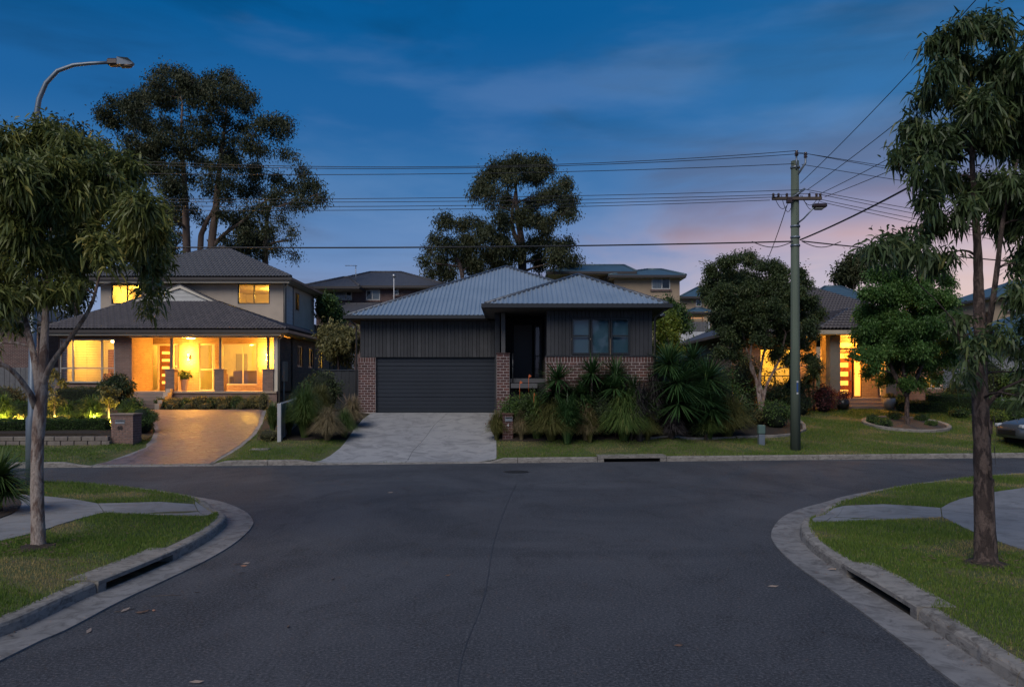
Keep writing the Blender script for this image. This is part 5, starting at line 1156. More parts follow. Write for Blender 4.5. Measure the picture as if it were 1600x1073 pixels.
def branches(parent, trunks, clumps, mat, r0=.03, seed=0, name='branch', tipr=.006, n=6, sub=0, merge=True, curve=.12):
    """Limbs from the trunk polylines [(points, radii)] to every clump."""
    rr = random.Random(seed); nodes = []
    for pts, rad in trunks:
        for k in range(len(pts)-1):
            for f in (0,.33,.66): nodes.append((Vector(pts[k]).lerp(Vector(pts[k+1]), f), rad[k]+(rad[k+1]-rad[k])*f))
        nodes.append((Vector(pts[-1]), rad[-1]))
    low = min(p.z for p, q in nodes); hi = max(p.z for p, q in nodes); mb = MB(); start = low+(hi-low)*.3
    nodes = [q for q in nodes if q[0].z > start]
    for c in sorted(clumps, key=lambda c: min((Vector(c[:3])-p).length for p, _ in nodes)):
        T = Vector(c[:3]); best = min(nodes, key=lambda q: (T-q[0]).length+max(0, q[0].z-T.z+c[3]*.3)*1.8-q[1]*2); p, ra = best
        ra = min(ra*.7, r0*(1+(T-p).length*.25)); mid = p.lerp(T, .5)+Vector((rr.uniform(-1,1), rr.uniform(-1,1), rr.uniform(.0,1.4)))*(T-p).length*curve
        pts = [p, p.lerp(mid, .55)+Vector((0,0,.02)), mid, mid.lerp(T, .6), T]; rad = [ra, ra*.85, ra*.66, ra*.45, max(tipr, ra*.22)]
        mb.tube(pts, rad, n, cap=False)
        for q, w in zip(pts[1:], rad[1:]): nodes.append((q, w))
        for s in range(sub):
            d = Vector((rr.uniform(-1,1), rr.uniform(-1,1), rr.uniform(-.3,1))).normalized()*c[3]*rr.uniform(.5,.95); q = pts[rr.choice((2,3,3,4))]; e = T+d; mb.tube([q, q.lerp(e, .5)+Vector((0,0,.1*c[3])), e], [max(tipr, ra*.3), max(tipr, ra*.2), tipr*.6], 4, cap=False)
    return mb.build(name, mat, parent)
def px_clumps(lst, D, spread, seed, rz=1.0):
    r = random.Random(seed); o = []
    for c in lst:
        d = D+r.uniform(-spread, spread)*1.0+(c[3] if len(c) > 3 else 0); p = W(c[0], c[1], d); o.append((p.x, p.y, p.z, c[2]*D/F*rz))
    return o
def trunk(parent, pts, rad, mat, n=12, name='trunk', wob=.0, seed=0):
    P = [Vector(p) for p in pts]; Q = []; q = []; P2 = [P[0]*2-P[1]]+P+[P[-1]*2-P[-2]]; rr = random.Random(seed)
    for i in range(1, len(P2)-2):
        a, b, c, d = P2[i-1:i+3]
        for j in range(5):
            t = j/5; Q.append(.5*((2*b)+(c-a)*t+(2*a-5*b+4*c-d)*t*t+(3*b-a-3*c+d)*t**3)); q.append((rad[i-1]*(1-t)+rad[i]*t)*(1+rr.uniform(-wob, wob)))
    Q.append(P[-1]); q.append(rad[-1]); mb = MB(); mb.tube(Q, q, n); return mb.build(name, mat, parent), (Q, q)

# ---- street tree, left corner
DL_ = trunkL.y
lt = thing('street_tree', 'leafy gum with pale smooth trunk on the left corner verge', 'tree', (trunkL.x, trunkL.y, .155))
w_ = lambda x, y, d=0: W(x, y, DL_+d)
t1, s1 = trunk(lt, [w_(60,862), w_(60,845), w_(58,760), w_(59,690), w_(63,640), w_(67,590), w_(70,520,.1), w_(74,440,.2), (w_(82,330,.3))], [.135,.092,.080,.076,.080,.064,.05,.034,.02], M['bark_pale'], 14, wob=.05)
t2, s2 = trunk(lt, [w_(66,606), w_(80,570,-.1), w_(112,525,-.2), w_(142,478,-.3), w_(158,420,-.3)], [.045,.036,.03,.024,.014], M['bark_pale'], 9, 'branch'); t3, s3 = trunk(lt, [w_(56,636), w_(42,607,-.2), w_(12,574,-.4), (w_(-40,556,-.6))], [.05,.036,.03,.022], M['bark_pale'], 9, 'branch'); t4, s4 = trunk(lt, [w_(62,612), w_(54,560,.2), w_(40,500,.4), w_(22,420,.5)], [.06,.046,.035,.02], M['bark_pale'], 9, 'branch')
LC = px_clumps([(12,212,32),(55,205,30),(95,212,30),(135,235,30),(175,252,26),(205,285,26),(228,320,26),(240,362,26),(238,410,26),(236,448,20),(232,478,10),(160,392,26),(118,395,40),(62,400,40),(8,400,42),(-42,300,46),(18,275,44),(74,262,42),(125,290,40),(172,320,36),(195,365,34),(58,335,42),(115,345,40),(14,345,44),(25,462,26),(72,452,22),(-20,470,34),(22,505,14),(112,448,20),(-80,400,40),(-60,220,36),(40,240,36),(160,275,28),(-30,540,18),(215,390,28)], DL_, .85, 5)
branches(lt, [s1,s2,s3,s4], LC, M['bark_pale'], .018, 3, sub=3, tipr=.004)
crown(LC, 1250, .13, .0140, M['leaf_gum'], 21, droop=.14, bend=.7, twigs=30, shell=.2, spread=.6, split=3, parent=lt, young=.08)
# ---- street tree, right corner
DR_ = trunkR.y; w_ = lambda x, y, d=0: W(x, y, DR_+d)
rt = thing('street_tree', 'tall drooping gum with dark peeling trunk on the right corner verge', 'tree', (trunkR.x, trunkR.y, .155))
t1, s1 = trunk(rt, [w_(1540,888), w_(1540,862), w_(1537,770), w_(1534,690), w_(1531,600), w_(1531,520), w_(1529,450,.1), w_(1527,380,.1), w_(1520,280,.2), w_(1516,150,.2)], [.165,.130,.108,.094,.088,.072,.058,.048,.036,.016], M['bark_dark'], 14, wob=.07)
t2, s2 = trunk(rt, [w_(1534,560), w_(1548,490,-.1), w_(1558,420,-.2), w_(1568,340,-.2), w_(1590,250,-.2)], [.036,.034,.03,.025,.014], M['bark_dark'], 10, 'branch', wob=.05); t3, s3 = trunk(rt, [w_(1530,610), w_(1510,560,-.2), w_(1490,500,-.3)], [.035,.022,.012], M['bark_dark'], 8, 'branch')
t4, s4 = trunk(rt, [w_(1536,640), w_(1565,610,-.2), w_(1600,592,-.3)], [.03,.02,.012], M['bark_dark'], 8, 'branch')
bk = MB()
rb = random.Random(4)
for k in range(46):      # strips of peeling bark
    z = rb.uniform(.25, 3.4); an = rb.uniform(0, 2*math.pi); f = (z-.15)/3.2; rad = .128-.04*f; cx_ = trunkR.x-.05*f*.6; l = rb.uniform(.08,.28); ww = rb.uniform(.012,.03); o = rb.uniform(.004,.016)
    dx, dy = math.cos(an), math.sin(an); tx, ty = -dy, dx
    bk.add([(cx_+dx*rad-tx*ww, DR_+dy*rad-ty*ww, z), (cx_+dx*rad+tx*ww, DR_+dy*rad+ty*ww, z), (cx_+dx*(rad+o)+tx*ww*.6, DR_+dy*(rad+o)+ty*ww*.6, z-l), (cx_+dx*(rad+o)-tx*ww*.6, DR_+dy*(rad+o)-ty*ww*.6, z-l)], [(0,1,2,3)])
tag(bk.build('loose_bark', M['bark_dark'], rt), kind='stuff')
RC = px_clumps([(1575,140,30),(1610,210,34),(1560,330,24),(1620,340,30),(1600,460,22),(1470,65,18),(1500,48,22),(1535,38,22),(1570,45,24),(1612,55,30),(1465,105,20),(1500,105,30),(1545,100,34),(1595,110,34),(1452,148,20),(1490,155,30),(1535,165,34),(1590,170,36),(1425,195,20),(1455,205,28),(1495,215,32),(1545,225,34),(1595,235,36),(1412,240,20),(1440,260,24),(1480,275,28),(1520,285,26),(1560,290,28),(1605,300,32),(1445,305,18),(1465,335,20),(1505,325,18),(1590,345,26),(1615,385,22),(1372,392,16,-.6),(1398,380,18,-.6),(1425,388,20,-.5),(1452,405,18,-.3),(1440,365,12,-.4),(1480,395,12),(1495,350,10),(1598,415,16,-.4),(1590,540,14,-.4),(1605,580,18,-.4),(1530,545,14,-.3),(1512,585,10,-.2),(1495,500,12,-.3),(1560,520,12,-.3),(1612,500,16,-.3),(1600,620,10,-.4),(1640,200,40),(1650,300,36),(1650,100,36)], DR_, .6, 6)
branches(rt, [s1,s2,s3,s4], RC, M['bark_dark'], .016, 8, sub=3, tipr=.0035)
crown([(a,b,c,d*.92) for a,b,c,d in RC], 600, .125, .0135, M['leaf_gum2'], 22, droop=.36, bend=.7, twigs=24, shell=.15, spread=.55, split=3, parent=rt, young=.03)

# ---- tall gums behind the houses
bg1_ = [(165,178,15),(183,165,15),(205,155,15),(225,150,17),(240,132,14),(252,118,14),(273,116,17),(295,128,18),(243,152,18),(270,145,20),(300,150,20),(330,128,15),(350,122,16),(373,135,17),(390,152,13),(358,155,20),(384,165,14),(330,150,16),(182,195,16),(208,190,18),(236,198,18),(203,214,13),(262,196,15),(287,232,17),(312,215,18),(338,224,18),(362,240,20),(302,188,12),(322,190,12),(420,192,17),(440,188,13),(432,210,11),(407,190,10),(450,203,9),(388,228,14),(412,236,14),(443,240,9),(460,248,6),(370,262,15),(398,265,15),(342,258,14),(474,272,12),(490,288,12),(501,308,9),(456,293,12),(466,318,12),(430,283,14),(402,302,16),(425,310,14),(388,326,12),(410,333,12),(440,343,9),(455,363,8),(378,365,12),(352,375,11),(410,378,13),(430,392,11),(463,400,8),(456,376,6),(262,300,16),(242,268,18),(270,262,16),(300,282,11),(330,298,12),(250,335,15),(275,368,10),(366,392,9),(230,230,15),(155,228,13),(318,345,9),(300,330,9),(215,235,20),(225,260,20),(245,245,18),(262,232,16),(200,250,18),(270,290,16),(285,315,14),(265,330,16),(280,345,12),(310,255,16),(330,280,15),(355,285,14),(375,300,14),(392,280,12),(355,310,12),(345,335,12),(370,340,12),(395,350,12),(420,360,12),(400,400,12),(350,190,14),(375,200,14),(395,210,12),(300,235,16),(275,210,16),(250,215,16),(365,220,14),(205,175,16),(225,175,16),(345,145,14),(315,135,14),(262,165,16),(330,170,16),(490,310,10),(478,290,12),(448,320,10),(470,300,10),(440,300,10)]
gm = thing('gum_tree', 'tall spreading gum with pinkish trunks towering behind the lit house', 'tree', (*W(315,560,60)[:2], 4.0)); D_ = 60.; w_ = lambda x, y, d=0: W(x, y, D_+d)
_, g1_ = trunk(gm, [(w_(294,560)), w_(292,400), w_(290,330), w_(287,270), w_(283,220), w_(285,160)], [.5,.30,.25,.2,.12,.05], M['bark_gum'], 10); _, g2_ = trunk(gm, [w_(322,560), w_(330,392), w_(337,330), w_(341,280), w_(350,210), w_(356,150)], [.5,.30,.26,.2,.12,.05], M['bark_gum'], 10)
_, g3_ = trunk(gm, [w_(308,560), w_(313,392), w_(317,360), w_(332,330), w_(345,300)], [.4,.24,.2,.12,.08], M['bark_gum'], 8, 'branch'); _, g4_ = trunk(gm, [w_(330,388), w_(352,365), w_(380,345), w_(410,318), w_(440,300)], [.2,.15,.12,.1,.06], M['bark_gum'], 8, 'branch')
_, g5_ = trunk(gm, [w_(412,560,3), w_(415,400,3), w_(417,345,2), w_(425,310,1)], [.4,.22,.15,.08], M['bark_gum'], 8, 'branch')
GC = px_clumps([(a,b,c*1.0) for a,b,c in bg1_], D_, 4.0, 9); branches(gm, [g1_,g2_,g3_,g4_,g5_], GC, M['bark_gum'], .07, 10, sub=4, tipr=.02, n=5); crown(GC, 820, .22, .040, M['leaf_far'], 23, droop=.45, sickle=False, upper=.6, twigs=60, shell=.2, flat=.72, split=6, spread=1.25, parent=gm)
bg2_ = [(752,290,12),(765,272,13),(780,265,14),(742,302,8),(772,298,11),(797,262,13),(812,256,14),(830,255,14),(850,256,11),(858,264,9),(826,278,16),(846,275,13),(802,283,12),(883,288,12),(868,300,12),(888,312,11),(894,333,8),(878,328,12),(863,345,9),(790,315,12),(767,320,8),(848,310,14),(830,320,13),(692,350,10),(702,342,9),(682,374,10),(670,393,8),(664,410,7),(716,354,13),(740,350,14),(756,364,16),(730,380,18),(702,384,14),(690,408,11),(760,398,18),(785,382,16),(722,408,14),(790,345,14),(815,340,14),(840,345,12),(850,360,11),(840,384,16),(864,380,14),(884,384,11),(894,402,11),(872,408,16),(838,410,15),(676,430,10),(700,428,13),(780,420,16),(812,395,14),(742,420,16),(895,420,12)]
gm = thing('gum_tree', 'dense dark gum rising behind the corrugated roof', 'tree', (*W(812,560,62)[:2], 4.0)); D_ = 62.; w_ = lambda x, y, d=0: W(x, y, D_+d)
_, g1_ = trunk(gm, [w_(815,560), w_(816,425), w_(815,380), w_(808,330), w_(806,290)], [.5,.34,.28,.18,.08], M['bark_dark'], 10); _, g2_ = trunk(gm, [w_(814,390), w_(800,350), w_(805,300)], [.2,.15,.08], M['bark_dark'], 8, 'branch'); _, g3_ = trunk(gm, [w_(735,560,-2), w_(722,430,-2), w_(708,395,-2)], [.3,.16,.1], M['bark_dark'], 8, 'branch')
GC = px_clumps([(a,b,c*1.12) for a,b,c in bg2_], D_, 3.5, 12); branches(gm, [g1_,g2_,g3_], GC, M['bark_dark'], .06, 13, sub=4, tipr=.02, n=5); crown(GC, 1350, .22, .040, M['leaf_far'], 24, droop=.5, sickle=False, upper=.4, twigs=60, shell=.2, flat=.8, split=6, spread=1.25, parent=gm)
def simple_tree(name, label, base, D_, lst, seed, leaf, per=500, L=.2, Wd=.045, mat='leaf_bush', bark='bark_dark', spread=1.2, tr=None, droop=.3, group=None, upper=.3, rad=(.14,.09), twigs=22, sickle=False, sub=2, shell=.5, zb=None, flat=.85):
    b = W(base[0], base[1], D_); z0 = zb if zb is not None else float(ground(b.x, b.y)); t = thing(name, label, 'tree' if 'tree' in name else 'shrub', (b.x,b.y,z0), group)
    C = px_clumps([(q[0],q[1],q[2]*1.04) for q in lst], D_, spread, seed); cz = sum(c[2] for c in C)/len(C); cxm = sum(c[0] for c in C)/len(C)
    if tr:
        S_ = []
        for pl in tr: pts = [Vector((b.x,b.y,z0-.1))] if pl[0] is None else []; pts += [W(p[0], p[1], D_) for p in pl if p is not None]; rr_ = [rad[0]+(rad[1]-rad[0])*i/max(1, len(pts)-1) for i in range(len(pts))]; S_.append(trunk(t, pts, rr_, M[bark], 9)[1])
    else: S_ = [trunk(t, [(b.x,b.y,z0-.1), (b.x*.7+cxm*.3, D_, z0+(cz-z0)*.5), (cxm, D_, cz)], [rad[0], rad[0]*.7, rad[1]*.5], M[bark], 8)[1]]
    branches(t, S_, C, M[bark], rad[1]*.6, seed, sub=sub, tipr=.008, n=5); crown(C, per*2.0, L, Wd, M[mat], seed+100, droop=droop, sickle=sickle, upper=upper, twigs=twigs*2, shell=shell*.4, parent=t, flat=flat, split=5, spread=1.1); return t
simple_tree('background_tree', 'dark low tree behind the gum at the left, beside the upper storey', (400,520), 66, [(380,385,16),(400,372,14),(375,350,12),(360,400,12),(270,400,14),(255,385,14),(240,350,18),(262,330,14)], 31, 0, 420, .35, .07, 'leaf_far', spread=2)
simple_tree('background_tree', 'dark tree mass behind the left street tree', (120,520), 52, [(110,210,22),(135,235,20),(160,240,18),(90,240,24),(60,230,22),(130,270,24),(160,290,24),(100,300,26),(150,330,24),(60,300,26),(120,360,26),(160,380,24),(90,400,26),(40,380,26),(130,430,24),(170,430,18),(60,450,24),(110,470,22)], 32, 0, 520, .30, .06, 'leaf_far', spread=2)
simple_tree('background_tree', 'small dark gum on the skyline right of the power pole', (1330,480), 75, [(1318,425,9),(1326,412,9),(1340,405,9),(1348,415,10),(1338,425,10),(1312,434,7),(1330,436,10),(1350,432,10)], 33, 0, 300, .35, .08, 'leaf_far', spread=1.5)
simple_tree('background_shrub', 'dark green bush behind the fence left of the dark house roof', (515,520), 48, [(510,470,12),(520,480,14),(505,488,12),(530,492,10),(515,498,14)], 34, 0, 420, .2, .05, 'leaf_hedge')
simple_tree('background_shrub', 'olive green bush in the gap left of the garage', (530,575), 38, [(520,515,12),(535,518,13),(548,522,12),(512,530,14),(530,535,16),(548,540,13),(515,548,12),(535,555,14)], 35, 0, 420, .16, .035, 'leaf_olive', rad=(.07,.05))
simple_tree('background_shrub', 'bright yellow green bush beside the dark house right wall', (1038,600), 36, [(1030,505,13),(1045,498,12),(1055,508,12),(1035,525,14),(1052,530,14),(1028,545,12),(1045,555,15),(1060,550,10),(1030,570,14),(1050,580,14)], 36, 0, 620, .12, .03, 'leaf_yellow', rad=(.07,.05))
simple_tree('background_shrub', 'darker bush behind the yellow green bush', (1050,560), 40, [(1020,475,9),(1040,480,12),(1055,485,10),(1062,497,11),(1045,492,12),(1068,512,9)], 37, 0, 420, .15, .035, 'leaf_hedge', rad=(.07,.05))
simple_tree('background_shrub', 'grey green shrub by the pale wall behind the many stemmed tree', (1130,560), 46, [(1118,515,11),(1128,525,11),(1135,508,9)], 38, 0, 300, .18, .03, 'leaf_bush', rad=(.06,.04))
# ---- garden trees
mst = simple_tree('garden_tree', 'many stemmed dark tree with pale leaning stems left of the power pole', (1190,632), 32.2, [(1112,425,14),(1130,412,13),(1150,405,14),(1168,402,14),(1190,412,14),(1210,420,14),(1228,425,13),(1248,430,12),(1260,445,12),(1108,450,15),(1130,440,20),(1155,432,20),(1180,440,22),(1210,445,22),(1240,455,20),(1262,470,14),(1272,492,12),(1118,475,18),(1140,470,22),(1170,475,24),(1205,478,24),(1238,485,22),(1262,510,14),(1125,500,18),(1150,503,22),(1182,508,24),(1215,512,22),(1245,520,18),(1135,522,14),(1160,530,16),(1192,532,14),(1256,535,10),(1225,530,14),(1268,525,10),(1140,455,20),(1165,455,22),(1192,462,22),(1222,466,20),(1150,485,20),(1190,490,22),(1225,498,20),(1252,470,16),(1125,460,16),(1262,560,13),(1276,575,11),(1234,560,13),(1214,555,11),(1148,556,12),(1128,545,13)], 41, 0, 1500, .095, .022, 'leaf_bush', 'bark_pale', 1.1,
    [[None,(1184,610),(1178,580),(1166,545),(1158,500)], [None,(1187,600),(1190,570),(1196,540),(1205,490)], [None,(1195,612),(1206,585),(1218,560),(1228,520)], [None,(1192,615),(1180,590),(1172,570),(1176,520)]], .25, rad=(.065,.035), twigs=30, sub=4)
mp_ = simple_tree('garden_tree', 'round bright green tree in the island bed on the right lawn', (1417,661), isl.y, [(1380,395,12),(1400,400,14),(1420,408,16),(1372,425,18),(1398,430,20),(1425,432,20),(1452,430,16),(1470,420,12),(1482,440,14),(1360,455,18),(1385,460,22),(1415,462,24),(1445,460,22),(1475,465,18),(1352,490,18),(1375,495,22),(1405,498,24),(1440,495,24),(1472,495,20),(1495,500,14),(1345,525,16),(1368,530,20),(1400,532,24),(1435,532,24),(1468,530,22),(1492,535,16),(1350,555,14),(1372,562,18),(1402,568,20),(1435,570,20),(1465,565,18),(1488,560,14),(1362,580,11),(1385,590,14),(1412,596,14),(1440,595,14),(1462,590,11),(1390,480,22),(1430,478,24),(1460,482,20),(1390,512,22),(1425,515,24),(1455,512,22),(1385,548,22),(1420,550,24),(1452,550,22),(1478,512,18),(1362,510,16),(1362,540,16),(1400,445,20),(1435,446,20)], 42, 0, 1150, .095, .027, 'leaf_maple', 'bark_dark', 1.0,
    [[None,(1417,640),(1417,612),(1410,560),(1412,480)], [(1417,615),(1432,590),(1448,545),(1455,480)], [(1417,618),(1400,590),(1385,550),(1378,480)]], .35, rad=(.10,.05), twigs=30, sub=3)
# ---- bushes and hedges
def bush(name, label, px, py, w, h, seed, mat='leaf_hedge', D_=None, L=.05, Wd=.014, n=2200, cat='shrub', core=True, depth=None, group=None, droop=.1, hf=ground, lumps=9, sickle=False):
    """A rounded bush: foot at photo pixel (px, py); w and h in photo pixels."""
    g = G(px, py) if D_ is None else Vector((XP(px, D_), D_, float(hf(XP(px, D_), D_)))); s = g.y/F; rw, rh_ = w*s/2, h*s; rd = (depth or w)*s/2; z0 = float(hf(g.x, g.y)); t = thing(name, label, cat, (g.x,g.y,z0), group); r = random.Random(seed); cl = [(g.x, g.y, z0+rh_*.5, rh_*.48)]
    for k in range(lumps):
        an = 2*math.pi*k/lumps+r.uniform(-.3,.3); q = r.uniform(.45,.68); rr_ = min(rw, rh_)*r.uniform(.34,.5); cl.append((g.x+math.cos(an)*rw*q, g.y+math.sin(an)*rd*q, z0+rh_*r.uniform(.3,.72), rr_))
    cl.append((g.x, g.y, z0+rh_*.72, rh_*.3))
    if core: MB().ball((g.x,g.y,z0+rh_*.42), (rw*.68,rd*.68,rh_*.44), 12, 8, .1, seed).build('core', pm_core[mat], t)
    MB().tube([(g.x,g.y,z0-.05),(g.x,g.y,z0+rh_*.4)], .03, 6).build('stem', M['twig'], t)
    crown(cl, n*1.5/len(cl), L, Wd, M[mat], seed, droop=droop, sickle=sickle, shell=.5, name='foliage', parent=t, twigs=0, flat=.9); return t
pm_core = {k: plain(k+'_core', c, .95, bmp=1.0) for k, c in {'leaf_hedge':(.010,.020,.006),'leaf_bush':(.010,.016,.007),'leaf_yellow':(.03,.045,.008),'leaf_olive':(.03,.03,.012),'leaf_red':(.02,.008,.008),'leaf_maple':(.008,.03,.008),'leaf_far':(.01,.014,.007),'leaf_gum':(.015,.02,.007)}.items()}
def hedge(label, p0, p1, width, h, seed, mat='leaf_hedge', n=5000, L=.045, Wd=.014, hf=ground, name='hedge', lift=0):
    a = Vector(p0[:2]); b = Vector(p1[:2]); L_ = (b-a).length; d = (b-a).normalized(); nn = Vector((-d.y,d.x)); r = np.random.default_rng(seed); z0 = float(hf(a.x,a.y))+lift; t = thing(name, label, 'hedge', (a.x,a.y,z0)); m = MB(); k = max(3, int(L_/.4)); rows = []
    for i in range(k+1):
        q = a+d*L_*i/k; z = float(hf(q.x,q.y))+lift; w2 = width/2*.86
        for o, zz in ((-w2,0),(-w2,h*.86),(-w2*.7,h*.95),(w2*.7,h*.95),(w2,h*.86),(w2,0)): rows.append((q.x+nn.x*o, q.y+nn.y*o, z+zz))
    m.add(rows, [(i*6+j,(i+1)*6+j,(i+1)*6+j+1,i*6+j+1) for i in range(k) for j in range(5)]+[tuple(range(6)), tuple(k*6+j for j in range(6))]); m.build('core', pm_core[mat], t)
    u = r.uniform(-.02, L_+.02, n); s = r.random(n)*(2*h+width); o = np.where(s < h, -width/2, np.where(s < h+width, s-h-width/2, width/2)); zz = np.where(s < h, s, np.where(s < h+width, h, s-h-width)); bumpy = 1+.05*np.sin(u*7+o*9)+.04*np.sin(u*17)
    end = r.random(n) < width/(L_+width)*.7; u = np.where(end, np.where(r.random(n) < .5, 0, L_), u); o = np.where(end, r.uniform(-width/2,width/2,n), o); zz = np.where(end, r.uniform(0,h,n), zz)
    X = a.x+d.x*u+nn.x*o*bumpy; Y = a.y+d.y*u+nn.y*o*bumpy; Z = hf(X, Y)+lift+zz*bumpy; P = np.stack([X,Y,Z],1)+r.normal(0,.018,(n,3)); out_ = np.stack([nn.x*o/width*2, nn.y*o/width*2, (zz/h)**3*1.2],1); dirs = unit(out_+r.normal(size=(n,3))*.7)
    tint = np.clip(.4+.15*np.sin(u*5)*np.sin(u*2.1+1)+r.normal(0,.17,n), 0, 1); link('foliage', leaf_mesh('foliage', P, dirs, L*r.uniform(.6,1.3,n), Wd*r.uniform(.7,1.3,n), np.zeros(n), M[mat], tint, r, False), t); return t
def tussock(label, px, py, w, h, seed, mat='blade_olive', n=700, bw=.006, name='tussock', cat='ornamental grass', arch=.9, D_=None, up=.35, plumes=0, hf=ground, group=None, seg=4):
    g = G(px, py) if D_ is None else Vector((XP(px,D_), D_, float(hf(XP(px,D_),D_)))); s = g.y/F; rw, hh = w*s/2, h*s; z0 = float(hf(g.x,g.y)); t = thing(name, label, cat, (g.x,g.y,z0), group); r = np.random.default_rng(seed)
    n = int(n*1.7); bw = bw*1.35; rw *= 1.12; an = r.uniform(0,2*np.pi,n); q = r.random(n)**.6; br = r.uniform(0,.13,n)*rw; reach = rw*(.25+.85*q)*r.uniform(.75,1.1,n); top = hh*(1.05-.5*q*q)*r.uniform(.7,1.05,n); P0 = np.stack([g.x+np.cos(an)*br, g.y+np.sin(an)*br, np.full(n, z0)], 1); dirh = np.stack([np.cos(an), np.sin(an), np.zeros(n)], 1); side = np.stack([-np.sin(an), np.cos(an), np.zeros(n)], 1)
    V = []; ts_ = np.linspace(0,1,seg+1)
    for tt in ts_:
        zz = top*(np.sin(np.minimum(tt*(1+arch*q), 1.9)*np.pi/2)) ; zz = top*(1-(1-tt*1.35/(1+.0))**2*1.0) if False else top*(2.7*tt-(1.55+arch*q*.62)*tt*tt); rr_ = reach*(up*tt+(1-up)*tt*tt)
        c = P0+dirh*rr_[:,None]; c[:,2] = z0+np.maximum(zz, .01); ww = (bw*min(1, .3+2.4*tt)*(1-tt**1.6)+.0006)
        V += [c-side*ww, c+side*ww]
    V = np.stack(V, 1).reshape(-1,3); k = 2*(seg+1); b = np.arange(n)[:,None]*k; Fq = np.concatenate([b+np.array([[2*i,2*i+1,2*i+3,2*i+2]]) for i in range(seg)]); tint = np.clip(.42+r.normal(0,.2,n)+.15*q, 0, 1)
    link('blade_clump', np_mesh('blade_clump', V, [Fq], M[mat], True, np.repeat(tint, k)), t)
    if plumes:
        mb = MB()
        for i in range(plumes):
            a = r.uniform(0,2*math.pi); l = r.uniform(.2,.8)*rw; tip = Vector((g.x+math.cos(a)*l, g.y+math.sin(a)*l, z0+hh*r.uniform(1.0,1.25))); mb.tube([(g.x,g.y,z0), Vector((g.x,g.y,z0)).lerp(tip,.6)+Vector((0,0,hh*.15)), tip-Vector((0,0,.12)), tip], [.003,.003,.012,.003], 4, cap=False)
        mb.build('seed_heads', M['blade_tan_solid'], t)
    return t
M['blade_tan_solid'] = plain('seed_head', (.26,.19,.14), .9)
def rosette(center, R_, n, r, bw, stiff=.6, low=-.35):
    n = int(n*1.6); R_ = R_*1.42; bw = bw*1.35
    """Blades of one spiky head: arrays of verts, faces count n."""
    an = r.uniform(0,2*np.pi,n); el = np.arcsin(np.clip(r.uniform(low, 1.0, n), -1, 1)); d = np.stack([np.cos(an)*np.cos(el), np.sin(an)*np.cos(el), np.sin(el)], 1); side = unit(np.cross(d, np.array([0,0,1.0])+r.normal(0,.1,(n,3)))); L_ = R_*r.uniform(.75,1.08,n)[:,None]; V = []; c0 = np.array(center)
    for tt in (0,.35,.7,1.0): c = c0+d*L_*tt; c[:,2] -= (1-stiff)*L_[:,0]*tt*tt*.55; ww = bw*(.6+.8*tt-1.4*tt*tt)+.001; V += [c-side*ww, c+side*ww]
    return np.stack(V,1).reshape(-1,3), n
def yucca(label, px, py, heads, seed, D_, mat='blade_yucca', n=120, bw=.018, name='yucca', stiff=.7, stemr=.05, cat='yucca', hf=ground, low=-.45):
    """heads: (px, py, radius px) of each spiky head, at distance D_."""
    x = XP(px, D_); z0 = float(hf(x, D_)); t = thing(name, label, cat, (x,D_,z0)); r = np.random.default_rng(seed); rr_ = random.Random(seed)
    for i, h_ in enumerate(heads):
        c = W(h_[0], h_[1], D_+rr_.uniform(-.3,.3)); V, k = rosette(c, h_[2]*D_/F, n, r, bw, stiff, low); b = np.arange(k)[:,None]*8; Fq = np.concatenate([b+np.array([[2*j,2*j+1,2*j+3,2*j+2]]) for j in range(3)]); tint = np.clip(.45+r.normal(0,.2,k), 0, 1); link('leaf_head', np_mesh('leaf_head', V, [Fq], M[mat], False, np.repeat(tint, 8)), t)
        b0 = Vector((x+rr_.uniform(-.1,.1), D_+rr_.uniform(-.1,.1), z0-.05)); 
        if c.z-z0 > .25: MB().tube([b0, b0.lerp(c,.5)+Vector((rr_.uniform(-.06,.06),0,0)), c], [stemr, stemr*.8, stemr*.7], 7).build('stem', M['twig'], t)
    return t
# between the two driveways
bush('shrub', 'dark rounded shrub behind the sloping pale fence rail', 505, 640, 62, 70, 50, 'leaf_bush', 33.5, .09, .022, 2600)
bush('shrub', 'small dark shrub at the left porch corner', 411, 642, 20, 30, 51, 'leaf_olive', 35.6, .06, .018, 600)
tussock('tall feathery green grass right of the white fence post', 476, 684, 75, 72, 52, 'blade_green', 1500, .006, up=.3, arch=.7); tussock('olive feathery grass behind the tall feathery clump', 500, 668, 62, 58, 53, 'blade_olive', 1200, .006, up=.3, arch=.6)
tussock('tan tussock spilling beside the grey driveway', 512, 688, 62, 46, 54, 'blade_tan', 1100, .005, arch=1.2); tussock('green tussock touching the tan tussock at the grey driveway', 538, 684, 48, 40, 55, 'blade_green', 900, .005, arch=1.2); tussock('buff tussock with seed heads by the garage pier', 551, 668, 50, 44, 56, 'blade_tan', 900, .005, plumes=26, arch=1.1)
bush('shrub', 'grey green low shrub left of the white fence post', 420, 688, 40, 18, 57, 'leaf_olive', None, .05, .012, 1100); tussock('upright dark plant behind the low grey green shrub', 426, 678, 32, 44, 58, 'blade_green', 300, .010, up=.5, arch=.3)
tussock('grass clump against the inner side of the pale fence', 452, 680, 30, 44, 59, 'blade_green', 500, .006)
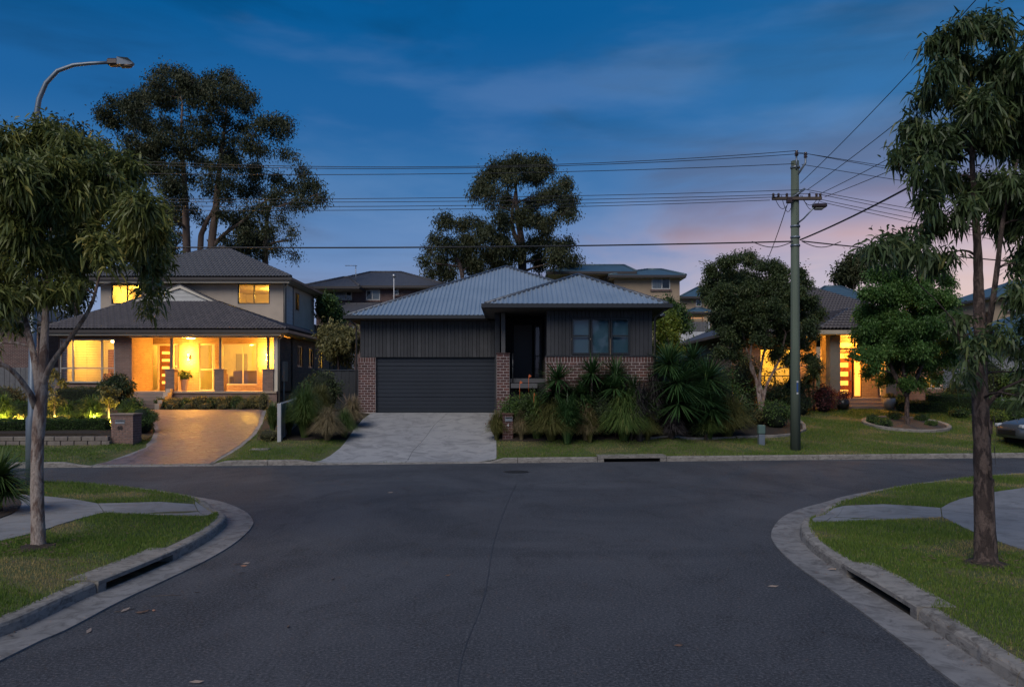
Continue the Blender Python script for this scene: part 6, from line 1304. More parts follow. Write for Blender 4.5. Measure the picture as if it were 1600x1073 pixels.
# garden before the dark house
bush('shrub', 'small purple red shrub at the corner of the garage', 781, 652, 34, 36, 60, 'leaf_red', 27.9, .06, .02, 1300)
tussock('green and buff tussock left of the small brick letterbox', 776, 688, 40, 40, 61, 'blade_olive', 900, .005, plumes=6); tussock('buff grass just right of the small brick letterbox', 815, 688, 34, 42, 62, 'blade_tan', 700, .005)
tussock('broad leaved strappy plant with orange flowers at the entry', 840, 655, 92, 66, 63, 'blade_green', 240, .026, up=.45, arch=.5, D_=27.0); 
fl = MB(); 
bop = [o for o in bpy.data.objects if o.get('label') == 'broad leaved strappy plant with orange flowers at the entry'][0]
for px, py in ((826,590),(834,619),(812,600)): c = W(px,py,26.8); fl.tube([c-Vector((0,0,.5)), c], .008, 4).add([c, c+Vector((.10,0,.05)), c+Vector((.02,0,.12))], [(0,1,2)]).add([c, c+Vector((.0,.1,.08)), c+Vector((.06,0,.1))], [(0,1,2)])
fl.build('flower', plain('orange_petal', (.55,.12,.03), .5), bop)
tussock('big brownish tussock in front of the entry', 862, 688, 92, 56, 64, 'blade_olive', 1500, .006, arch=1.2); tussock('brown tussock between the big brownish and big green clumps', 915, 688, 52, 50, 65, 'blade_tan', 900, .006, arch=1.2)
yucca('dark spiky plant in front of the brick base, left of the bay window', 872, 655, [(872,592,30),(866,612,26),(884,622,24)], 66, 26.8, n=130, bw=.02); yucca('dark spiky plant under the bay window', 922, 655, [(925,583,30),(921,604,27),(908,616,22)], 67, 27.0, n=130, bw=.02); yucca('dark spiky plant below the right casement', 962, 655, [(962,584,30),(960,606,27),(944,614,22)], 68, 27.0, n=130, bw=.02); yucca('thin leaning spiky plant at the right end of the brick base', 990, 655, [(990,606,25),(992,626,22),(1003,630,16)], 69, 26.8, n=90, bw=.014)
tussock('yellow green upright shoots above the brown tussock', 922, 668, 36, 44, 70, 'blade_olive', 260, .010, up=.5, arch=.2, D_=26.4)
tussock('large glossy green arching clump in the middle of the garden', 975, 688, 92, 74, 71, 'blade_green', 1300, .011, arch=1.3); tussock('dark purple flax behind the glossy green clump', 1022, 678, 70, 82, 72, 'blade_dark', 330, .020, up=.45, arch=.7)
yucca('tall green yucca with the biggest head', 1058, 660, [(1058,598,46),(1045,568,34),(1060,630,40)], 73, 27.2, n=200, bw=.022); yucca('tall green yucca right of the biggest one', 1102, 660, [(1105,592,40),(1098,622,36),(1112,640,30)], 74, 27.6, n=190, bw=.021); yucca('green yucca rising behind the two front yuccas', 1080, 650, [(1081,562,30)], 75, 28.6, n=150, bw=.02)
tussock('thin yellow green plant in front of the yuccas', 1084, 676, 30, 66, 76, 'blade_olive', 70, .016, up=.5, arch=.2); tussock('dead drooping grass below the biggest yucca', 1050, 686, 54, 40, 77, 'blade_dark', 380, .009, arch=1.3); bush('shrub', 'low dark shrub between yuccas and the right tussock', 1092, 684, 42, 30, 78, 'leaf_bush', None, .06, .016, 1300)
tussock('round olive tussock at the right end of the strappy garden', 1137, 684, 88, 62, 79, 'blade_olive', 1500, .006, arch=1.2, plumes=4)
bush('shrub', 'dark shrub under the many stemmed tree, left side', 1158, 652, 44, 42, 80, 'leaf_bush', None, .07, .02, 1500); bush('shrub', 'glossy dark shrub left of the power pole foot', 1212, 668, 54, 46, 81, 'leaf_hedge', None, .07, .022, 1800); bush('shrub', 'low shrub at the foot of the many stemmed tree', 1184, 664, 34, 26, 82, 'leaf_olive', None, .06, .018, 1000); bush('shrub', 'dark shrub right behind the power pole', 1250, 648, 40, 40, 83, 'leaf_bush', None, .07, .02, 1400)
yucca('palm like spiky plant left of the right entry', 1268, 636, [(1272,586,26),(1262,600,18)], 84, 34.6, n=120, bw=.018, mat='blade_green'); bush('shrub', 'reddish shrub lit by the entry light', 1287, 636, 36, 46, 85, 'leaf_red', 34.3, .08, .024, 1500); bush('shrub', 'dark shrub in front of the window behind the many stemmed tree', 1215, 640, 60, 36, 86, 'leaf_bush', 35.5, .07, .02, 1500)
tussock('fine red grass at the foot of the right entry column', 1302, 640, 22, 22, 87, 'blade_tan', 260, .006)
# pots by the right entry
def pot(label, px, py, w, h, D_, mat, fol, seed, fw_, fh_):
    x = XP(px, D_); z0 = float(ground(x, D_)); s = D_/F; t = thing('potted_plant', label, 'potted plant', (x,D_,z0)); MB().lathe((x,D_,z0), [(.01,0),(w*s*.34,0),(w*s*.52,h*s*.55),(w*s*.46,h*s),(w*s*.40,h*s),(w*s*.40,h*s*.9),(.01,h*s*.9)], 18).build('pot', mat, t)
    crown([(x+dx*fw_*s*.28, D_+dy*.1, z0+h*s+fh_*s*(.35+.15*dz), fw_*s*.3) for dx, dy, dz in ((0,0,1),(-1,0,0),(1,0,0),(0,1,0),(0,-1,1))], 130, .07, .022, M[fol], seed, droop=.1, sickle=False, shell=.3, name='foliage', parent=t); return t
M['potdark'] = plain('dark_glazed_pot', (.025,.025,.028), .3); M['potpale'] = plain('pale_grey_pot', (.28,.27,.26), .6)
pot('leafy shrub in a dark round pot left of the right entry step', 1317, 638, 20, 16, 34.9, M['potdark'], 'leaf_red', 88, 26, 18); pot('small clipped ball in a pale pot right of the right entry step', 1390, 638, 18, 18, 34.9, M['potpale'], 'leaf_olive', 89, 16, 8)
crown([(ptx+dx, 38+dy, FZ+.72+dz, .16) for dx, dy, dz in ((0,0,0),(-.13,0,.08),(.14,0,.06),(0,.1,.15),(.05,-.1,.1))], 60, .16, .03, M['leaf_hedge'], 90, droop=.15, name='foliage', parent=pt)
# porch bed
pr_ = random.Random(3)
for k, px in enumerate(range(254, 408, 13)):
    wds = ['beside the steps','second from the steps','third from the steps','fourth from the steps','fifth from the steps','sixth, below the middle pier','seventh, below the middle pier','eighth from the steps','ninth from the steps','tenth from the steps','eleventh from the steps','last of the row at the right pier']
    bush('shrub', 'low leafy shrub below the porch, '+wds[min(k,11)], px+pr_.uniform(-2,2), 640, 22+pr_.uniform(-3,4), 21+pr_.uniform(-3,4), 91+k, 'leaf_olive' if k%3 else 'leaf_hedge', 36.3, .07, .02, 650, group='low shrubs below the porch')
for k, (px, py) in enumerate(((268,641),(295,641.5),(322,641.5),(350,641.5),(378,641.5))): bush('shrub', 'small dark ground shrub at the driveway edge, '+['nearest the steps','second from the steps','middle one','fourth from the steps','farthest from the steps'][k], px, py, 20, 12, 120+k, 'leaf_olive', 35.9, .05, .014, 420, group='ground shrubs at the driveway edge')
# lit garden at the left
gC = lambda x, y: hC(x, y)
def gcx(px, D_): return (XP(px, D_), D_)
Dh = 27.8
hedge('low clipped hedge along the block wall, left length', gcx(-40, 27.6), gcx(52, 27.9), .5, .34, 130, hf=gC, n=5200); hedge('low clipped hedge along the block wall, right length up to the letterbox', gcx(56, 27.9), gcx(168, 28.2), .5, .34, 131, hf=gC, n=8200)
hedge('darker hedge in the second row of the lit garden', gcx(20, 31.0), gcx(150, 31.2), .8, .62, 132, hf=gC, n=8000); bush('shrub', 'dense rounded shrub at the driveway bend right of the brick letterbox', 222, 686, 46, 44, 133, 'leaf_hedge', 29.0, .05, .014, 5200, hf=gC, depth=70)
bush('shrub', 'glossy shrub running back behind the brick letterbox', 205, 668, 40, 34, 134, 'leaf_hedge', 31.4, .05, .014, 2800, hf=gC); 
hedge('dark hedge under the left front window', gcx(95, 35.2), gcx(165, 35.2), .8, .75, 135, hf=gC, n=5000, mat='leaf_bush'); bush('shrub', 'large dark leafy bush right of the left front window', 183, 632, 56, 56, 136, 'leaf_bush', 34.6, .11, .035, 2200, hf=gC); bush('shrub', 'dark bush at the left edge of the lit garden', 8, 650, 70, 44, 137, 'leaf_olive', 33.0, .09, .025, 2600, hf=gC); bush('shrub', 'second dark bush at the left edge, behind the lamp column', -35, 660, 70, 60, 138, 'leaf_bush', 31.0, .09, .025, 2400, hf=gC)
bush('shrub', 'small rounded bush below the window hedge', 128, 640, 16, 20, 139, 'leaf_olive', 33.0, .06, .02, 500, hf=gC)
tussock('green strappy clump lit by a garden spot light', 145, 676, 62, 40, 140, 'blade_green', 620, .011, D_=29.4, hf=gC, up=.4); tussock('green strappy clump at the far left of the lit garden', 4, 678, 56, 44, 141, 'blade_green', 560, .012, D_=29.0, hf=gC, up=.4); tussock('dim strappy clump between the two lit ones', 108, 676, 44, 28, 142, 'blade_green', 420, .010, D_=30.0, hf=gC, up=.4)
bush('shrub', 'small yellow lit shrub behind the left trunk', 34, 680, 26, 20, 143, 'leaf_olive', 28.8, .06, .02, 700, hf=gC); bush('shrub', 'low reddish shrub below the left small tree', 92, 680, 40, 16, 144, 'leaf_olive', 29.2, .05, .016, 900, hf=gC); 
def small_tree(label, px, D_, top, w, stem_top, seed, mat='leaf_olive', h_=None):
    x = XP(px, D_); z0 = float(hC(x, D_)); lst = []; cy = (top+stem_top)/2; r = random.Random(seed); C = []
    t = thing('small_tree', label, 'tree', (x,D_,z0)); zs = ZP(stem_top, D_); zt = ZP(top, D_); rw = w*D_/F/2
    for k in range(16): a = r.uniform(0,2*math.pi); q = r.uniform(.1,.7); C.append((x+math.cos(a)*rw*q, D_+math.sin(a)*rw*q, r.uniform(zs+.1, zt-.15), rw*r.uniform(.25,.4)))
    S_ = trunk(t, [(x,D_,z0-.05),(x+.01,D_,(z0+zs)/2),(x,D_,zs),(x,D_,(zs+zt)/2)], [.045,.038,.03,.012], M['bark_pale'], 8)[1]; branches(t, [S_], C, M['bark_pale'], .012, seed, tipr=.004, n=4, sub=1); crown(C, 62, .11, .028, M[mat], seed, droop=.2, twigs=8, shell=.3, parent=t); return t
small_tree('small standard tree in the lit garden, lit from below, nearest the left trunk', 85, 29.9, 572, 42, 640, 150); small_tree('small standard tree beside the brick letterbox', 170, 28.9, 600, 34, 640, 151)
for k, (px, py, D_, lab, tx_, ty_) in enumerate(((147,673,29.1,'spike spotlight at the foot of the lit strappy clump',147,29.6),(32,672,28.5,'spike spotlight lighting the small yellow shrub',33,28.9),(86,672,29.4,'spike spotlight under the left small tree',86,29.9),(170,676,28.55,'spike spotlight under the small tree at the letterbox',170,28.9),(6,668,28.6,'spike spotlight at the far left strappy clump',6,29.0))):
    x = XP(px, D_); z0 = float(hC(x, D_)); t = thing('garden_spotlight', lab, 'spotlight', (x,D_,z0)); MB().tube([(x,D_,z0-.05),(x,D_,z0+.10)], .012, 6).build('spike', M['black'], t); MB().tube([(x,D_,z0+.10),(x+(.02),D_+.05,z0+.19)], .035, 10).build('lamp_head', M['black'], t); MB().ball((x+.02,D_+.055,z0+.20), .025, 8, 6).build('bulb', M['lamp'], t)
    point('lamp', (x+.02, D_-.02, z0+.26), (110,80,60,60,60)[k], (1,.70,.13), .04, t)
# right lawn: hedges and island
hedge('taller clipped hedge at the back of the right lawn', G(1448,641), G(1522,646), .8, .72, 160, n=6500); hd = hedge('lower front hedge at the back of the right lawn', G(1402,641.5), G(1500,645), .5, .42, 161, n=5000); hedge('clipped hedge right of the right street tree trunk', G(1536,652), G(1600,656), 1.2, .75, 162, n=6000, lift=0)
bush('shrub', 'yellow lit clipped ball at the left end of the hedge', 1408, 640, 18, 26, 163, 'leaf_yellow', 35.4, .05, .016, 900); bush('shrub', 'low spreading shrub before the right hedges', 1497, 652, 38, 16, 164, 'leaf_hedge', None, .06, .016, 1200); bush('shrub', 'light green low shrub near the parked car', 1556, 660, 32, 22, 165, 'leaf_yellow', None, .06, .018, 1100); bush('shrub', 'dark bush above the hedge by the pale house', 1495, 640, 46, 44, 166, 'leaf_bush', 37.0, .08, .024, 1800); bush('shrub', 'green low shrub behind the parked car', 1588, 658, 36, 20, 167, 'leaf_hedge', None, .06, .018, 1100)
for k, (px, py, w, h_, lab) in enumerate(((1364,662,24,17,'back left'),(1381,668,27,17,'front left'),(1397,656,22,15,'behind the trunk, left'),(1440,658,22,13,'behind the trunk, right'),(1456,666,22,9,'right, the flattest'))): bush('shrub', 'round ball shrub in the island bed, '+lab, px, py, w, h_, 170+k, 'leaf_hedge', None, .045, .013, 1500, group='ball shrubs of the island bed')
# spiky plant on the left corner
cyc = N(-2, 800); yucca('spiky dark cycad at the left edge of the near left corner', -2, 800, [(-2,745,50),(8,768,36)], 180, cyc.y, mat='blade_green', n=230, bw=.012, name='cycad', stiff=.45, cat='plant', hf=near_h, low=-.2)

for k, (px, py, w, h_, mt, dd, lab) in enumerate(((812,655,50,46,'leaf_hedge',27.9,'below the entry steps'),(850,655,60,52,'leaf_bush',27.2,'left end of the brick base'),(898,655,62,54,'leaf_hedge',27.1,'left of the middle of the brick base'),(945,655,62,54,'leaf_bush',27.1,'middle of the brick base'),(992,655,58,52,'leaf_hedge',27.1,'right end of the brick base'),(1030,655,62,66,'leaf_bush',28.6,'behind the purple flax'),(1075,650,70,84,'leaf_hedge',29.2,'behind the biggest yucca'),(1120,650,64,74,'leaf_hedge',29.6,'behind the right yucca'),(1150,650,40,40,'leaf_bush',30.2,'left of the many stemmed tree'))):
    bush('shrub', 'dark filler shrub in the strappy garden, '+lab, px, py, w*1.25, h_*1.45, 300+k, mt, dd, .085, .022, 3200)
tussock('second spiky green flax between the entry plant and the brick base', 886, 672, 70, 70, 320, 'blade_yucca', 260, .018, up=.45, arch=.5, D_=26.2)
tussock('olive tussock in front of the purple flax', 1012, 688, 46, 44, 321, 'blade_olive', 900, .006, arch=1.2)
tussock('green arching clump at the foot of the right yucca', 1108, 686, 60, 48, 322, 'blade_green', 900, .008, arch=1.2)
tussock('dark strappy clump left of the purple flax', 1000, 672, 60, 80, 323, 'blade_dark', 260, .016, up=.5, arch=.5, D_=26.6)
bush('shrub', 'tall dark shrub in front of the window behind the many stemmed tree', 1205, 650, 70, 62, 330, 'leaf_bush', 33.6, .08, .022, 1500, core=False)
bush('shrub', 'dark shrub left of the palm like plant', 1240, 640, 50, 60, 331, 'leaf_bush', 34.4, .08, .022, 1800)

bush('shrub', 'dark shrub added to darken the brick wall left of the many stemmed tree', 1163, 640, 50, 92, 340, 'leaf_bush', 36.6, .10, .026, 2400)  # added shrub: its dark leaves stand in for shade on the wall
bush('shrub', 'tall dark bush in front of the pale house at the right edge', 1545, 640, 60, 78, 341, 'leaf_bush', 39.0, .10, .028, 2600); bush('shrub', 'second tall dark bush in front of the pale house', 1590, 640, 60, 66, 342, 'leaf_hedge', 38.0, .10, .028, 2600)
for c, nm in ((trunkL,'left'),(trunkR,'right')):
    rr_ = random.Random(9); ring = [(c.x+(.30+rr_.uniform(-.1,.12))*math.cos(a), c.y+(.30+rr_.uniform(-.1,.12))*math.sin(a)) for a in np.linspace(0, 2*math.pi, 15)[:-1]]; m = MB(); m.add([(c.x,c.y,.235)]+[(x,y,.150) for x, y in ring], [(0,1+i,1+(i+1)%14) for i in range(14)], True); tag(m.build('bare_soil', M['soil']), f'bare soil mound round the foot of the {nm} street tree', kind='stuff')
# ============================================================ STREET THINGS
M['pole'] = pm('green_treated_timber', (.105,.135,.10), (.06,.075,.06), 2.5, .85, bmp=.5, bscale=14, bdist=.02, stretch=(3,3,.12)); M['wire'] = plain('power_wire', (.012,.012,.015), .5); M['galv'] = pm('galvanised_steel', (.22,.26,.31), (.16,.19,.23), 2, .45, .5, bmp=0); M['insul'] = plain('insulator', (.05,.03,.028), .3)
gpole = G(1243,703); PX, PY, PZ = gpole.x, gpole.y, gpole.z; PT = ZP(252,PY)
po = thing('power_pole', 'tall green timber power pole with crossarm at the far kerb', 'power pole', (PX,PY,PZ))
MB().tube([(PX,PY,PZ-.3),(PX-.01,PY,PZ+3),(PX-.02,PY,PT)], [.165,.15,.125], 16).build('pole', M['pole'], po)
zc = ZP(312,PY); xa = XP(1204,PY); xb = XP(1281,PY)
MB().box(xa, xb, PY-.2, PY-.1, zc-.05, zc+.05, .01).build('crossarm', M['twig'], po)
ins = [(XP(p,PY), PY-.15) for p in (1206,1214,1227,1262,1273,1279)]
for x, y in ins: MB().lathe((x,y,zc+.052), [(.02,0),(.05,.02),(.03,.05),(.05,.07),(.03,.12),(.0,.13)], 8).build('insulator', M['insul'], po)
MB().tube([(PX-.02,PY-.14,PT-.3),(PX-.02,PY-.14,PT+.18)], .03, 6).build('pole_top_bracket', M['galv'], po); MB().tube([(PX+.05,PY-.1,PT-.45),(XP(1256,PY),PY-.15,PT-.1),(XP(1256,PY),PY-.15,PT+.1)], .035, 6).build('side_bracket', M['galv'], po)
for x, z in ((PX-.02,PT+.12),(XP(1256,PY),PT+.06)):
    MB().lathe((x,PY-.15,z), [(.03,0),(.07,.03),(.035,.07),(.07,.10),(.035,.14),(.06,.18),(.0,.2)], 8).build('insulator', M['insul'], po)
MB().tube([(PX-.2,PY-.12,zc+.0),(PX+.25,PY-.16,zc+.32)], .045, 6).build('brace', M['galv'], po); MB().box(PX-.36, PX-.2, PY-.28, PY-.12, zc-.16, zc+.02, .01).build('cable_box', M['insul'], po)
for pz in (ZP(371,PY), ZP(354,PY), ZP(262,PY), ZP(384,PY)): MB().tube([(PX-.01,PY,pz-.03),(PX-.01,PY,pz+.03)], .158, 14).build('band', M['galv'], po)
def cable(pts, r=.012, n=4): m = MB(); m.tube(pts, r, n, cap=False); return m
lp_ = MB()
for sx, ex_, dz in ((xa+.05, PX-.2, .42), (xa+.3, PX-.1, .52), (PX+.1, xb-.1, .30), (PX+.15, xb-.02, .45)):
    q = [(sx+(ex_-sx)*t, PY-.17, zc+.1-dz*math.sin(math.pi*t)-.05*t) for t in np.linspace(0,1,9)]; lp_.tube(q, .010, 4, cap=False)
lp_.build('jumper_cables', M['wire'], po)['kind'] = 'stuff'
sg = MB(); sg.box(PX-.02, PX+.03, PY-.162, PY-.150, ZP(612,PY), ZP(598,PY)).build('pole_tag', plain('blue_tag', (.03,.09,.28), .4), po)
for z0 in (596, 614): MB().box(PX-.02, PX+.035, PY-.163, PY-.150, ZP(z0+1.5,PY), ZP(z0-1,PY)).build('pole_tag', M['bgwhite'], po)
zl = ZP(348,PY); lx = XP(1259,PY); lz = ZP(331,PY)
lm = thing('street_light', 'small dark street light bracketed on the power pole', 'street light', (PX,PY-.15,zl)); MB().tube([(PX+.02,PY-.13,zl-.05),(PX+.12,PY-.4,zl+.05),(lx,PY-.7,lz-.02)], .025, 6).build('arm', M['galv'], lm)
hd_ = MB(); hd_.box(lx-.03, lx+.40, PY-.82, PY-.58, lz-.02, lz+.10, .03).build('lamp_head', M['insul'], lm); hd_ = MB(); hd_.box(lx+.02, lx+.30, PY-.79, PY-.61, lz-.09, lz-.022, .03).build('lens', plain('unlit_lens', (.25,.24,.23), .3), lm)
# wires: each one from a to b with sag
def wire(label, a, b, sag, r, group, extra=None):
    a = Vector(a); b = Vector(b); t = thing('overhead_wire', label, 'wire', tuple(a), group=group); n = 28; pts = []
    for i in range(n+1):
        f = i/n; p = a.lerp(b, f); p.z -= sag*4*f*(1-f); pts.append(p)
    m = MB(); m.tube(pts, r, 5, cap=False); m.build('cable', M['wire'], t); return pts
def pix(px, py, D_): return W(px, py, D_)
LX = -36.0; 
def wl_end(py500, za, sag):      # height at the left end so that the wire passes photo row py500 at column 500
    Yd = PY-2.6*(PX+9)/(PX-LX) if False else None
LY = 21.8
def left_wire(label, ax, az, rows, r, yo=-.15, group=None):
    """rows: photo rows the wire passes at columns 900 and 470."""
    ay = PY+yo
    def f_at(col):      # fraction along where the wire crosses this column
        lo, hi = 0., 1.
        for _ in range(40):
            m = (lo+hi)/2; x = ax+(LX-ax)*m; y = ay+(LY+yo-ay)*m
            if 800+F*x/y > col: lo = m
            else: hi = m
        return m, y
    f1, y1 = f_at(900); f2, y2 = f_at(470); z1 = ZP(rows[0],y1); z2 = ZP(rows[1],y2)
    # z(f) = az + (bz-az) f - 4 s f (1-f)
    A = np.array([[f1, -4*f1*(1-f1)], [f2, -4*f2*(1-f2)]]); d, s = np.linalg.solve(A, [z1-az, z2-az]); return wire(label, (ax,ay,az), (LX,LY+yo,az+d), s, r, group)
top = PT+.2
left_wire('uppermost wire running left from the pole top', PX-.02, top+.10, (256,260), .011); left_wire('second wire from the top, just under the uppermost, running left', XP(1256,PY), top, (258.5,263), .011, -.2); left_wire('third wire running left from just below the pole top', PX-.1, ZP(258,PY), (268,273), .011)
for k, (px, r0, r1, nm) in enumerate(((1250,306,311,'upper'),(1262,312,316,'second'),(1214,318,323,'third'),(1200,323,329,'lowest'))): left_wire(f'{nm} wire of the four level with the crossarm, running left', XP(px,PY), ZP((299,305,310,315)[k],PY), (r0,r1), .010, -.2)
left_wire('thick bundled cable running left below the crossarm wires', PX-.15, ZP(378.5,PY), (384,387), .024)
RXE = 44.0; RYE = 30.5
def right_wire(label, ax, az, py1400, r, yo=-.15):
    ay = PY+yo; lo, hi = 0., 1.
    for _ in range(40):
        m = (lo+hi)/2; x = ax+(RXE-ax)*m; y = ay+(RYE-ay)*m
        if 800+F*x/y < 1400: lo = m
        else: hi = m
    z1 = ZP(py1400, y); s = .5; bz = az+(z1-az+4*s*m*(1-m))/m; return wire(label, (ax,ay,az), (RXE,RYE,bz), s, r, None)
for k, (px, py0, py1, nm) in enumerate(((1243,240,262,'uppermost'),(1256,242,266,'second'),(1250,259,281,'third'),(1252,297,322,'fourth'),(1262,302,328,'fifth'),(1273,312,336,'sixth'),(1279,317,342,'seventh'))): right_wire(f'{nm} wire running right from the power pole into the tree', XP(px,PY), ZP(py0,PY), py1, .010)
right_wire('thick bundled cable running right from the power pole', PX+.15, ZP(378,PY), 392, .022)
Q = Vector((9.6, 8.5, 0))        # the next pole stands on the near side, out of the picture
def near_wire(label, a, ang_px, r, xo=0, sag=.25):
    """ang_px: another photo point the wire passes."""
    a = Vector(a); bx, by = Q.x+xo, Q.y; lo, hi = 0., .97
    for _ in range(50):
        m = (lo+hi)/2; x = a.x+(bx-a.x)*m; y = a.y+(by-a.y)*m
        if 800+F*x/y < ang_px[0]: lo = m
        else: hi = m
    z1 = ZP(ang_px[1], y); bz = a.z+(z1-a.z+4*sag*m*(1-m))/m; return wire(label, a, (bx,by,bz), sag, r, None)
near_wire('steep wire rising right from the crossarm, farthest left', (XP(1247,PY),PY-.2,ZP(289,PY)), (1440,93), .010, -.9); near_wire('steep wire rising right from the crossarm, second', (XP(1258,PY),PY-.2,ZP(299,PY)), (1378,210), .010, -.3)
near_wire('wire rising right from the crossarm, third', (XP(1280,PY),PY-.2,ZP(304,PY)), (1385,250), .010, .2); near_wire('wire rising right from the crossarm, fourth', (XP(1285,PY),PY-.2,ZP(310,PY)), (1388,268), .010, .6); near_wire('thick cable rising right from below the street light', (PX+.1,PY-.15,ZP(376,PY)), (1423,291), .026, .3, .35)
gyw = wire('thin stay cable slanting down from the crossarm behind the many stemmed tree', (XP(1228,PY),PY-.1,ZP(322,PY)), (XP(1194,33),33,ZP(418,33)), .1, .014, None)
for a, b in ((1172,1236),(1250,1310)):
    lpt = thing('cable_loop', ('slack cable loop left of the pole on the bundled cable' if a < 1240 else 'slack cable loop right of the pole on the bundled cable'), 'cable', (XP(a,PY),PY-.2,ZP(378,PY))); m = MB(); m.tube([(XP(a+(b-a)*t,PY),PY-.2,ZP(379,PY)-.19*math.sin(math.pi*t)) for t in np.linspace(0,1,11)], .014, 5, cap=False); m.build('cable', M['wire'], lpt)
# lamp column at the left
c0 = N(49,757); cx0, cy0 = c0.x, c0.y
lc = thing('lamp_column', 'tall blue grey steel street lamp with curved arm at the left', 'street lamp', (cx0,cy0,.155)); MB().tube([(cx0,cy0,.1),(cx0,cy0,1.6),(cx0+.02,cy0,1.7),(XP(54,cy0),cy0,ZP(230,cy0)),], [.115,.11,.085,.062], 14).tube([(cx0,cy0,.1),(cx0,cy0,.14)], .2, 10).build('column', M['galv'], lc)
MB().tube([W(x, y, cy0) for x, y in ((54,230),(56,185),(61,155),(72,130),(90,111),(115,102),(140,99.5),(170,98))], [.062,.058,.055,.05,.045,.042,.038,.035], 10).build('arm', M['galv'], lc)
def wp(x, y, d=0): return tuple(W(x, y, cy0+d))
h1 = MB(); xa_, xb_, xc_ = XP(169,cy0), XP(187,cy0), XP(209,cy0); h1.box(xa_, xb_, cy0-.1, cy0+.1, ZP(103.5,cy0), ZP(93,cy0), .03); h1.build('lamp_head', M['insul'], lc)
P8 = [(xb_,-.14,ZP(104,cy0)),(xb_,-.14,ZP(92.5,cy0)),(xc_-.08,-.12,ZP(93.5,cy0)),(xc_,-.05,ZP(99,cy0)),(xc_-.02,-.05,ZP(102,cy0))]
mb = MB(); vs = [(a,cy0+b,c) for a, b, c in P8]+[(a,cy0-b,c) for a, b, c in P8]; mb.add(vs, [(0,1,2,3,4),(9,8,7,6,5),(0,5,6,1),(1,6,7,2),(2,7,8,3),(3,8,9,4),(4,9,5,0)]); mb.build('lamp_cover', M['galv'], lc)
MB().ball(((xb_+xc_)/2, cy0, ZP(103.5,cy0)), (.13,.09,.045), 10, 6).build('lens', plain('unlit_lens_warm', (.30,.19,.13), .3), lc)
# letterbox pillars
M['brickplain'] = rndmat('letterbox_brick', [(.20,.12,.095),(.25,.15,.12),(.17,.105,.09)], .85)
def text_obj(body, x, y, z, size, mat, parent, name='number'):
    cu = bpy.data.curves.new(name, 'FONT'); cu.body = body; cu.size = size; cu.align_x = 'CENTER'; cu.align_y = 'CENTER'; cu.extrude = .006; cu.offset = size*.02; tmp = bpy.data.objects.new(name, cu); COL.objects.link(tmp); dg = bpy.context.evaluated_depsgraph_get(); me = bpy.data.meshes.new_from_object(tmp.evaluated_get(dg)); bpy.data.objects.remove(tmp); me.materials.append(mat)
    o = bpy.data.objects.new(name, me); COL.objects.link(o); o.parent = parent; o.matrix_parent_inverse = Matrix.Translation(parent.location).inverted(); o.location = (x,y,z); o.rotation_euler = (R(90),0,0); return o
def pillar(label, px0, px1, pyt, pyb, depth, brick, bw, bh, num, numc, slot, cap, cat='letterbox'):
    g = G((px0+px1)/2, pyb); Dp = g.y; x0, x1 = XP(px0,Dp), XP(px1,Dp); z0 = g.z-.05; z1 = ZP(pyt,Dp); t = thing('letterbox', label, cat, ((x0+x1)/2,Dp,g.z)); core = MB().box(x0+.012, x1-.012, Dp+.012, Dp+depth-.012, z0, z1-.05).build('mortar_core', M['mortar'], t)
    nr = int((z1-.05-z0)/bh); h_ = (z1-.05-z0)/nr
    for r in range(nr):
        z = z0+r*h_; a = x0-(bw/2 if r%2 else 0)
        while a < x1-.01:
            u0, u1 = max(a, x0), min(a+bw, x1)
            if u1-u0 > .03: MB().box(u0+.005, u1-.005, Dp, Dp+.1, z+.005, z+h_-.005, .004).build('brick', brick, core)
            a += bw
        a = Dp+.105
        while a < Dp+depth-.02:
            b_ = min(a+bw, Dp+depth); [MB().box(q0, q0+.1, a+.005, b_-.005, z+.005, z+h_-.005, .004).build('brick', brick, core) for q0 in (x0, x1-.1)]; a += bw
    MB().box(x0-.03, x1+.03, Dp-.03, Dp+depth+.03, z1-.05, z1, .01).build('capping', cap, t)
    sx0, sx1, sz0, sz1 = slot; s0, s1 = XP(sx0,Dp), XP(sx1,Dp); b0, b1 = ZP(sz1,Dp), ZP(sz0,Dp); MB().box(s0, s1, Dp-.012, Dp-.001, b0, b1, .004).build('slot_plate', M['steel'], t); MB().box(s0+.015, s1-.015, Dp-.016, Dp-.0125, b0+(b1-b0)*.62, b1-.012).build('slot', M['black'], t); MB().box(s0+.01, s1-.01, Dp-.028, Dp-.013, b0+(b1-b0)*.5, b0+(b1-b0)*.6, .004).build('slot_lip', M['steel'], t)
    text_obj(num, XP(numc[0],Dp), Dp-.008, ZP(numc[1],Dp), numc[2], numc[3], t); return t
pillar('wide brown brick letterbox numbered 68 at the end of the block wall', 173.5, 208, 646, 693.5, .62, M['brickplain'], .19, .084, '68', (187.5,668.3,.17,M['black']), (180,195,655.5,662), M['step'])
pillar('small dark brick letterbox numbered 4 beside the grey driveway', 785, 802, 645.5, 687, .36, M['brick'], .2, .086, '4', (793.7,664.3,.13,M['bgwhite']), (789,801,651,658), M['brick'])
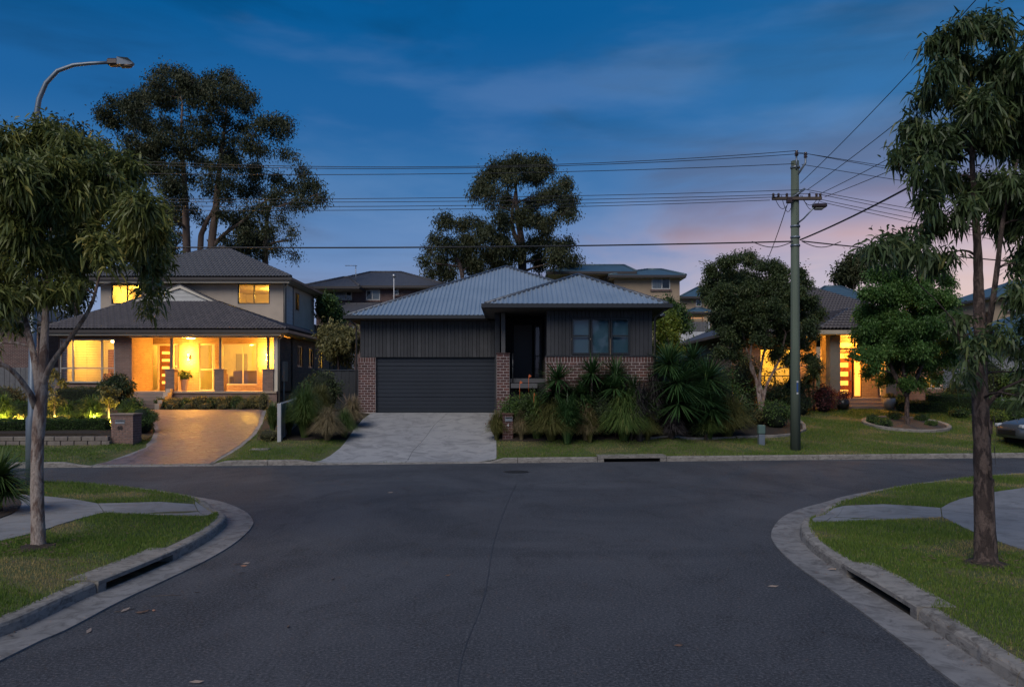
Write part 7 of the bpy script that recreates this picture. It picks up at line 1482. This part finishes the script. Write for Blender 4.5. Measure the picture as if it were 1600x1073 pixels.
# utility pillar, pit covers
g = G(1189.5,694.5); t = thing('utility_pillar', 'short green grey utility pillar on the nature strip left of the pole', 'utility pillar', tuple(g)); MB().box(g.x-.105, g.x+.105, g.y-.09, g.y+.09, g.z-.05, g.z+.36, .015).build('pillar_base', M['galv'], t); MB().box(g.x-.12, g.x+.12, g.y-.105, g.y+.105, g.z+.363, g.z+.68, .03).build('pillar_cap', plain('pillar_green', (.09,.15,.14), .5), t)
def cover(label, px, py, w, d, mat, hf=ground, p=None, lip=True):
    g = p or G(px, py); t = thing('pit_cover', label, 'pit cover', (g.x,g.y,g.z)); zz = [float(hf(g.x+a*w/2, g.y+b*d/2))+.018 for a, b in ((-1,-1),(1,-1),(1,1),(-1,1))]; pp = [(g.x+a*w/2, g.y+b*d/2) for a, b in ((-1,-1),(1,-1),(1,1),(-1,1))]
    m = MB(); m.add([(x,y,z) for (x,y),z in zip(pp,zz)]+[(x,y,z-.05) for (x,y),z in zip(pp,zz)], [(0,1,2,3),(0,4,5,1),(1,5,6,2),(2,6,7,3),(3,7,4,0)]); m.build('lid', mat, t); m = MB(); w2, d2 = w/2+.035, d/2+.035; pq = [(g.x+a*w2, g.y+b*d2) for a, b in ((-1,-1),(1,-1),(1,1),(-1,1))]; zq = [float(hf(*q))+.012 for q in pq]
    m.add([(x,y,z) for (x,y),z in zip(pq,zq)]+[(x,y,z-.05) for (x,y),z in zip(pq,zq)], [(0,1,2,3),(0,4,5,1),(1,5,6,2),(2,6,7,3),(3,7,4,0)]); m.build('rim', M['seam'], t); return t
cover('pale rectangular pit cover in the strip between the driveways', 406, 702, .55, .30, M['kerb'])
mc = N(807,737,0); t = thing('manhole_cover', 'dark round manhole cover in the road before the grey driveway', 'manhole cover', (mc.x,mc.y,0)); MB().lathe((mc.x,mc.y,.002), [(.34,0),(.34,.004),(.30,.006),(0,.006)], 24, False).build('lid', plain('cast_iron', (.035,.035,.038), .5, .4), t)
# fallen leaves and twigs on the road
lfm = [plain('dry_leaf_tan', (.35,.17,.10), .7), plain('dry_leaf_brown', (.12,.07,.05), .8), plain('dry_leaf_pale', (.30,.23,.19), .7)]; r = random.Random(5)
LS = [(372,882,0),(381,885,0),(385,881,2),(378,896,2),(366,893,0),(308,927,2),(139,987,2),(225,957,1),(232,955,1),(240,955,0),(307,1067,2),(218,958,1),(196,954,2),(1208,917,2),(1286,990,2),(1483,1011,2),(1300,893,2),(1150,820,2),(900,812,2),(610,770,2),(520,905,1),(450,980,1),(700,900,1),(1060,1010,1)]
LN = [('pinkish','brown','pale')[c]+' dry leaf on the road, '+w for (_, _, c), w in zip(LS, ('left one of the cluster before the left kerb bend','middle one of the cluster before the left kerb bend','upper one of the cluster before the left kerb bend','lowest one near the cluster before the left kerb bend','just below left of that cluster','alone left of the road seam, before the left inlet','nearest the left gutter, low in the picture','left one of the small heap by the left gutter','middle one of the small heap by the left gutter','right one of the small heap by the left gutter','at the bottom edge left of the seam','lower left one by the small heap','beside the short twig','halfway along the right gutter edge','below the right inlet on the road','on the lower end of the right gutter','on the gutter beside the right inlet','small, between the seam and the right kerb bend','small, just right of the seam in mid road','small, in front of the grey driveway','left of the seam, mid road','left of the seam, nearer the camera','beside the seam','right of the seam, near the camera'))]
for k, (px, py, c) in enumerate(LS):
    p = N(px, py, 0); a = r.uniform(0,6.28); l = r.uniform(.035,.07); w = l*r.uniform(.18,.3); z = .006 if k not in (16,) else .03; m = MB(); u = Vector((math.cos(a), math.sin(a), 0)); v = Vector((-u.y,u.x,0)); c0_ = Vector((p.x,p.y,z+.004))
    m.add([c0_-u*l, c0_-u*l*.2+v*w+Vector((0,0,.012)), c0_+u*l*.4+v*w*.8+Vector((0,0,.010)), c0_+u*l+Vector((0,0,.015)), c0_+u*l*.4-v*w*.8, c0_-u*l*.2-v*w], [(0,1,5),(1,2,4,5),(2,3,4)]); tag(m.build('fallen_leaf', lfm[c]), LN[k], 'leaf', 'dry leaves on the road')
for px, py, l, a in ((260,931,.16,.15),(195,954,.10,.7)): p = N(px,py,0); tag(MB().tube([(p.x-l*math.cos(a),p.y-l*math.sin(a),.008),(p.x,p.y,.012),(p.x+l*math.cos(a),p.y+l*math.sin(a),.008)], .003, 4).build('fallen_twig', M['twig']), 'thin twig lying on the asphalt before the left inlet' if l > .12 else 'short twig at the edge of the left gutter', 'twig')
lit = MB()
for k in range(330):      # leaf crumbs along the gutters and under the trees
    sd_ = r.choice('LR'); pts_ = verges['left' if sd_ == 'L' else 'right'][1]; i = r.randrange(20, min(110, len(pts_)-2)); tt_ = (pts_[i+1]-pts_[i]).normalized(); nn = Vector((-tt_.y,tt_.x))*(1 if sd_ == 'L' else -1); q = pts_[i]+nn*(.41-abs(r.gauss(0,.05))); a = r.uniform(0,6.28); l = r.uniform(.006,.022); u = Vector((math.cos(a),math.sin(a),0))*l; v = Vector((-math.sin(a),math.cos(a),0))*l*.4; c0_ = Vector((q.x,q.y,.03)); lit.add([c0_-u,c0_+v,c0_+u+Vector((0,0,.004)),c0_-v], [(0,1,2,3)])
for k in range(240):
    c = trunkL if k%2 else trunkR; a = r.uniform(0,6.28); q = abs(r.gauss(0,.6))+.15; l = r.uniform(.015,.05); u = Vector((math.cos(a*3),math.sin(a*3),0))*l; v = Vector((-u.y,u.x,0))*.3; c0_ = Vector((c.x+q*math.cos(a),c.y+q*math.sin(a),.155+.035)); lit.add([c0_-u,c0_+v,c0_+u+Vector((0,0,.012)),c0_-v], [(0,1,2,3)])
tag(lit.build('leaf_litter', lfm[1]), 'crumbs of leaf litter along the gutters and under the street trees', kind='stuff')
for c in (trunkL, trunkR): 
    pass
# ------------------------------------------------------------ the parked car cut by the right edge
CX0, CY0 = XP(1579,27.2), 27.4; cz = float(ground(CX0+1.5, CY0)); M['carpaint'] = pm('silver_car_paint', (.13,.14,.16), (.12,.13,.15), 1, .3, .5, bmp=0); M['tyre'] = plain('tyre_rubber', (.018,.018,.02), .85)
car = thing('parked_car', 'dark silver car parked beyond the far kerb, only its front corner in view', 'car', (CX0,CY0,cz))
ST = [(0,.42,.62,.55),(.05,.30,.74,.70),(.25,.24,.84,.82),(.9,.22,.98,.88),(1.35,.20,1.04,.90),(2.4,.20,1.02,.90),(3.6,.20,1.06,.90),(4.15,.26,1.05,.86),(4.3,.40,.95,.70)]
vs = []; k = 10
for x, lo, hi, hw in ST:
    for i, (fy, fz) in enumerate(((-1,.1),(-1.0,.55),(-.97,.85),(-.80,.97),(-.3,1.0),(.3,1.0),(.80,.97),(.97,.85),(1.0,.55),(1,.1))): vs.append((CX0+x, CY0+fy*hw, cz+lo+(hi-lo)*fz))
body = MB(); body.add(vs, [(i*k+j,i*k+j+1,(i+1)*k+j+1,(i+1)*k+j) for i in range(len(ST)-1) for j in range(k-1)]+[tuple(range(k))[::-1], tuple((len(ST)-1)*k+j for j in range(k))]+[(i*k, (i+1)*k, (i+1)*k+k-1, i*k+k-1) for i in range(len(ST)-1)], True); body.build('body', M['carpaint'], car)
cb_ = MB(); P6 = [(1.3,1.02,.84),(2.0,1.46,.66),(3.2,1.48,.64),(3.9,1.05,.80)]; vs = []
for x, z, hw in P6: vs += [(CX0+x,CY0-hw,cz+z),(CX0+x,CY0+hw,cz+z)]
cb_.add(vs, [(0,1,3,2),(2,3,5,4),(4,5,7,6),(0,2,4,6),(1,7,5,3)]); cb_.build('windscreen', plain('car_glass', (.02,.025,.03), .08), car)
MB().box(CX0+2.02, CX0+3.18, CY0-.62, CY0+.62, cz+1.465, cz+1.50, .02).build('roof', M['carpaint'], car)
for wx_ in (.78, 3.4):
    for sy in (-1, 1):
        y0 = CY0+sy*.88; w = MB(); w.tube([(CX0+wx_,y0-sy*.2,cz+.31),(CX0+wx_,y0+sy*.02,cz+.31)], .32, 20); w = w.build('wheel', M['tyre'], car); MB().tube([(CX0+wx_,y0,cz+.31),(CX0+wx_,y0+sy*.028,cz+.31)], .20, 16).build('rim', M['steel'], w)
        MB().tube([(CX0+wx_,y0-sy*.15,cz+.33),(CX0+wx_,y0+sy*.008,cz+.33)], .37, 20).build('wheel_arch', M['black'], car)
for sy in (-1, 1):
    MB().box(CX0+.03, CX0+.32, CY0+sy*.55, CY0+sy*.80, cz+.66, cz+.80, .04).build('headlight', plain('headlight_glass', (.5,.52,.55), .1), car); MB().box(CX0+1.45, CX0+1.62, CY0+sy*.90, CY0+sy*1.08, cz+1.0, cz+1.14, .04).build('mirror', M['carpaint'], car)
MB().box(CX0-.02, CX0+.05, CY0-.5, CY0+.5, cz+.42, cz+.60, .02).build('grille', M['black'], car)
